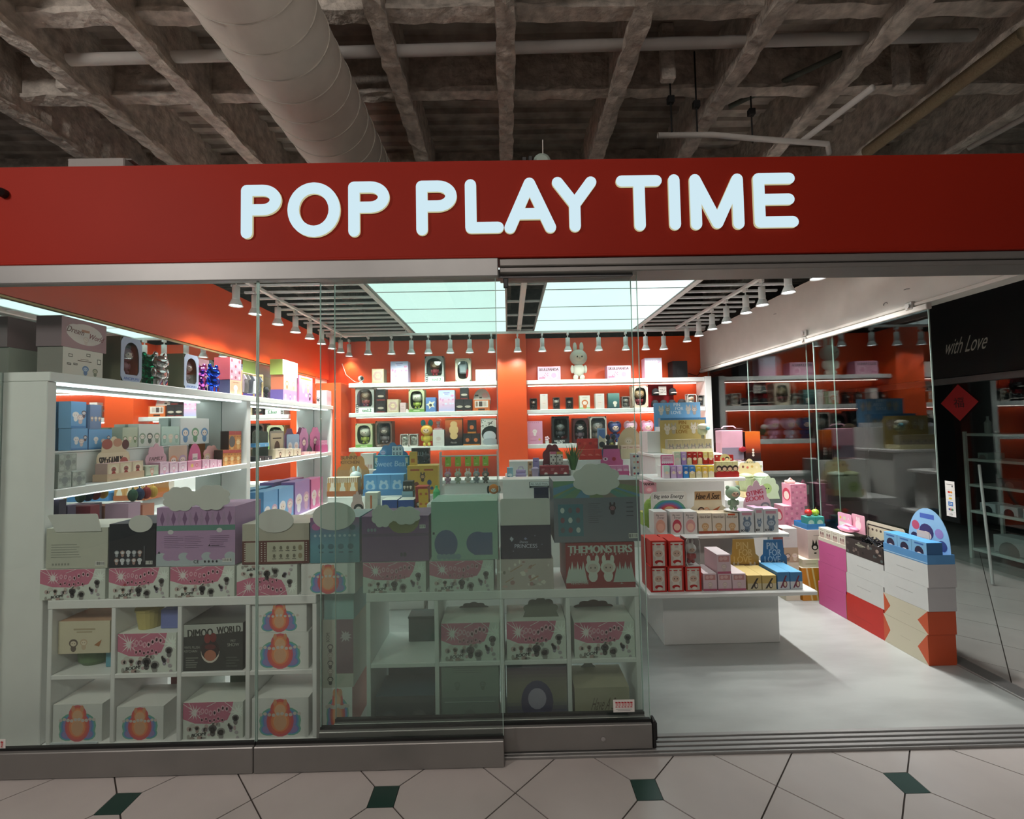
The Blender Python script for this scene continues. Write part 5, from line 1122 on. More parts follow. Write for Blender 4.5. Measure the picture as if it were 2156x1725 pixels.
Lb(484, 508, 752, ('#c98f9c', '#a84a52', '#d3a0aa'), 'rose box stacked on the navy and peach box', p_dots('#c48a98', ['#dcb4bc', '#8c4a58'], 3, 4), z0=z)
# clothes rack
y0, zr = aX(512, 780, XF); y1, _ = aX(556, 780, XF)
r = empty('doll_clothes_rack', (XF-.06, (y0+y1)/2, ZT_+.001)); tag(r, 'little wooden rack hung with doll shirts on the cabinet top', 'rack'); WD = mat('#c9a878', .6); hy = (y1-y0)/2; hz = zr-ZT_
for s in (-1, 1):
    MB().bbox(-.05, -.038, s*hy-.006, s*hy+.006, 0, hz, .002).bbox(.038, .05, s*hy-.006, s*hy+.006, 0, hz, .002).bbox(-.05, .05, s*hy-.007, s*hy+.007, 0, .012, .002).obj('side_frame', WD, r)
MB().tube([(0, -hy, hz-.01), (0, hy, hz-.01)], .007, 8).bbox(-.05, .05, -hy, -hy+.012, hz-.02, hz, .002).bbox(-.05, .05, hy-.012, hy, hz-.02, hz, .002).obj('rail', WD, r)
for k, c in enumerate(('#8d7f8c', '#5a5654', '#3a3c44', '#c9c9cc', '#4a5058')):
    yy = -hy+.04+k*(2*hy-.08)/4; MB().card([(-.045, hz-.03), (.045, hz-.03), (.07, hz-.075), (.05, hz-.085), (.042, hz-.2), (-.042, hz-.2), (-.05, hz-.085), (-.07, hz-.075)], yy-.008, yy+.008).obj('doll_shirt', mat(c, .9), r)
tag(doll((XF-.03, aX(566, 830, XF)[0], ZT_), H90, .13, '#151518', '#151518', '#2c2c30', 'small black shaggy plush beside the clothes rack', 'round', m=PLUSH, name='plush_toy', cat='plush'))
z = Lb(596, 625, 820, ('#b995c4', '#4c3a78', '#b095c0'), 'lilac and purple box at the bottom of the three-box stack', p_toys('#b898c6', ['#d8c4dc', '#8f6aa8'], 3))
z = Lb(597, 625, 789, ('#d6c7a8', '#a85c40', '#d8ccb0'), 'cream box with rust side in the middle of the three-box stack', p_toys(None, ['#c9835c', '#d8a98c'], 2), z0=z)
Lb(595, 627, 756, ('#cfc0b8', '#8a9a4c', '#9aa860'), 'white and olive box on top of the three-box stack', p_toys(None, ['#b9a0a4', '#8c8a90'], 3), z0=z)
Lb(630, 658, 790, ('#d693bb', '#b8709a', '#e0a9c8'), 'pink tall box with pastel toy print beside the stack', lambda P: P.rect(.1, .88, .9, .93, '#d8b43c').toy(.3, .6, .12, '#e6e2de', '#efe6e0').toy(.65, .62, .12, '#d8cc7c', '#ece6c0').toy(.5, .3, .12, '#b98fc0', '#e6d4e4').toy(.78, .3, .1, '#2a2430', '#d8d0d8'))
Lb(688, 702, 822, ('#c9b3bc', '#b3aab0', '#d2c4cc'), 'pale lilac carton at the far end of the cabinet top', lambda P: P.rect(.1, .3, .8, .6, '#d3a8b8'))
doll((XF, aX(670, 860, XF)[0], ZT_), H90, .1, '#b9b4b0', '#4a484a', '#d8d2cc', 'tiny grey toy beside the pale lilac carton', 'round')
# ---- upper compartment, near section
ZA, XI = 1.31, -2.49
def La(x0, x1, yt, c, label, pr=None, z0=ZA, X=XI, d=.075, **k): return Lb(x0, x1, yt, c, label, pr, z0, X, d, **k)
SV = ('#aab0a8', '#989e96', '#b9bdb4')
p_silverbox = both(p_dots('#aab0a8', ['#bcc2ba', '#949a94'], 3, 3, .38), lambda P: P.ell(.5, .45, .2, .22, '#8c9290'))
z = La(122, 151, 994, SV, 'silver box at the bottom corner of the cabinet shelf', p_silverbox, X=-2.48); La(152, 181, 994, SV, 'silver box between the corner one and the beige tray', p_silverbox, X=-2.48)
z = La(124, 162, 957, SV, 'silver box stacked on the two lower silver boxes', p_silverbox, X=-2.48, z0=z)
def p_blue(P): P.rect(0, 0, 1, 1, '#6fa3cf').toy(.3, .5, .13, '#e3dcd8', '#ece0da').toy(.62, .4, .13, '#cfb9b4', '#ecd9d0').toy(.85, .58, .1, '#5a5460', '#d8d0d0').rect(0, 0, 1, .08, '#4f86ba')
BL = ('#6fa3cf', '#86b4d8', '#93bede')
rs = empty('shelf_riser', (-2.65, 2.73, ZA+.001)); tag(rs, 'white step riser at the back of the near cabinet shelf', 'riser'); MB().bbox(-.04, .045, -.24, .9, .19, .2, .002).obj('riser_top', WHITE, rs); MB().bbox(-.04, -.03, -.24, .9, 0, .189, .002).bbox(.03, .04, -.24, .9, 0, .189, .002).obj('riser_leg', WHITE, rs)
ZR_ = ZA+.202
z = La(150, 185, 902, BL, 'sky blue box low in the corner stack on the riser', p_blue, z0=ZR_, X=-2.608); La(150, 182, 845, BL, 'sky blue box high in the corner stack on the riser', p_blue, z0=z, X=-2.608)
z = La(187, 236, 904, ('#4f7ab0', '#6f92bc', '#7fa0c8'), 'deeper blue wide box on the riser', p_blue, z0=ZR_, X=-2.608); La(190, 214, 852, ('#7d93b4', '#8a9cb8', '#93a8c4'), 'slate blue box stacked on the deeper blue box', p_toys('#7489ac', ['#b99a84', '#cbb9a4'], 3), z0=z, X=-2.608)
for x0, x1, yt, c, lb, cols in ((258, 290, 900, '#b9c0a8', 'pale green box with four toy pictures on the riser', ['#7a8c68', '#cfc9a8']), (292, 338, 893, '#d3d4cc', 'white box with small green toys on the riser', ['#8a9a84', '#5a625a']), (340, 378, 898, '#b8d0c4', 'mint box with house shape on the riser', ['#9ab8a8', '#d8d2b8']), (380, 440, 880, '#d8d9d6', 'wide white box with blue and green toys on the riser', ['#6a92b8', '#6f9a78'])):
    La(x0, x1, yt, c, lb, p_toys(c, cols, 3), z0=ZR_, X=-2.608)
# beige tray with three boxes
pl = LP(226, 304, 978, XI, ZA); 
def p_spy(P): P.rect(0, 0, 1, .3, '#c3ab8c').text('SPY×FAMILY', .2, .15, .18, '#2b2420', .3)
def p_coat(P): P.rect(.06, .08, .94, .94, '#d9c8aa').ell(.5, .5, .3, .38, '#e3d5ba').ell(.5, .62, .16, .15, '#9c5a52').ell(.5, .34, .15, .18, '#a03c36').rect(.4, .58, .6, .62, '#28201f')
display(pl[2], H90, pl[0], .09, .045, '#c7a98c', 'beige tray of blind boxes with a large title card on the cabinet shelf', (pl[0]*.9, .28, 'scallop', '#d9c6a6', lambda P: P.rect(.06, .15, .94, .62, '#e0d0b2').text('SPY×FAMILY', .42, .42, .22, '#2b2420', .66, 0, 0, .04).ell(.8, .36, .12, .14, '#b05a52').ell(.3, .82, .14, .12, '#a85a50').ell(.6, .85, .12, .1, '#c08a70').ell(.84, .8, .1, .12, '#5a3434')),
        (3, pl[1], ('#d3b9a0', '#b99a90', '#dcb4b4'), p_coat, 'beige blind box with red coat print in the titled tray', 'boxes in the titled beige tray'), tpr=p_spy)
La(306, 334, 982, ('#a9b09a', '#98a08c', '#b9bfaa'), 'grey-green box with pink figure beside the beige tray', p_toy('#b8bda8', '#cf9a8a', '#e8d4c8', '#6f8a74', None, '#7a8070', 1))
PKB = ('#d9b2c4', '#c994ac', '#e0c0d0')
for a, b, lb in ((337, 356, 'nearest the grey-green box'), (357, 375, 'in the middle of three'), (376, 394, 'next to the bright pink box')): La(a, b, 974, PKB, f'pale lilac-pink blind box {lb} on the cabinet shelf', p_toy('#dfbfce', '#d8a4b8', '#eedfe4', '#b9a4c8', None, '#b98aa4', 0))
La(396, 424, 972, ('#d690a8', '#c47a94', '#e0a8ba'), 'bright pink box with yellow swirl print on the cabinet shelf', lambda P: P.rect(0, 0, 1, 1, '#d48aa4').ell(.3, .5, .2, .2, '#d8b45c').ell(.65, .5, .22, .22, '#c4607c').ell(.65, .5, .12, .12, '#e0a0b0'))
for a, b, lb in ((426, 441, 'beside the swirl box'), (442, 457, 'between its twins'), (458, 467, 'beside the leopard boxes')): La(a, b, 969, ('#dca6bc', '#c48aa4', '#e6bccc'), f'rose pink blind box {lb} on the cabinet shelf', p_toy('#e3b8ca', '#d98fae', '#f0dde4', None, None, '#b06a8c', 0))
def header(x0, x1, yt, yb, X, shape, c, label, pr=None, z0=ZA):
    a, z = aX(x0, yt, X); b, _ = aX(x1, yt, X); o = MB().card(outline(shape, -(b-a)/2, (b-a)/2, 0, z-z0), 0, .004).bbox(-(b-a)*.3, (b-a)*.3, .004, .022, 0, .004, .001).obj('header_card', mat(c, .5), None, (X, (a+b)/2, z0+.001), H90); tag(o, label, 'card')
    if pr: P = Print(b-a, z-z0); pr(P); P.build(o)
header(306, 352, 935, 0, -2.575, 'scallop', '#d6a9b4', 'dusty pink scalloped card behind the lilac-pink boxes', p_title('FAMILY', '#4a3030', .5, .12, None, .2), ZA)
header(356, 394, 940, 0, -2.575, 'rect', '#c9b09c', 'beige card behind the pale lilac boxes', p_toys(None, ['#d99a78', '#b8a0b8'], 2))
header(397, 424, 935, 0, -2.575, 'arch', '#d46a94', 'hot pink arched card behind the swirl box', lambda P: P.rect(.3, .1, .7, .6, '#e6dcd8').rect(.36, .4, .64, .44, '#999'))
header(428, 462, 938, 0, -2.575, 'cloud', '#d8a4a0', 'coral cloud card behind the rose pink boxes', p_toys(None, ['#d8c49c', '#c98f94'], 2))
ORG = ('#c9773c', '#3c2c24', '#b98a4c')
p_leo = both(lambda P: P.rect(0, 0, 1, 1, '#c98446'), p_dots(None, ['#5c3a24', '#8a5a34'], 4, 5, .22), lambda P: P.toy(.5, .42, .2, '#d9a86a', '#eacb9c').rect(0, .8, 1, 1, '#b04a48'))
z = ZA; wbl = [(469, 482), (482, 495), (495, 508)]
for k, (a, b) in enumerate(wbl): zz = La(a, b, 948, ORG, ['lower leopard print box facing the rose boxes', 'lower leopard print box in the middle', 'lower leopard print box against the divider'][k], p_leo)
for k, (a, b) in enumerate(wbl[1:]): La(a, b, 908, ORG, ['upper leopard print box with grey cat picture', 'upper leopard print box against the divider'][k], p_leo if k else both(p_leo, lambda P: P.ell(.5, .45, .25, .3, '#5c5a58')), z0=zz)
# ---- upper compartment, far section
XI2 = -2.49
La(540, 566, 934, ('#5a9cc4', '#3f7fae', '#6cb0d4'), 'bright blue box on black boxes in the far cabinet section', p_toys('#5a9cc4', ['#c9d8e0'], 2), z0=ZA+.14)
for k, (a, b) in enumerate(((540, 556), (557, 573))): La(a, b, 962, ('#26262a', '#1c1c20', '#303036'), ['black box beside the cabinet divider', 'black box next to the pale toy boxes'][k], p_toys('#28282c', ['#c9ccd0'], 1), d=.12)
for k, (a, b) in enumerate(((580, 600), (601, 618), (619, 634))): La(a, b, 946, ('#cfc0a8', '#b9a98f', '#d8ccb6'), ['cream blind box with brown figure beside the black boxes', 'cream blind box with black bow in the middle', 'cream blind box with brown figure beside the pink row'][k], p_toy('#d6c8b0', '#4a352c', '#d8b9a0', '#2a2422', None, '#4a4038', 0))
header(568, 598, 908, 0, -2.6, 'rect', '#8f8a80', 'grey picture card with dark figure in the far cabinet section', lambda P: P.rect(.08, .08, .92, .92, '#c4b79c').ell(.5, .35, .2, .28, '#4a3a32').rect(.2, .7, .8, .75, '#3c3430'))
for k, (a, b) in enumerate(((640, 652), (653, 664), (665, 675))): La(a, b, 952, ('#d9a9a8', '#c98f90', '#e0bcb8'), ['salmon pink box beside the cream boxes', 'salmon pink box between two others', 'salmon pink box nearest the magenta tray'][k], p_toy('#e0b8b4', '#c98a8c', '#f0dcd4', None, None, '#a86a6c', 0))
header(604, 630, 915, 0, -2.6, 'rect', '#9ab8d4', 'pale blue card behind the cream boxes', p_toys(None, ['#e0e4e8'], 2)); header(630, 650, 900, 0, -2.6, 'cloud', '#c48ab4', 'orchid pink bear-shaped card in the far section', p_toys(None, ['#8c5a8c'], 1)); header(652, 675, 898, 0, -2.6, 'cloud', '#d07aa4', 'magenta bear-shaped card above the tray', p_toys(None, ['#a85a80'], 1))
pl = LP(677, 690, 935, XI2, ZA); display(pl[2], H90, pl[0], .085, .1, '#c4568c', 'magenta tray of pink boxes at the far cabinet end', None, (2, .16, ('#d88ab0', '#c4709a', '#e0a4c0'), p_toy('#dc9abb', '#c46a9a', '#f0dce6', None, None, '#9a4a78', 0), 'pink box packed in the magenta tray', 'boxes in the magenta tray'))
# ---- lower compartments
ZLo = .62
for x0, x1, yt, c, lb in ((555, 585, 1037, ('#6fa9d8', '#5a94c8', '#86bce4'), 'sky blue box at the near end of the low far shelf'), (587, 618, 1030, ('#7ab0dc', '#5a94c8', '#8ec4e8'), 'sky blue box with peach corner on the low far shelf'), (621, 652, 1016, ('#a98fc4', '#8f74b0', '#b9a0d4'), 'purple box with bear outline on the low far shelf'), (655, 679, 1010, ('#d984b0', '#c46a9a', '#e098c0'), 'magenta pink box at the end of the low far shelf')):
    La(x0, x1, yt, c, lb, p_toys(c[0], ['#e3e0e4', '#cfa9c0'], 2), z0=ZLo, d=.16)
for x0, x1, yt, c, lb in ((124, 140, 1053, '#3c3648', 'small dark violet box in the low near compartment'), (142, 160, 1066, '#4a3f58', 'flat purple box in the low near compartment'), (190, 210, 1066, '#7c2c38', 'dark red box in the low near compartment'), (270, 296, 1061, '#c0a0b4', 'grey and pink sticker box in the low near compartment'), (300, 325, 1064, '#d08a70', 'orange pouch box in the low near compartment')):
    La(x0, x1, yt, (c, c, c), lb, p_toys(c, ['#b9a9b4', '#d8c0b0'], 2), z0=ZLo, d=.15)
for k, (px, c, lb) in enumerate(((286, '#35503c', 'dark green keychain pouch hanging under the cabinet shelf'), (300, '#2f3a55', 'navy keychain pouch hanging under the cabinet shelf'), (314, '#8a3430', 'red keychain pouch hanging under the cabinet shelf'), (328, '#c9a44c', 'yellow keychain pouch hanging under the cabinet shelf'))):
    y, _ = aX(px, 1040, -2.5); o = MB().ell((0, 0, -.07), (.03, .025, .042)).tube([(0, 0, -.03), (0, 0, .0)], .004, 6).obj('keychain_pouch', mat(c, .9), None, (-2.52, y, ZA-.046)); tag(o, lb, 'pouch')
# ================================================================ ISLANDS, COUNTER AND TABLES
def steps(label, plinth, boards, risers, m=WHITE, name='stepped_table'):
    x0, x1, y0, y1, z1 = plinth; r = empty(name, ((x0+x1)/2, y0, 0)); tag(r, label, 'display table'); cx = r.location.x
    MB().bbox(x0-cx, x1-cx, 0, y1-y0, 0, z1, .004).obj('plinth', m, r)
    for a, b, c, d, z in boards: MB().bbox(a-cx, b-cx, c-y0, d-y0, z-.03, z, .006).obj('board', m, r)
    for a, b, c, d, e, f in risers: MB().bbox(a-cx, b-cx, c-y0, d-y0, e, f, .003).obj('riser', m, r)
    return r
def Fb(x0, x1, yt, Y, z0, c, label, pr=None, d=.1, **k):
    pl = FP(x0, x1, yt, Y, z0); carton(pl, d, c, label, pr, **k); return z0+pl[1]
# ---- table B beside the entrance
T0, T1_, T2_ = .45, .765, 1.135
steps('white three-tier display table standing inside the entrance', (1.10, 1.945, 3.26, 4.05, .42), [(.93, 2.08, 3.03, 4.2, T0), (1.13, 2.10, 3.34, 4.2, T1_), (1.23, 2.02, 3.78, 4.2, T2_)], [(1.22, 1.98, 3.62, 4.1, T0, T1_-.0305), (1.27, 1.97, 4.06, 4.18, T1_, T2_-.0305)])
RDB = ('#c22a20', '#b52a20', '#d13a2c')
def p_redtoy(P): P.rect(.12, .06, .88, .94, '#c9c0b4').rect(.12, .84, .88, .88, '#c22a20').toy(.5, .54, .22, '#d9d4c6', '#cdb09c', 1).ell(.5, .2, .16, .08, '#b02420').ell(.55, .13, .1, .07, '#e2dcd0').rect(.2, .9, .8, .93, '#e0d8cc')
Y0 = 3.07
zr = T0
for k, (a, b) in enumerate(((1369, 1403), (1405, 1439), (1442, 1476))):
    zr = Fb(a, b, 1194, Y0, T0, RDB, ['red blind box in the bottom row at the table corner', 'red blind box in the middle of the bottom row', 'red blind box under the clear boxed plush'][k], p_redtoy, d=.1)
for k, (a, b) in enumerate(((1369, 1403), (1407, 1441))): Fb(a, b, 1139, Y0, zr, RDB, ['red blind box stacked at the table corner', 'red blind box stacked next to the clear boxed plush'][k], p_redtoy, d=.1)
for k in range(3): 
    for q in (0, 1):
        pl = FP(1369, 1403, 1194, Y0, T0); X = pl[2][0]+k*.118
        if not (q and k == 2): carton((pl[0], pl[1], (X, Y0+.105, T0+q*pl[1]), 0), .1, RDB, 'red blind box in the hidden second row on the entrance table', p_redtoy, group='second row of red boxes')
pl = FP(1443, 1474, 1133, Y0, zr); window_box(pl, .1, '#c9c4c0', '#b09a9a', 'clear boxed plush with white hood and red scarf on the red boxes', ('#b0504c', '#d9d4cc', '#d8b49c', 'long'), 'rect', None, m=(.03, .97, .03, .97), clear=True)
PKX = ('#d8bfc4', '#cdb0b6', '#e2d4d6')
def p_macaron(P): P.rect(.1, .62, .9, .92, '#c98f8c').ell(.3, .78, .1, .1, '#dcb4b0').ell(.6, .8, .12, .1, '#dcb4b0').toy(.5, .38, .15, '#cdb9b4', '#e0cdc4', 0).rect(0, 0, 1, .12, '#b9607a')
for k, (a, b) in enumerate(((1480, 1509), (1511, 1540), (1541, 1570))): zp = Fb(a, b, 1208, Y0, T0, PKX, ['pale pink blind box next to the red boxes', 'pale pink blind box in the middle of its row', 'pale pink blind box next to the yellow boxes'][k], p_macaron, d=.2)
Fb(1509, 1538, 1168, Y0, zp, PKX, 'pale pink blind box stacked on its row', p_macaron, d=.2)
def p_tag(bg, low, dark): return lambda P: P.rect(0, 0, 1, .45, low).rect(0, .45, 1, 1, bg).poly([(P.w*.2, P.h*.08), (P.w*.34, P.h*.08), (P.w*.8, P.h*.8), (P.w*.66, P.h*.8)], dark).ell(.6, .3, .14, .22, dark).ell(.62, .3, .08, .14, '#d8ccb4')
for k, (a, b) in enumerate(((1573, 1603), (1604, 1634))): Fb(a, b, 1212, Y0, T0, ('#c2a862', '#a98f4c', '#d8bf7c'), ['yellow box with hang tag print beside the pink boxes', 'yellow box with hang tag print beside the blue boxes'][k], p_tag('#c9ae68', '#cfc4a0', '#3f3a34'), d=.22)
for k, (a, b) in enumerate(((1636, 1662), (1663, 1689))): Fb(a, b, 1205, Y0, T0, ('#4f86b4', '#3f74a4', '#6ab0dc'), ['blue box with wine red tag print beside the yellow boxes', 'blue box with wine red tag print at the table end'][k], p_tag('#4f86b4', '#cfd4d8', '#7a3a4c'), d=.22)
def pinheader(x0, x1, yt, Y, z0, c, label, tc, low):
    X0, X1 = aY(x0, yt, Y)[0], aY(x1, yt, Y)[0]; z1 = aY((x0+x1)/2, yt, Y)[1]; w = X1-X0; h = z1-z0
    o = MB().card(outline('tray', -w/2, w/2, 0, h), 0, .004).bbox(-w*.42, w*.42, .004, .1, 0, h*.2, .002).obj('pin_header', mat(c, .5), None, ((X0+X1)/2, Y, z0+.001)); tag(o, label, 'display')
    P = Print(w, h); P.text('PIN', .45, .84, .17, tc, .4, 0, 0, .02).text('FOR', .56, .66, .17, tc, .45, 0, 0, .02).text('LOVE', .45, .48, .17, tc, .6, 0, 0, .02)
    P.rect(.05, .04, .95, .36, low).toy(.22, .26, .1, '#c9bfb4', '#dccbb8', 1).toy(.78, .26, .1, '#c9bfb4', '#dccbb8', 1).rect(.34, .08, .66, .24, '#2b1c1c'); P.build(o)
pinheader(1534, 1596, 1136, Y0+.235, T0, '#b08d48', 'mustard standing card with three-line title behind the yellow boxes', '#cdb47c', '#8c6e48'); pinheader(1600, 1655, 1137, Y0+.235, T0, '#3f6f98', 'blue standing card with three-line title behind the blue boxes', '#b9c9d4', '#5c6a78')
# tier 1
Y1 = 3.375
def p_energy(c): return lambda P: P.rect(.1, .05, .9, .95, '#d9d2cc').ell(.5, .36, .26*min(1, P.w/P.h*1.4), .3, c).ell(.5, .32, .15, .16, '#ecc2ac').text('Big into', .46, .84, .1, '#2a2626', .7, 0, .2).text('Energy', .54, .73, .1, '#2a2626', .7, 0, .2)
for k, (a, b, c) in enumerate(((1376, 1404, '#e0b09a'), (1411, 1438, '#c24a5c'), (1439, 1467, '#d9a09c'))): Fb(a, b, 1078, Y1, T1_, ('#d9d6d2', '#cfccc8', '#e2e0dc'), ['white script-titled box with orange glow at the tier corner', 'white script-titled box with crimson heart print', 'white script-titled box with rosy print beside the brown ones'][k], p_energy(c), d=.12)
for k, (a, b) in enumerate(((1470, 1498), (1499, 1526), (1527, 1554))): Fb(a, b, 1081, Y1, T1_, ('#d6cbbb', '#c6bba9', '#dcc9ac'), ['beige script-titled box next to the white ones', 'beige script-titled box in the middle', 'beige script-titled box with an orange price tag'][k], lambda P, k=k: (P.text('Have A Seat', .5, .82, .13, '#4a2c22', .8, 0, .25), P.toy(.5, .36, .18, '#c99f72', '#d8b78c', 0), P.rect(0, 0, 1, .12, '#a04a34'), P.rect(.2, .9, .75, .98, '#c8552c') if k == 2 else 0), d=.12)
for k, (a, b, yt) in enumerate(((1557, 1587, 1076), (1589, 1606, 1070), (1607, 1638, 1072))): Fb(a, b, yt, Y1, T1_, ('#c9cbca', '#b9bbba', '#dca8c4'), ['grey-blue plush print box beside the beige ones', 'grey-blue plush print box squeezed in the middle', 'grey-blue plush print box at the tier end'][k], lambda P: P.rect(.15, .8, .85, .92, '#c98f9c').toy(.5, .42, .24*min(1, P.w/P.h*1.3), '#6f7f90', '#a9b4be', 1).text('BOO!', .28, .1, .1, '#222', .45, 0, 0, .05), d=.12)
def tierheader(x0, x1, yt, Y, z0, shape, c, label, pr, dd=.05):
    X0, X1 = aY(x0, yt, Y)[0], aY(x1, yt, Y)[0]; h = aY((x0+x1)/2, yt, Y)[1]-z0; w = X1-X0
    o = MB().card(outline(shape, -w/2, w/2, 0, h), 0, .004).bbox(-w*.4, w*.4, .004, dd, 0, .005, .001).obj('header_card', mat(c, .5), None, ((X0+X1)/2, Y, z0+.001)); tag(o, label, 'card'); P = Print(w, h); pr(P); P.build(o); return o
def p_rh(P):
    for k, c in enumerate(('#5f9a80', '#4a8aa8', '#7f6a9c', '#c4526a', '#dd6a42', '#e0955c')): q = 1-.13*k; P.ell(.5, .45, .5*q*P.w/P.h*.95, .36*q, c, 20)
    P.ell(.5, .45, .17, .17, '#e8b98c').rect(.06, .78, .94, .95, '#e6e2da').text('Big into Energy', .5, .865, .13, '#2a2426', .82, 0, .2, .02)
tierheader(1370, 1446, 1036, Y1+.14, T1_, 'rect', '#ddd8d0', 'white card with rainbow rings and script title on the entrance table', p_rh)
tierheader(1453, 1527, 1034, Y1+.14, T1_, 'tray', '#d8cbb2', 'beige card with brown script title on the entrance table', lambda P: P.rect(.12, .76, .88, .98, '#b9926a').text('Have A Seat', .5, .86, .16, '#2c1c18', .66, 0, .25, .03).toy(.3, .5, .09, '#4a3430', '#dcb59a').toy(.45, .5, .08, '#d9a07c', '#ecd0b8').poly([(P.w*.62, P.h*.5), (P.w*.85, P.h*.6), (P.w*.7, P.h*.42)], '#b9603c'))
tierheader(1562, 1622, 1012, Y1+.15, T1_, 'scallop', '#d9bcc4', 'pale pink bubbly title card behind the grey-blue boxes', lambda P: (P.text('OTING', .42, .74, .1, '#b84a5c', .6, .2, 0, .06), P.text('BOOM', .42, .62, .1, '#c4606c', .62, .12, 0, .06), P.toy(.3, .36, .1, '#4a4244', '#d8ccc4'), P.toy(.5, .3, .1, '#9a8f94', '#dcd2cc'), P.toy(.78, .45, .1, '#8f8a94', '#d8d0cc')))
r = doll((aY(1544, 1070, Y1+.06)[0], Y1+.06, T1_+FP(1527, 1554, 1081, Y1, T1_)[1]+.012), 0, .2, '#8fa58c', '#93aa90', '#d9b59c', 'sage green seated plush on a white dish above the beige boxes', 'round', m=PLUSH, name='plush_toy', cat='plush')
o = MB().lathe([(.02, 0), (.055, .004), (.07, .012), (.066, .012), (.05, .006)], (0, 0, 0), 20).obj('white_dish', mat('#d8d6d4', .3), None, (aY(1544, 1070, Y1+.06)[0], Y1+.06, T1_+FP(1527, 1554, 1081, Y1, T1_)[1]+.001)); tag(o, 'white dish under the sage green plush', 'dish')
for k, (px, c, lb) in enumerate(((1368, '#7f9a4c', 'green and red pouch beside the rainbow card'), )):
    tag(MB().ell((0, 0, .12), (.06, .04, .12)).ell((0, -.03, .13), (.035, .02, .05)).tube([(0, 0, .23), (.02, 0, .28)], .005, 6).obj('plush_pouch', mat(c, .9), None, (aY(px, 1060, Y1+.2)[0], Y1+.2, T1_+.001)), lb, 'pouch')
# tier 2 rows of slim boxes
Y2 = 3.81; GP = 'slim boxes on the top tier'
def slim(c1, c2): return both(lambda P: P.rect(0, .5, 1, 1, c1).rect(0, 0, 1, .5, c2), lambda P: P.ell(.5, .45, .14, .12, '#e3d3bc').rect(.25, .8, .75, .85, '#e8e0d4'))
row = [(1397, 1410, '#bcd8cc', '#d8c8d0', 'mint'), (1412, 1424, '#b79ac4', '#cdb4d4', 'mauve'), (1425, 1437, '#c9b0d4', '#a98abb', 'lilac'), (1438, 1450, '#2f6cb4', '#3f86c8', 'royal blue'), (1451, 1463, '#3a7cc0', '#cfc08c', 'blue and sand'), (1465, 1477, '#d8b83c', '#cfc8a8', 'mustard'), (1478, 1490, '#e0b43c', '#d8c07c', 'golden'), (1491, 1503, '#e0c23c', '#dcd4b0', 'lemon')]
for a, b, c1, c2, nm in row: Fb(a, b, 981, Y2, T2_, (c1, c2, c1), f'slim {nm} box in the front row of the top tier', slim(c1, c2), d=.05)
pl = FP(1508, 1556, 992, Y2, T2_); display(pl[2], 0, pl[0], .07, .04, '#a8241f', 'red tray of green and cream boxes at the end of the top tier', None, (4, .13, ('#c9c48c', '#a89c6c', '#d8d4a8'), lambda P: P.rect(0, 0, 1, .35, '#b02a24').ell(.5, .55, .2, .2, '#3c2c28').ell(.5, .5, .13, .12, '#dcb896'), 'green and cream box in the red tray', 'boxes in the red tray'))
st = steps('low white step carrying the second row on the top tier', (1.33, 1.98, 3.9, 3.98, T2_+.10), [], [], name='display_step'); st.location.z = T2_+.001; [setattr(c, 'scale', (1, 1, (.10)/(T2_+.10))) for c in st.children]
row = [(1419, 1433, '#c4d4b4', '#dcdcc8', 'pale green'), (1434, 1445, '#b79ac4', '#a98abb', 'violet'), (1446, 1456, '#b02a24', '#d8cc9c', 'red and cream'), (1458, 1467, '#a8221f', '#b83a2c', 'brick red'), (1469, 1478, '#b02a24', '#d8cc9c', 'red with black dot'), (1480, 1490, '#d8cc7c', '#a8221f', 'yellow and red'), (1491, 1502, '#dccb84', '#b02a24', 'cream and red')]
for a, b, c1, c2, nm in row: Fb(a, b, 952, 3.905, T2_+.105, (c1, c2, c1), f'slim {nm} box in the raised row of the top tier', slim(c1, c2), d=.05)
tierheader(1504, 1544, 958, 3.92, T2_+.105, 'rect', '#b02a24', 'red card with little white prints on the top tier', lambda P: p_dots(None, ['#e3d6cc', '#8c1a18'], 4, 3, .25)(P), .04)
o = MB().lathe([(.045, -.003), (.045, .003)], (0, 0, .15), 20, axis='y').tube([(0, 0, 0), (0, 0, .11)], .006, 6).bbox(-.02, .02, -.012, .012, 0, .006, .001).obj('round_sign', mat('#cbbb84', .5), None, (aY(1527, 960, 3.86)[0], 3.865, T2_+.001)); tag(o, 'round yellow toy sign on a stick at the top tier', 'sign'); P = Print(.09, .09); P.ell(.3, .5, .16, .16, '#b83a34').ell(.68, .55, .2, .2, '#2c2422').ell(.68, .48, .15, .13, '#dcb896'); P.build(o, 0, tf=lambda u, v, off: (u-.045, -.0031-off, v+.105))
tierheader(1391, 1418, 958, 3.88, T2_, 'rect', '#d83a80', 'hot pink card with rows of small white figures on the top tier', lambda P: P.rect(.05, .62, .95, .97, '#e0b4c4').text('HIPPERS', .5, .84, .07, '#a83a6c', .8) and [P.ell(.12+.15*k, .66, .04, .06, '#eadfe0') for k in range(6)], .01)
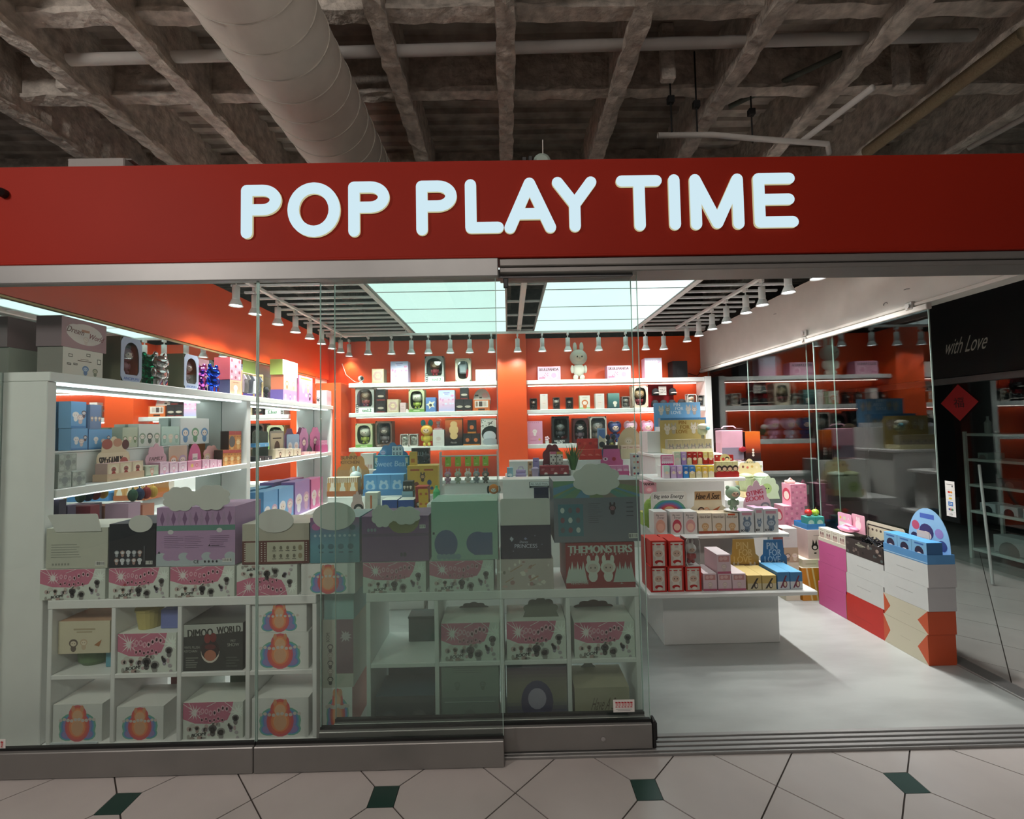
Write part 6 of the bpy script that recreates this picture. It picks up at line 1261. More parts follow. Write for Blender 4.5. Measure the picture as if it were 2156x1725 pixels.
# stand with the two title trays behind the table
steps('tall white stepped stand behind the entrance table', (1.42, 2.05, 4.3, 4.8, 1.28), [(1.40, 2.07, 4.28, 4.82, 1.31)], [(1.42, 2.05, 4.52, 4.8, 1.311, 1.53)], name='display_stand')
def p_pin(sky):
    tc = '#8f6424' if sky == '#b9a468' else '#eef2f4'
    return lambda P: P.rect(0, 0, 1, 1, sky).text('PIN', .5, .92, .11, tc, .2, 0, 0, .03).text('FOR', .55, .78, .11, tc, .2, 0, 0, .03).text('LOVE', .48, .64, .11, tc, .25, 0, 0, .03).toy(.16, .74, .1, '#cfc8b8', '#dcd0bc', 1).toy(.3, .76, .1, '#a9a08c', '#d0c4ac', 1).toy(.74, .76, .1, '#cfc4b8', '#dcd0c0', 1).toy(.87, .74, .1, '#b9a9a0', '#d8c8bc', 1)
p_grab = lambda c: (lambda P: P.rect(0, .55, 1, 1, c).toy(.5, .38, .2, '#7f7a72', '#b3a592', 1))
X0, X1 = aY(1405, 940, 4.3)[0], aY(1500, 940, 4.3)[0]
display(((X0+X1)/2, 4.3, 1.311), 0, X1-X0, .17, .045, '#d6cfa4', 'cream tray with mustard title header on the tall stand', (X1-X0+.02, .33, 'rect', '#b9a468', p_pin('#b9a468')), (6, .135, ('#a9a48c', '#94907a', '#bdb79c'), p_grab('#a89c74'), 'grey-brown charm box in the mustard tray', 'boxes in the mustard tray'))
X0, X1 = aY(1390, 890, 4.55)[0], aY(1488, 890, 4.55)[0]
display(((X0+X1)/2, 4.55, 1.531), 0, X1-X0, .17, .045, '#d3d9dc', 'white tray with sky blue title header on the tall stand', (X1-X0+.02, .30, 'rect', '#7fb2d8', p_pin('#7fb2d8')), (6, .13, ('#7d93a4', '#6c8090', '#93a8b4'), p_grab('#4f86b8'), 'blue-grey charm box in the sky blue tray', 'boxes in the sky blue tray'))
o = MB().ell((0, 0, .08), (.05, .04, .05), '#c9d0a8').ell((.0, -.02, .12), (.06, .04, .03), '#d8d4bc').ell((.03, -.05, .10), (.02, .02, .02), '#6fb4c0').tube([(0, 0, 0), (0, 0, .05)], .015, 8, col='#a9a48c').obj('candy_toy', VINYL, None, (aY(1480, 955, 4.28)[0], 4.235, 1.311), smooth=True); o.location = (aY(1480, 930, 4.36)[0], 4.36, 1.311+.142); tag(o, 'small cream and teal candy toy on the tall stand', 'toy')
# stepped pedestal with bag, gradient box and seed display
steps('white two-step pedestal behind the entrance table, carrying the pink bag', (2.09, 2.44, 4.22, 4.88, .86), [], [(2.09, 2.62, 4.56, 4.88, .861, 1.2)], name='pedestal')
pl = FP(1517, 1567, 902, 4.57, 1.201)
r = empty('gift_bag', pl[2]); r.location.z += .001; tag(r, 'tall translucent pink plastic bag on the pedestal', 'bag'); w, h = pl[0], pl[1]
PVC = glass((.97, .88, .91), .05); MB().bbox(-w/2, w/2, 0, .16, 0, h, .01).obj('bag_wall', PVC, r); MB().bbox(-w/2+.012, w/2-.012, .012, .148, .012, h*.93, .004).obj('inner_box', mat('#dfb9c6', .5), r); MB().tube([(-w*.3, .08, h), (-w*.2, .08, h+.02), (w*.2, .08, h+.02), (w*.3, .08, h)], .006, 6).obj('handle', mat('#d8b4c0', .4), r); MB().bbox(-w/2+.013, w/2-.013, .006, .0115, .02, h*.42, .001).obj('grey_panel', mat('#8e8f9c', .5), r); MB().ell((.09, -.012, h*.36), (.04, .012, .03)).obj('red_charm', mat('#8c1c28', .4), r)
def p_sun2(P): p_grad(['#1c1414', '#3a1a14', '#a8401c', '#cc5a20', '#d0661f'])(P); [P.ell(.5, .2+.09*k, .04, .04, '#d8cfc4') for k in range(3)]
Fb(1568, 1600, 909, 4.57, 1.201, ('#b04a1c', '#3a1c14', '#d0661f'), 'orange to dark gradient box beside the pink bag', p_sun2, d=.1)
PZ = .861
pl = FP(1556, 1626, 968, 4.4, PZ)
display((pl[2][0], 4.36, PZ), 0, pl[0]-.03, .16, .06, '#cdb98c', 'beige scalloped display with round leafy pods', (pl[0], pl[1], 'scallop', '#d2c092', lambda P: P.text('SOB CLUB', .5, .90, .05, '#4a5a3c', .7, 0, 0, .05) and [P.ell(.15+.14*k, .76+.02*(k % 2), .035, .035, ('#c9a08c', '#7a4a3c', '#c96a5a', '#b9944c', '#d8c8a8', '#a9b08c')[k], 10) for k in range(6)]))
for k, (px, c) in enumerate(((1575, '#a9b48a'), (1607, '#cfe0c8'))):
    X = aY(px, 1003, 4.4)[0]; o = MB().lathe([(.03, 0), (.055, .02), (.07, .18), (.066, .182)], (0, 0, 0), 18).ell((0, 0, .20), (.07, .066, .03)).obj('leaf_pod', mat(c, .5), None, (X, 4.44, PZ+.005)); tag(o, ['sage green round pod with leaf lid in the seed display', 'mint white round pod with leaf lid in the seed display'][k], 'toy')
tierheader(1594, 1640, 1002, 4.27, PZ, 'scallop', '#c6d6b4', 'pale green blob shaped card in front of the seed display', lambda P: P.ell(.42, .45, .22, .22, '#a9c47c').ell(.38, .45, .03, .03, '#3a4a2c').ell(.5, .45, .03, .03, '#3a4a2c'), .03)
z = Fb(1352, 1380, 1040, 3.9, T1_, ('#d4cfcc', '#c4bfbc', '#dedad6'), 'plain white carton under the pink bold-word box', lambda P: P.rect(.6, .3, .85, .55, '#6a6462'), d=.1)
Fb(1351, 1382, 1014, 3.9, z, ('#c98f9c', '#a86a7c', '#d8a8b4'), 'pink box with a bold black word on the plain white carton', lambda P: P.text('PANDA', .45, .78, .2, '#2a161c', .8, 0, 0, .06).ell(.5, .32, .34, .26, '#dc8f9c').ell(.5, .32, .2, .15, '#e8b4bc'), d=.1)
Fb(1353, 1369, 1080, 3.68, T1_, ('#c9b23c', '#a8c04c', '#d8c86c'), 'yellow and green box at the glass edge of the middle tier', p_toy('#cfba4c', '#c98f5c', '#e8d4b0', '#6f9a3c'), d=.1)
# ---- cashier counter
steps('white cashier counter with raised ledge near the entrance', (-.72, .9, 3.86, 4.4, .95), [], [(-.06, .9, 3.85, 4.05, .951, 1.148)], name='cashier_counter')
def sheet(w, h, loc, bg, label, pr): o = MB().box(-w/2, w/2, 0, .002, 0, h).obj('notice_sign', mat(bg, .5), None, loc); P = Print(w, h); pr(P); P.build(o); tag(o, label, 'sign')
X, Z = aY(1136, 1035, 3.845); sheet(.175, .055, (X, 3.8465, 1.07), '#dadfdf', 'small black-edged notice on the cashier counter front', lambda P: P.rect(0, 0, 1, 1, '#2c3436').rect(.03, .35, .97, .95, '#d3dbdb').text('ALL SALES FINAL', .5, .65, .32, '#20282a', .86).rect(.1, .12, .9, .22, '#9aa4a4'))
# acrylic rack with pendants
X0, X1 = aY(926, 1000, 3.95)[0], aY(1048, 1000, 3.95)[0]; ZC0 = .951; hx = (X1-X0)/2
r = empty('acrylic_rack', ((X0+X1)/2, 3.93, ZC0+.001)); tag(r, 'clear acrylic rack holding hanging toy pendants on the counter', 'rack')
MB().bbox(-hx, hx, .12, .126, 0, .47, .001).obj('back_sheet', CLEAR, r); MB().bbox(-hx, hx, -.03, .12, 0, .006, .001).obj('base_sheet', CLEAR, r); MB().tube([(-hx, .05, .40), (hx, .05, .40)], .006, 8).bbox(-hx, -hx+.006, .0, .12, 0, .44, .001).bbox(hx-.006, hx, 0, .12, 0, .44, .001).obj('hang_rail', mat('#c9cfce', .3), r)
cc = ['#b98aa0', '#a9b09a', '#cfc6ba', '#8d9094', '#6d6660']; nn = ['rosy', 'sage', 'cream', 'grey', 'brown']
for k, px in enumerate((943, 964, 985, 1003, 1022)):
    X = aY(px, 970, 3.95)[0]; z = ZC0+.395
    p = empty('toy_pendant', (X, 3.965, z)); tag(p, f'{nn[k]} furry doll pendant hanging from a green card on the rack', 'pendant')
    o = MB().box(-.026, .026, -.003, 0, -.085, 0).obj('green_card', mat('#9cc23c', .5), p); P = Print(.052, .085); P.ell(.3, .8, .06, .06, '#20281a').rect(.2, .2, .7, .3, '#c9dc8c'); P.build(o, -.003, tf=lambda u, v, off: (u-.026, -.003-off, v-.085))
    mb = MB()
    for x in doll_parts(.135, cc[k], cc[k], '#dcbfae', 'long'): q = len(mb.v); mb.v += x.v; mb.f += [[i+q for i in f] for f in x.f]; mb.mi += x.mi; mb.col += x.col
    o = mb.obj('furry_doll', PLUSH, p, smooth=True); o.location = (0, -.03, -.235)
doll((aY(1040, 1050, 3.9)[0], 3.88, ZC0+.001), 0, .17, '#3c5048', '#c9752c', '#e0d6c8', 'orange-capped puppy doll with long black ears on the counter', 'flop', '#16140f', m=PLUSH, name='plush_toy', cat='plush')
for k, (px, c, lb) in enumerate(((942, '#3f9a7c', 'green sticker roll on the counter'), (957, '#b0383c', 'red tape roll on the counter'), (968, '#c9604c', 'coral tape roll on the counter'))):
    tag(MB().lathe([(.03, 0), (.03, .035), (.014, .035), (.014, .004)], (0, 0, 0), 18).obj('tape_roll', mat(c, .5), None, (aY(px, 1050, 3.88)[0], 3.885, ZC0+.008)), lb, 'roll')
tag(MB().lathe([(.025, 0), (.03, .02), (.03, .1), (.012, .13), (.012, .15)], (0, 0, 0), 16).obj('soap_bottle', mat('#5fc47c', .3), None, (aY(919, 1045, 3.9)[0], 3.9, ZC0+.001)), 'green bottle at the end of the cashier counter', 'bottle')
# ---- island A (left of the counter)
steps('white stepped island between the cabinet and the cashier counter', (-1.75, -.78, 4.0, 5.2, .77), [(-1.8, -.74, 3.92, 5.25, .80)], [(-1.78, -.76, 4.36, 5.2, .801, .95), (-1.76, -.78, 4.84, 5.2, .951, 1.17)], name='display_island')
I0, I1, I2 = .801, .951, 1.171
for k, (a, b) in enumerate(((804, 836), (838, 871))): Fb(a, b, 1053, 3.95, I0, ('#1f4a9c', '#1a3c84', '#d8d8cc'), ['deep blue box with pale lid beside the milk carton', 'deep blue box with pale lid beside the red boxes'][k], p_title('STITCH', '#b9c4dc', .45, .2), d=.16)
z = Fb(874, 900, 1025, 4.0, I0, ('#a83028', '#8c2620', '#c9483c'), 'red box with little faces on the island', p_toys('#a83028', ['#3c2c2c', '#d8b49c'], 2), d=.13)
z = Fb(846, 869, 1035, 4.14, I0, ('#2c2c30', '#222226', '#7fa0b0'), 'black box with pale blue figures on the island', p_toys('#8fb4c4', ['#26262a'], 2), d=.1); Fb(848, 868, 1014, 4.14, z, ('#302c2c', '#262222', '#4a4444'), 'black comic box stacked on the black and blue box', p_toys('#34302e', ['#c9b9a8', '#8c8074'], 3), d=.1)
Fb(768, 795, 1038, 4.0, I0, ('#cfcfc0', '#bdbdb0', '#dcdccf'), 'white carton with orange stripe and open flap on the island', lambda P: P.rect(.42, .35, .56, .9, '#cc6a3c').toy(.5, .18, .1, '#8c8a84', '#d8d4c8'), d=.1)
tierheader(738, 766, 1035, 3.97, I0, 'scallop', '#d9b9b4', 'pale pink shaped card with a dark print on the island', lambda P: P.ell(.6, .4, .17, .17, '#2c2628').ell(.6, .38, .1, .09, '#e0d4d0').rect(.45, .12, .75, .16, '#2c2628'))
for k, (a, b, c, lb) in enumerate(((880, 903, '#e09a34', 'yellow and orange giraffe-shaped card on the island'),)): tierheader(a, b, 1030, 3.96, I0, 'trap', '#d8a82c', lb, lambda P: p_dots(None, ['#c4602c'], 2, 3, .25)(P), .03)
X0, X1 = aY(690, 1010, 4.4)[0], aY(756, 1010, 4.4)[0]
def p_shop(P): P.rect(0, .72, 1, 1, '#e0d6c4'); [P.rect(.1+.2*k, .72, .2+.2*k, 1, '#a87848') for k in range(5)]; P.rect(0, 0, 1, .72, '#c9965c').ell(.5, .3, .16, .26, '#e3dccb').ell(.42, .6, .05, .14, '#e3dccb').ell(.58, .6, .05, .14, '#e3dccb')
display(((X0+X1)/2-.01, 4.4, I1), 0, X1-X0, .3, .05, '#a8623c', 'tan toy shop tray with striped awning boxes on the island', (X1-X0+.05, .42, 'scallop', '#b9854c', lambda P: P.text('BUNNY', .4, .86, .09, '#7a5230', .5, 0, 0, .05).text('KITCHEN', .42, .74, .08, '#7a5230', .55, 0, 0, .05).rect(.05, .2, .95, .55, '#b08a62').ell(.5, .5, .08, .14, '#cdb699').ell(.7, .5, .05, .1, '#cdb699')), (3, .18, ('#c9965c', '#b07f48', '#e0d0b0'), p_shop, 'tan blind box with striped awning print', 'boxes in the tan tray'))
doll((aY(745, 1000, 4.55)[0], 4.61, I1+.007), 0, .27, '#d8d088', '#c9d4d4', '#dfe3de', 'pale blue rabbit doll in the tan toy shop tray', 'long')
X0, X1 = aY(761, 1020, 4.4)[0], aY(850, 1020, 4.4)[0]
display(((X0+X1)/2+.01, 4.4, I1), 0, X1-X0-.01, .3, .06, '#4f86b8', 'blue tray with large blue title header on the island', ((X1-X0)*.95, .37, 'tray', '#4f8cc0', p_title('Sweet Bear', '#a9cce4', .78, .16, None, .1, .02)), (3, .20, ('#5f9acb', '#4f86b8', '#7ab4de'), lambda P: P.ell(.5, .42, .24, .24, '#a9c8e0').ell(.5, .42, .12, .12, '#5f9acb').ell(.32, .66, .07, .07, '#a9c8e0').ell(.68, .66, .07, .07, '#a9c8e0'), 'sky blue box with pale bear outline', 'boxes in the blue tray', (), 1))
o = Fb(857, 922, 981, 4.45, I1, ('#cda23c', '#d8b854', '#d8b44c'), 'yellow house-shaped box with open balcony side', lambda P: P.rect(.1, .82, .4, .88, '#b04a2c').rect(.55, .82, .85, .88, '#b04a2c').toy(.5, .62, .1, '#5c4434', '#c99a6c', 1).ell(.72, .4, .08, .1, '#33507c').ell(.3, .35, .08, .08, '#7a3c2c').ell(.8, .2, .06, .06, '#33507c'), d=.24)
z = o
Fb(862, 876, 952, 4.52, z, ('#d8b44c', '#c9a03c', '#e0c46c'), 'narrow yellow carton standing on the yellow house box', lambda P: P.rect(.2, .2, .8, .5, '#c4762c'), d=.07)
Fb(759, 786, 955, 4.86, I2, ('#dcdcd4', '#cacac2', '#e6e6de'), 'flat white box on the island top', lambda P: [P.rect(.1+.22*k, .05, .25+.22*k, .3, '#c9a9a0') for k in range(4)], d=.12)
for k, (a, b) in enumerate(((788, 811), (812, 836), (837, 860))): z = Fb(a, b, 960, 4.86, I2, ('#3f8a9c', '#357888', '#5aa6b4'), ['teal landscape box beside the flat white box', 'teal landscape box in the middle of three', 'teal landscape box beside the dark box'][k], lambda P: P.rect(.06, .15, .94, .85, '#c9d0b4').rect(.06, .15, .94, .45, '#5c7a6c').poly([(P.w*.2, P.h*.45), (P.w*.45, P.h*.75), (P.w*.7, P.h*.45)], '#7f9a6c'), d=.1)
tierheader(793, 860, 932, 4.98, I2, 'scallop', '#4f7fae', 'deep blue shaped card behind the teal boxes', lambda P: P.rect(.48, .45, .82, .85, '#c9cfd4') and [P.toy(.54+.1*(k % 3), .76-.18*(k//3), .04, '#2c3a54', '#a9b4c4') for k in range(6)] and P.toy(.2, .62, .14, '#6f9ac4', '#c0b4d4', 0))
Fb(866, 903, 944, 4.95, I2, ('#33383c', '#282c30', '#454b50'), 'charcoal box with small grey title on the island top', p_title('VALUED', '#9aa4aa', .7, .2, None, 0, .02, lambda P: P.ell(.3, .3, .1, .12, '#6a7880')), d=.1)
doll((aY(897, 945, 4.9)[0], 4.885, I2), 0, .2, '#1c1c22', '#1d1d24', '#3a3644', 'black cat doll in front of the charcoal box', 'long')
# ---- table C behind the counter
steps('white two-step table behind the cashier counter', (.0, 1.72, 4.98, 5.6, .99), [(-.05, 1.75, 4.93, 5.65, 1.02)], [(.0, 1.7, 5.32, 5.6, 1.021, 1.19)], name='stepped_table')
C0, C1 = 1.021, 1.191
Fb(1067, 1080, 985, 4.97, C0, ('#8fb8cc', '#7aa4ba', '#a4ccde'), 'pale blue milk carton at the end of the table behind the counter', lambda P: P.ell(.5, .35, .2, .14, '#e0e8ec').ell(.3, .2, .1, .08, '#3f7fa4'), d=.06)
tag(MB().bbox(-.06, .06, 0, .08, 0, .06, .01).bbox(-.055, .055, .02, .06, .06, .1, .008).tube([(-.03, .04, .1), (-.02, .04, .13), (.02, .04, .13), (.03, .04, .1)], .006, 6).obj('bag', mat('#b49cc8', .5), None, (aY(1097, 1000, 4.96)[0], 4.96, C0+.001)), 'lilac lidded basket bag beside the milk carton', 'bag')
Fb(1111, 1121, 972, 5.0, C0, ('#c9a484', '#b08a6c', '#d8b898'), 'narrow tan box with stacked toy pictures', p_dots('#c49a78', ['#7a5a44', '#e0ccb0'], 1, 3, .3), d=.05)
Fb(1122, 1135, 965, 5.02, C0, ('#8f7fb4', '#7a6aa0', '#a494c4'), 'violet box behind the lavender cup', p_toy('#9a8abc', '#c9bce0', '#e4dcec', None, None, '#5c4c84', 0), d=.05)
tag(MB().lathe([(.03, 0), (.04, .1), (.043, .1), (.043, .115), (.01, .13)], (0, 0, 0), 18).obj('cup', mat('#b9a4c4', .4), None, (aY(1127, 1000, 4.955)[0], 4.955+.01, C0+.001)), 'lavender lidded cup on the table behind the counter', 'cup')
X0, X1 = aY(1136, 990, 5.0)[0], aY(1199, 990, 5.0)[0]
display(((X0+X1)/2, 5.0, C0), 0, X1-X0, .22, .04, '#3a1420', 'maroon tray with a cat-eared header behind the counter', ((X1-X0)*.72, .38, 'cloud', '#6f2430', lambda P: P.text('YOULO', .35, .3, .1, '#d8c4c4', .5, 0, 0, .05).line([(.2, .7), (.5, .8), (.8, .7)], .02, '#581a26')), (3, .13, ('#8c1c2c', '#701624', '#a02a3a'), lambda P: P.ell(.62, .3, .17, .17, '#d8a4a0').ell(.62, .3, .1, .1, '#e8dcd4').rect(.15, .72, .5, .76, '#c9989c').rect(.15, .62, .4, .65, '#c9989c'), 'maroon blind box with a round white toy', 'boxes in the maroon tray'))
for k, (a, b, c) in enumerate(((1158, 1171, '#cf6a84'), (1172, 1185, '#c9a03c'))): Fb(a, b, 952, 5.14, C0+.135, (('#d8d4cc', '#c9c4bc', c)), ['cow-spot milk carton with pink top on the maroon tray', 'cow-spot milk carton with yellow top on the maroon tray'][k], lambda P, c=c: (p_dots('#d8d4cc', ['#2c2828', '#d8d4cc'], 3, 4, .35)(P), P.rect(0, .82, 1, 1, c)), d=.055)
# potted grass
r = empty('potted_grass', (aY(1206, 1000, 5.1)[0], 5.06, C0+.001)); tag(r, 'spiky green artificial grass plant behind the counter', 'plant'); MB().lathe([(.04, 0), (.05, .08), (.045, .08)], (0, 0, 0), 14).obj('pot', mat('#d8d4cc', .5), r); random.seed(21)
mb = MB()
for k in range(70):
    a = random.random()*6.28; L = random.uniform(.18, .34); s = random.uniform(.1, .55); b = Vector((.02*math.cos(a), .02*math.sin(a), .07)); m_ = b+Vector((s*L*.4*math.cos(a), s*L*.4*math.sin(a), L*.6)); e = b+Vector((s*L*math.cos(a), s*L*math.sin(a), L)); n_ = Vector((-math.sin(a), math.cos(a), 0))*.007
    mb.add([b-n_, b+n_, m_+n_, e, m_-n_], [(0, 1, 2, 4), (4, 2, 3)], 0)
o = mb.obj('grass_blades', mat('#3f6f2c', .55, vary=.25), r); o['kind'] = 'stuff'
X0, X1 = aY(1220, 960, 5.34)[0], aY(1268, 960, 5.34)[0]
display(((X0+X1)/2, 5.34, C1), 0, X1-X0, .2, .05, '#c4241f', 'scarlet tray of scarlet boxes on the table behind the counter', (X1-X0, .25, 'rect', '#cc2c26', p_dots(None, ['#e04a3c', '#a81c1a'], 4, 2, .3)), (3, .12, ('#c9302a', '#b0241f', '#d84438'), lambda P: P.ell(.4, .4, .2, .16, '#dc6a5c').ell(.65, .35, .12, .1, '#e08a7c'), 'scarlet blind box in the scarlet tray', 'boxes in the scarlet tray'))
X0, X1 = aY(1272, 985, 5.0)[0], aY(1325, 985, 5.0)[0]
display(((X0+X1)/2, 5.0, C0), 0, X1-X0, .24, .06, '#c44a84', 'rose pink tray with an eye print header behind the counter', (X1-X0-.02, .30, 'tray', '#c65a90', lambda P: P.ell(.22, .6, .1, .07, '#e6c4d4').ell(.22, .6, .04, .04, '#5a2c44').ell(.6, .6, .08, .08, '#a8243c').rect(.1, .1, .9, .3, '#d884ac')), (4, .12, ('#d680aa', '#c46a98', '#e09cc0'), lambda P: P.ell(.5, .55, .22, .16, '#e6b4cc').rect(.2, .15, .8, .22, '#a84a7c'), 'rose blind box in the rose pink tray', 'boxes in the rose pink tray'))
Fb(1273, 1301, 938, 5.34, C1, ('#2c1c28', '#241620', '#3c2a36'), 'black box with pink round faces behind the rose tray', p_toys('#2c1c28', ['#d08aa4', '#c47a98'], 3), d=.12)
doll((aY(1288, 935, 5.5)[0], 5.545, C1), 0, .3, '#20222c', '#1c1c26', '#d8c46c', 'dark winged doll with a blue dress behind the black box', 'bow', '#20202a', .85)
Fb(1259, 1274, 902, 5.5, C1, ('#8fb4d8', '#6a94c0', '#a4c4e0'), 'pale blue box with a white star doll print', p_star, d=.06)
X0, X1 = aY(1304, 960, 5.34)[0], aY(1362, 960, 5.34)[0]
display(((X0+X1)/2+.02, 5.34, C1), 0, X1-X0, .2, .12, '#d2c0a0', 'cream tray with a beige domed header on the table behind the counter', (X1-X0, .38, 'arch', '#d6bc98', lambda P: P.toy(.45, .55, .14, '#dcc6ac', '#e8d8c4').rect(.1, .1, .9, .2, '#b98a5c')), (4, .16, ('#dcb9a4', '#c9a48c', '#e4ccb8'), p_toy('#e0c4b0', '#c98a7c', '#ecdccc', None, None, '#a86a5c', 0), 'peach blind box in the cream tray', 'boxes in the cream tray'))
Fb(1331, 1361, 955, 4.98, C0, ('#d4d6d2', '#c2c4c0', '#dee0dc'), 'white box with rows of tiny red and blue faces', p_dots('#d4d6d2', ['#a8343c', '#34466c', '#d8b49c'], 4, 4, .32), d=.1)
def p_bunny(P): P.rect(0, 0, 1, 1, '#8c4a40'); [P.ell(.14+.12*k, .5, .05, .3, '#e3c4b4') for k in range(2)]; [P.ell(.5+.15*k, .62, .05, .05, '#e6d4c8') for k in range(3)]; [P.line([(.5+.15*k, .66), (.5+.15*k, .9)], .015, '#c9a08c') for k in range(3)]
z = Fb(1352, 1388, 962, 4.9, C0, ('#8c4a40', '#743a32', '#a05c50'), 'brown box with pale rabbit ears, lower of two', p_bunny, d=.05)
Fb(1366, 1397, 936, 5.33, C1, ('#8c4a40', '#743a32', '#a05c50'), 'taller brown box with pale rabbit ears behind its twin', p_bunny, d=.1)
# PANDA box on the counter end
# ================================================================ STACKS ALONG THE SIDE GLASS
XS = 2.70
def Rst(x0, x1, tops, d, cols, labels, prs=None, z0=0., X=XS, **k):
    z = z0
    for i, yt in enumerate(tops):
        pl = RP(x0, x1, yt, X, z); carton(pl, d, cols[i], labels[i], prs[i] if prs else None, **k); z += pl[1]
    return z, pl
DS_ = .185
def p_slot(P): P.rect(.3, .52, .68, .535, '#8d8d88')
def p_arrow(P): P.rect(0, 0, 1, 1, '#cfc7b0').poly([(P.w, 0), (P.w, P.h), (P.w*.78, P.h*.45)], '#c9542c').poly([(0, 0), (0, P.h), (P.w*.16, P.h*.5)], '#c9542c').rect(.4, .5, .62, .512, '#b0a890')
BG = ('#cfc7b0', '#c4502c', '#d8d0ba'); WH = ('#d2d2cf', '#b9b7b8', '#dcdcd9')
z, pl = Rst(1862, 1953, (1337, 1288, 1238, 1190), DS_, (BG, BG, WH, WH), ('beige box with orange ends on the floor by the open corner', 'beige box with orange ends, second up in the corner stack', 'white carton third up in the corner stack', 'white carton under the blue tray'), (p_arrow, p_arrow, p_slot, p_slot), name='shipping_box')
p_hair = lambda P: P.rect(0, 0, 1, 1, '#7fb4dc').rect(.2, .84, .8, .92, '#3f6cb0').ell(.5, .48, .24, .28, '#2c2440').ell(.5, .34, .15, .13, '#e6d4cc').ell(.5, .14, .2, .08, '#33304c').rect(.1, .02, .9, .08, '#3f6cb0')
def p_arc(P): P.rect(.32, .78, .66, .88, '#4a66b8').ell(.46, .5, .16, .17, '#3a2f66').ell(.46, .42, .11, .09, '#e6d4cc').ell(.2, .6, .09, .1, '#c4506c').ell(.16, .34, .09, .1, '#2c2c54').ell(.76, .52, .09, .1, '#9a86c4').ell(.82, .28, .1, .11, '#3f4c84')
display((XS, pl[2][1], z), -H90, pl[0], DS_-.005, .06, '#5a94c8', 'blue tray of hair-print boxes with an arched header on the corner stack', (pl[0]*.9, .33, 'arch', '#93c0e4', p_arc), (3, .135, ('#6aa8d8', '#3f6c9c', '#4f9cdc'), p_hair, 'sky blue blind box with dark hair print', 'boxes in the blue corner tray', (), 1), tpr=lambda P: P.rect(0, .1, 1, .2, '#a9d0ec'))
o = MB().box(-.045, .045, 0, .003, 0, .05).obj('paper_flap', mat('#cdb4a4', .5), None, (XS+.1, pl[2][1]-.04, z+.137), -H90); tag(o, 'pinkish loose paper flap standing on the sky blue boxes', 'card'); P = Print(.09, .05); P.rect(.1, .1, .9, .14, '#b89a88'); P.build(o)
# second stack: red box, two white cartons, dark display
z, pl = Rst(1783, 1860, (1284, 1237, 1191), DS_, (('#c4281c', '#b02018', '#d03a2c'), WH, WH), ('bright red flat box on the floor between pink and beige boxes', 'white carton on the bright red box', 'white carton under the dark patterned tray'), (lambda P: P.rect(.25, .3, .7, .31, '#a01c14'), p_slot, p_slot), name='shipping_box')
def p_dark(P):
    random.seed(31); P.rect(0, 0, 1, 1, '#3a302e')
    for k in range(24): P.ell(random.random()*.94+.03, random.random()*.8+.08, random.uniform(.05, .13), random.uniform(.05, .12), random.choice(('#7a6a62', '#5c4c48', '#8f8a80', '#241c1e', '#5f6a68', '#a08c80')), 9)
    P.ell(.42, .72, .3, .12, '#6d6a5c').rect(.28, .7, .56, .75, '#b0ab98')
dk = display((XS, pl[2][1], z), -H90, pl[0], DS_-.005, .12, '#2c2625', 'dark patterned tray with a white-edged header on the second stack', (pl[0]*.98, .25, 'rect', '#d0c6b0', both(lambda P: P.rect(.03, .06, .97, .9, '#2a2422').rect(.05, .08, .95, .86, '#cdc3aa'), p_dots(None, ['#3a302c', '#6d5c50'], 9, 2, .26))), None, tpr=p_dark)
mb = MB(); random.seed(5); [mb.tube([(random.uniform(-.1, .1), random.uniform(.03, .14), .09), (random.uniform(-.1, .1), random.uniform(.03, .14), .14), (random.uniform(-.1, .1), random.uniform(.03, .14), .10)], .006, 5) for k in range(14)]; o = mb.obj('foil_packs', mat('#2a2a2e', .2, .4), dk); o['kind'] = 'stuff'
# third stack: pink boxes with cream blind boxes
PKc = ('#c95a92', '#7a9a3c', '#d676a4')
z, pl = Rst(1724, 1781, (1252, 1205, 1158), DS_, (PKc, PKc, PKc), ('pink box on the floor beside the bright red one', 'pink box second in the pink stack', 'pink box under the cream cat boxes'), (lambda P: P.rect(.3, .5, .6, .51, '#a84478'),)*3, name='shipping_box')
p_cat = lambda P: P.rect(.05, .05, .95, .95, '#dcd4c4').ell(.5, .4, .24, .22, '#c9b0a4').ell(.32, .58, .08, .12, '#8c6a68').ell(.68, .58, .08, .12, '#8c6a68').rect(.2, .8, .8, .85, '#a89c8c')
display((XS, pl[2][1], z), -H90, pl[0], DS_-.005, .03, '#d8d0c0', 'cream tray of cat print boxes on the pink stack', None, (4, .11, ('#d9d2c4', '#cbc6ba', '#e2dcd0'), p_cat, 'cream blind box with a cat print on the pink stack', 'boxes on the pink stack'))
o = MB().ell((0, 0, .025), (.09, .05, .025), '#dd8cab').ell((.07, 0, .035), (.05, .03, .02), '#d67a9c').tube([(-.06, 0, .03), (0, 0, .06), (.07, 0, .05)], .012, 6, col='#e29ab4').obj('pink_bag', VINYL, None, (XS+.1, pl[2][1]-.05, z+.116), -H90, smooth=True); tag(o, 'crumpled pink plastic bag lying on the cream cat boxes', 'bag')
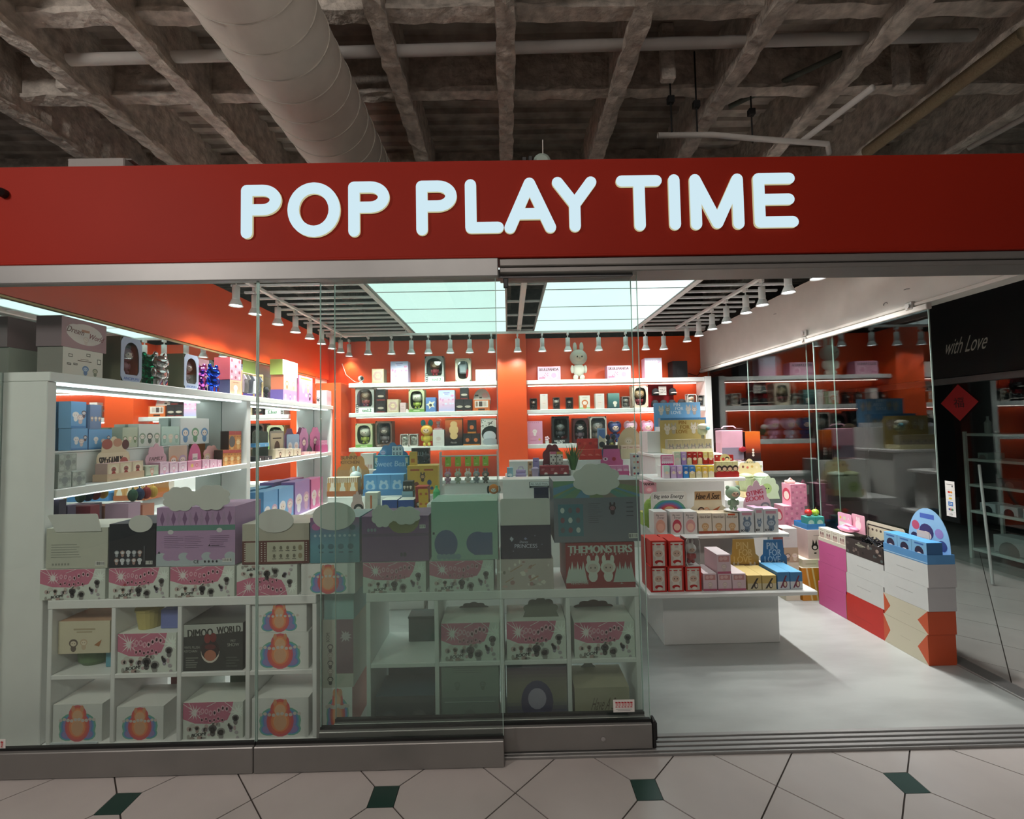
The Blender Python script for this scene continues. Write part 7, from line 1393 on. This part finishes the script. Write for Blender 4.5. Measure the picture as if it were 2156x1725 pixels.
# cards behind the stacks
def Rcard(x0, x1, yt, X, z0, shape, c, label, pr=None):
    w, h, loc, rz = RP(x0, x1, yt, X, z0); o = MB().card(outline(shape, -w/2, w/2, 0, h), 0, .004).bbox(-w*.35, w*.35, .004, .03, 0, .004, .001).obj('header_card', mat(c, .5), None, (loc[0], loc[1], loc[2]+.001), rz); tag(o, label, 'card')
    if pr: P = Print(w, h); pr(P); P.build(o)
Rcard(1764, 1792, 1085, XS+.14, z+.115, 'rect', '#dca4bc', 'pink rounded card with yellow and grey icons above the cat boxes', lambda P: P.ell(.2, .7, .08, .08, '#dcc04c').rect(.4, .6, .6, .8, '#c9ccb4').text('A', .8, .7, .2, '#e6e0dc').rect(.1, .15, .9, .45, '#d3d4d0')); Rcard(1793, 1820, 1088, XS+.15, z+.115, 'rect', '#e0a8b8', 'coral pink card with a rabbit shape above the cat boxes', lambda P: P.ell(.5, .45, .2, .26, '#efe0e0').ell(.42, .75, .05, .14, '#efe0e0').ell(.58, .75, .05, .14, '#efe0e0'))
# fourth group: mustard carton, cream slab, cat box, blue tray, pink tower
def p_str(P): P.rect(0, 0, 1, 1, '#c9892c'); [P.poly([(P.w*a, 0), (P.w*(a+.06), 0), (P.w*(a-.1), P.h), (P.w*(a-.16), P.h)], '#e0c48c') for a in (.3, .5, .8)]
def Q(x0, x1, y0, d, z, h, c, label, pr=None, **k): carton((x1-x0, h, ((x0+x1)/2, y0, z), 0), d, c, label, pr, **k); return z+h
XA, XB, YA = 2.60, 2.86, 3.99
z = Q(XA, XB, YA, .27, 0, .29, ('#c9892c', '#d8b060', '#d8d4c4'), 'mustard striped carton on the floor beyond the pink stack', p_str, name='shipping_box', spr=(-1, p_str))
z = Q(XA+.02, XB, YA+.01, .25, z, .07, ('#dcd6bc', '#d0cab0', '#e6e0c8'), 'cream flat slab box on the mustard carton', lambda P: P.rect(.1, .4, .5, .5, '#bdb598'), name='shipping_box')
z = Q(XA+.08, XB, YA+.02, .22, z, .26, ('#dcc6c2', '#cdb4b0', '#e2d2ce'), 'pale pink box with a black cat-eared shape on the cream slab', lambda P: P.ell(.35, .42, .12, .12, '#1f1a20').ell(.35, .4, .07, .06, '#e0d0d0').poly([(P.w*.22, P.h*.5), (P.w*.26, P.h*.68), (P.w*.34, P.h*.53)], '#1f1a20').poly([(P.w*.48, P.h*.5), (P.w*.44, P.h*.68), (P.w*.36, P.h*.53)], '#1f1a20').rect(.3, .18, .42, .23, '#1f1a20').rect(.3, .8, .7, .82, '#b09a98'))
display((XA+.17, YA+.03, z), 0, .17, .18, .05, '#3f86c4', 'bright blue tray of teal foil packs beyond the pink stack', None, (2, .11, ('#3f9a94', '#2f7f7c', '#58b4ac'), lambda P: P.ell(.5, .5, .25, .25, '#a9d4c4').ell(.4, .4, .1, .1, '#d8e4c4'), 'teal foil pack in the bright blue tray', 'packs in the bright blue tray'))
for k, (dx, c, lb) in enumerate(((.135, '#c22c28', 'red glossy apple toy on the foil packs'), (.2, '#9ab83c', 'green glossy apple toy beside the red one'))):
    r = empty('apple_toy', (XA+dx, YA+.075, z+.115)); tag(r, lb, 'toy'); MB().ell((0, 0, .032), (.032, .032, .032), n=14).obj('fruit', mat(c, .2, coat=.5), r, smooth=True); MB().tube([(0, 0, .06), (.008, 0, .08)], .003, 6).obj('stem', mat('#5a3a24', .7), r)
# leopard and white boxes beside the mustard carton
zq = Q(2.455, 2.585, 4.0, .16, 0, .34, ('#d6cfb8', '#c4bda6', '#e0d9c4'), 'tall cream carton on the floor beside the mustard one', lambda P: P.rect(.2, .5, .8, .52, '#b5ad94'), name='shipping_box')
zq = Q(2.455, 2.585, 4.0, .15, zq, .13, ('#b9a488', '#7a4a40', '#c9b498'), 'beige comic print box on the tall cream carton', p_toys('#b9a488', ['#8a7a68', '#d8ccb4'], 2))
Q(2.45, 2.58, 4.0, .15, zq, .17, ('#d3d0cc', '#8c3c34', '#dcd9d5'), 'plain white box with red side above the comic print box', lambda P: P.rect(.1, .45, .5, .47, '#bbb8b4'))
# pink tower on a storage cube
def Fq(x0, x1, yt, Y, z0, c, label, pr=None, d=.1, **k): pl = FP(x0, x1, yt, Y, z0); carton(pl, d, c, label, pr, **k); return z0+pl[1]
steps('white storage cube under the pink tower beyond the mustard carton', (2.63, 2.9, 4.29, 4.52, .5), [], [], name='pedestal')
p_pinkdots = lambda P: p_dots('#cf8098', ['#b06a80', '#d898a8'], 4, 4, .3)(P)
p_pinkface = lambda P: P.rect(0, 0, 1, 1, '#dc9aae').ell(.5, .5, .3, .3, '#c9405c').ell(.5, .45, .2, .2, '#ecdcd4')
PB = ('#cf8098', '#dc9aae', '#e0a9b8')
z1 = Fq(1654, 1694, 1108, 4.3, .501, PB, 'pink dotted box at the bottom of the pink tower', p_pinkdots, d=.16, spr=(-1, p_pinkface)); z2 = Fq(1650, 1694, 1066, 4.3, z1, PB, 'pink dotted box in the middle of the pink tower', p_pinkdots, d=.16, spr=(-1, p_pinkface)); z3 = Fq(1664, 1698, 1020, 4.3, z2, PB, 'pink dotted box on top of the pink tower', p_pinkdots, d=.14, spr=(-1, p_pinkface))
tag(MB().bbox(-.07, .0, .02, .1, 0, .03, .008).tube([(-.06, .06, .02), (-.03, .06, .05), (0, .06, .02)], .008, 6).obj('paper_ribbon', mat('#d8b0a8', .6), None, (aY(1680, 1015, 4.3)[0], 4.31, z3+.001)), 'curled pale paper on top of the pink tower', 'paper')
tierheader(1680, 1702, 1010, 4.47, .501, 'arch', '#d84a78', 'deep pink arched doll card behind the pink tower', lambda P: P.ell(.5, .8, .25, .1, '#ecdcd4').rect(.2, .1, .8, .5, '#e0a0b4'), .03)
zt = z+.118
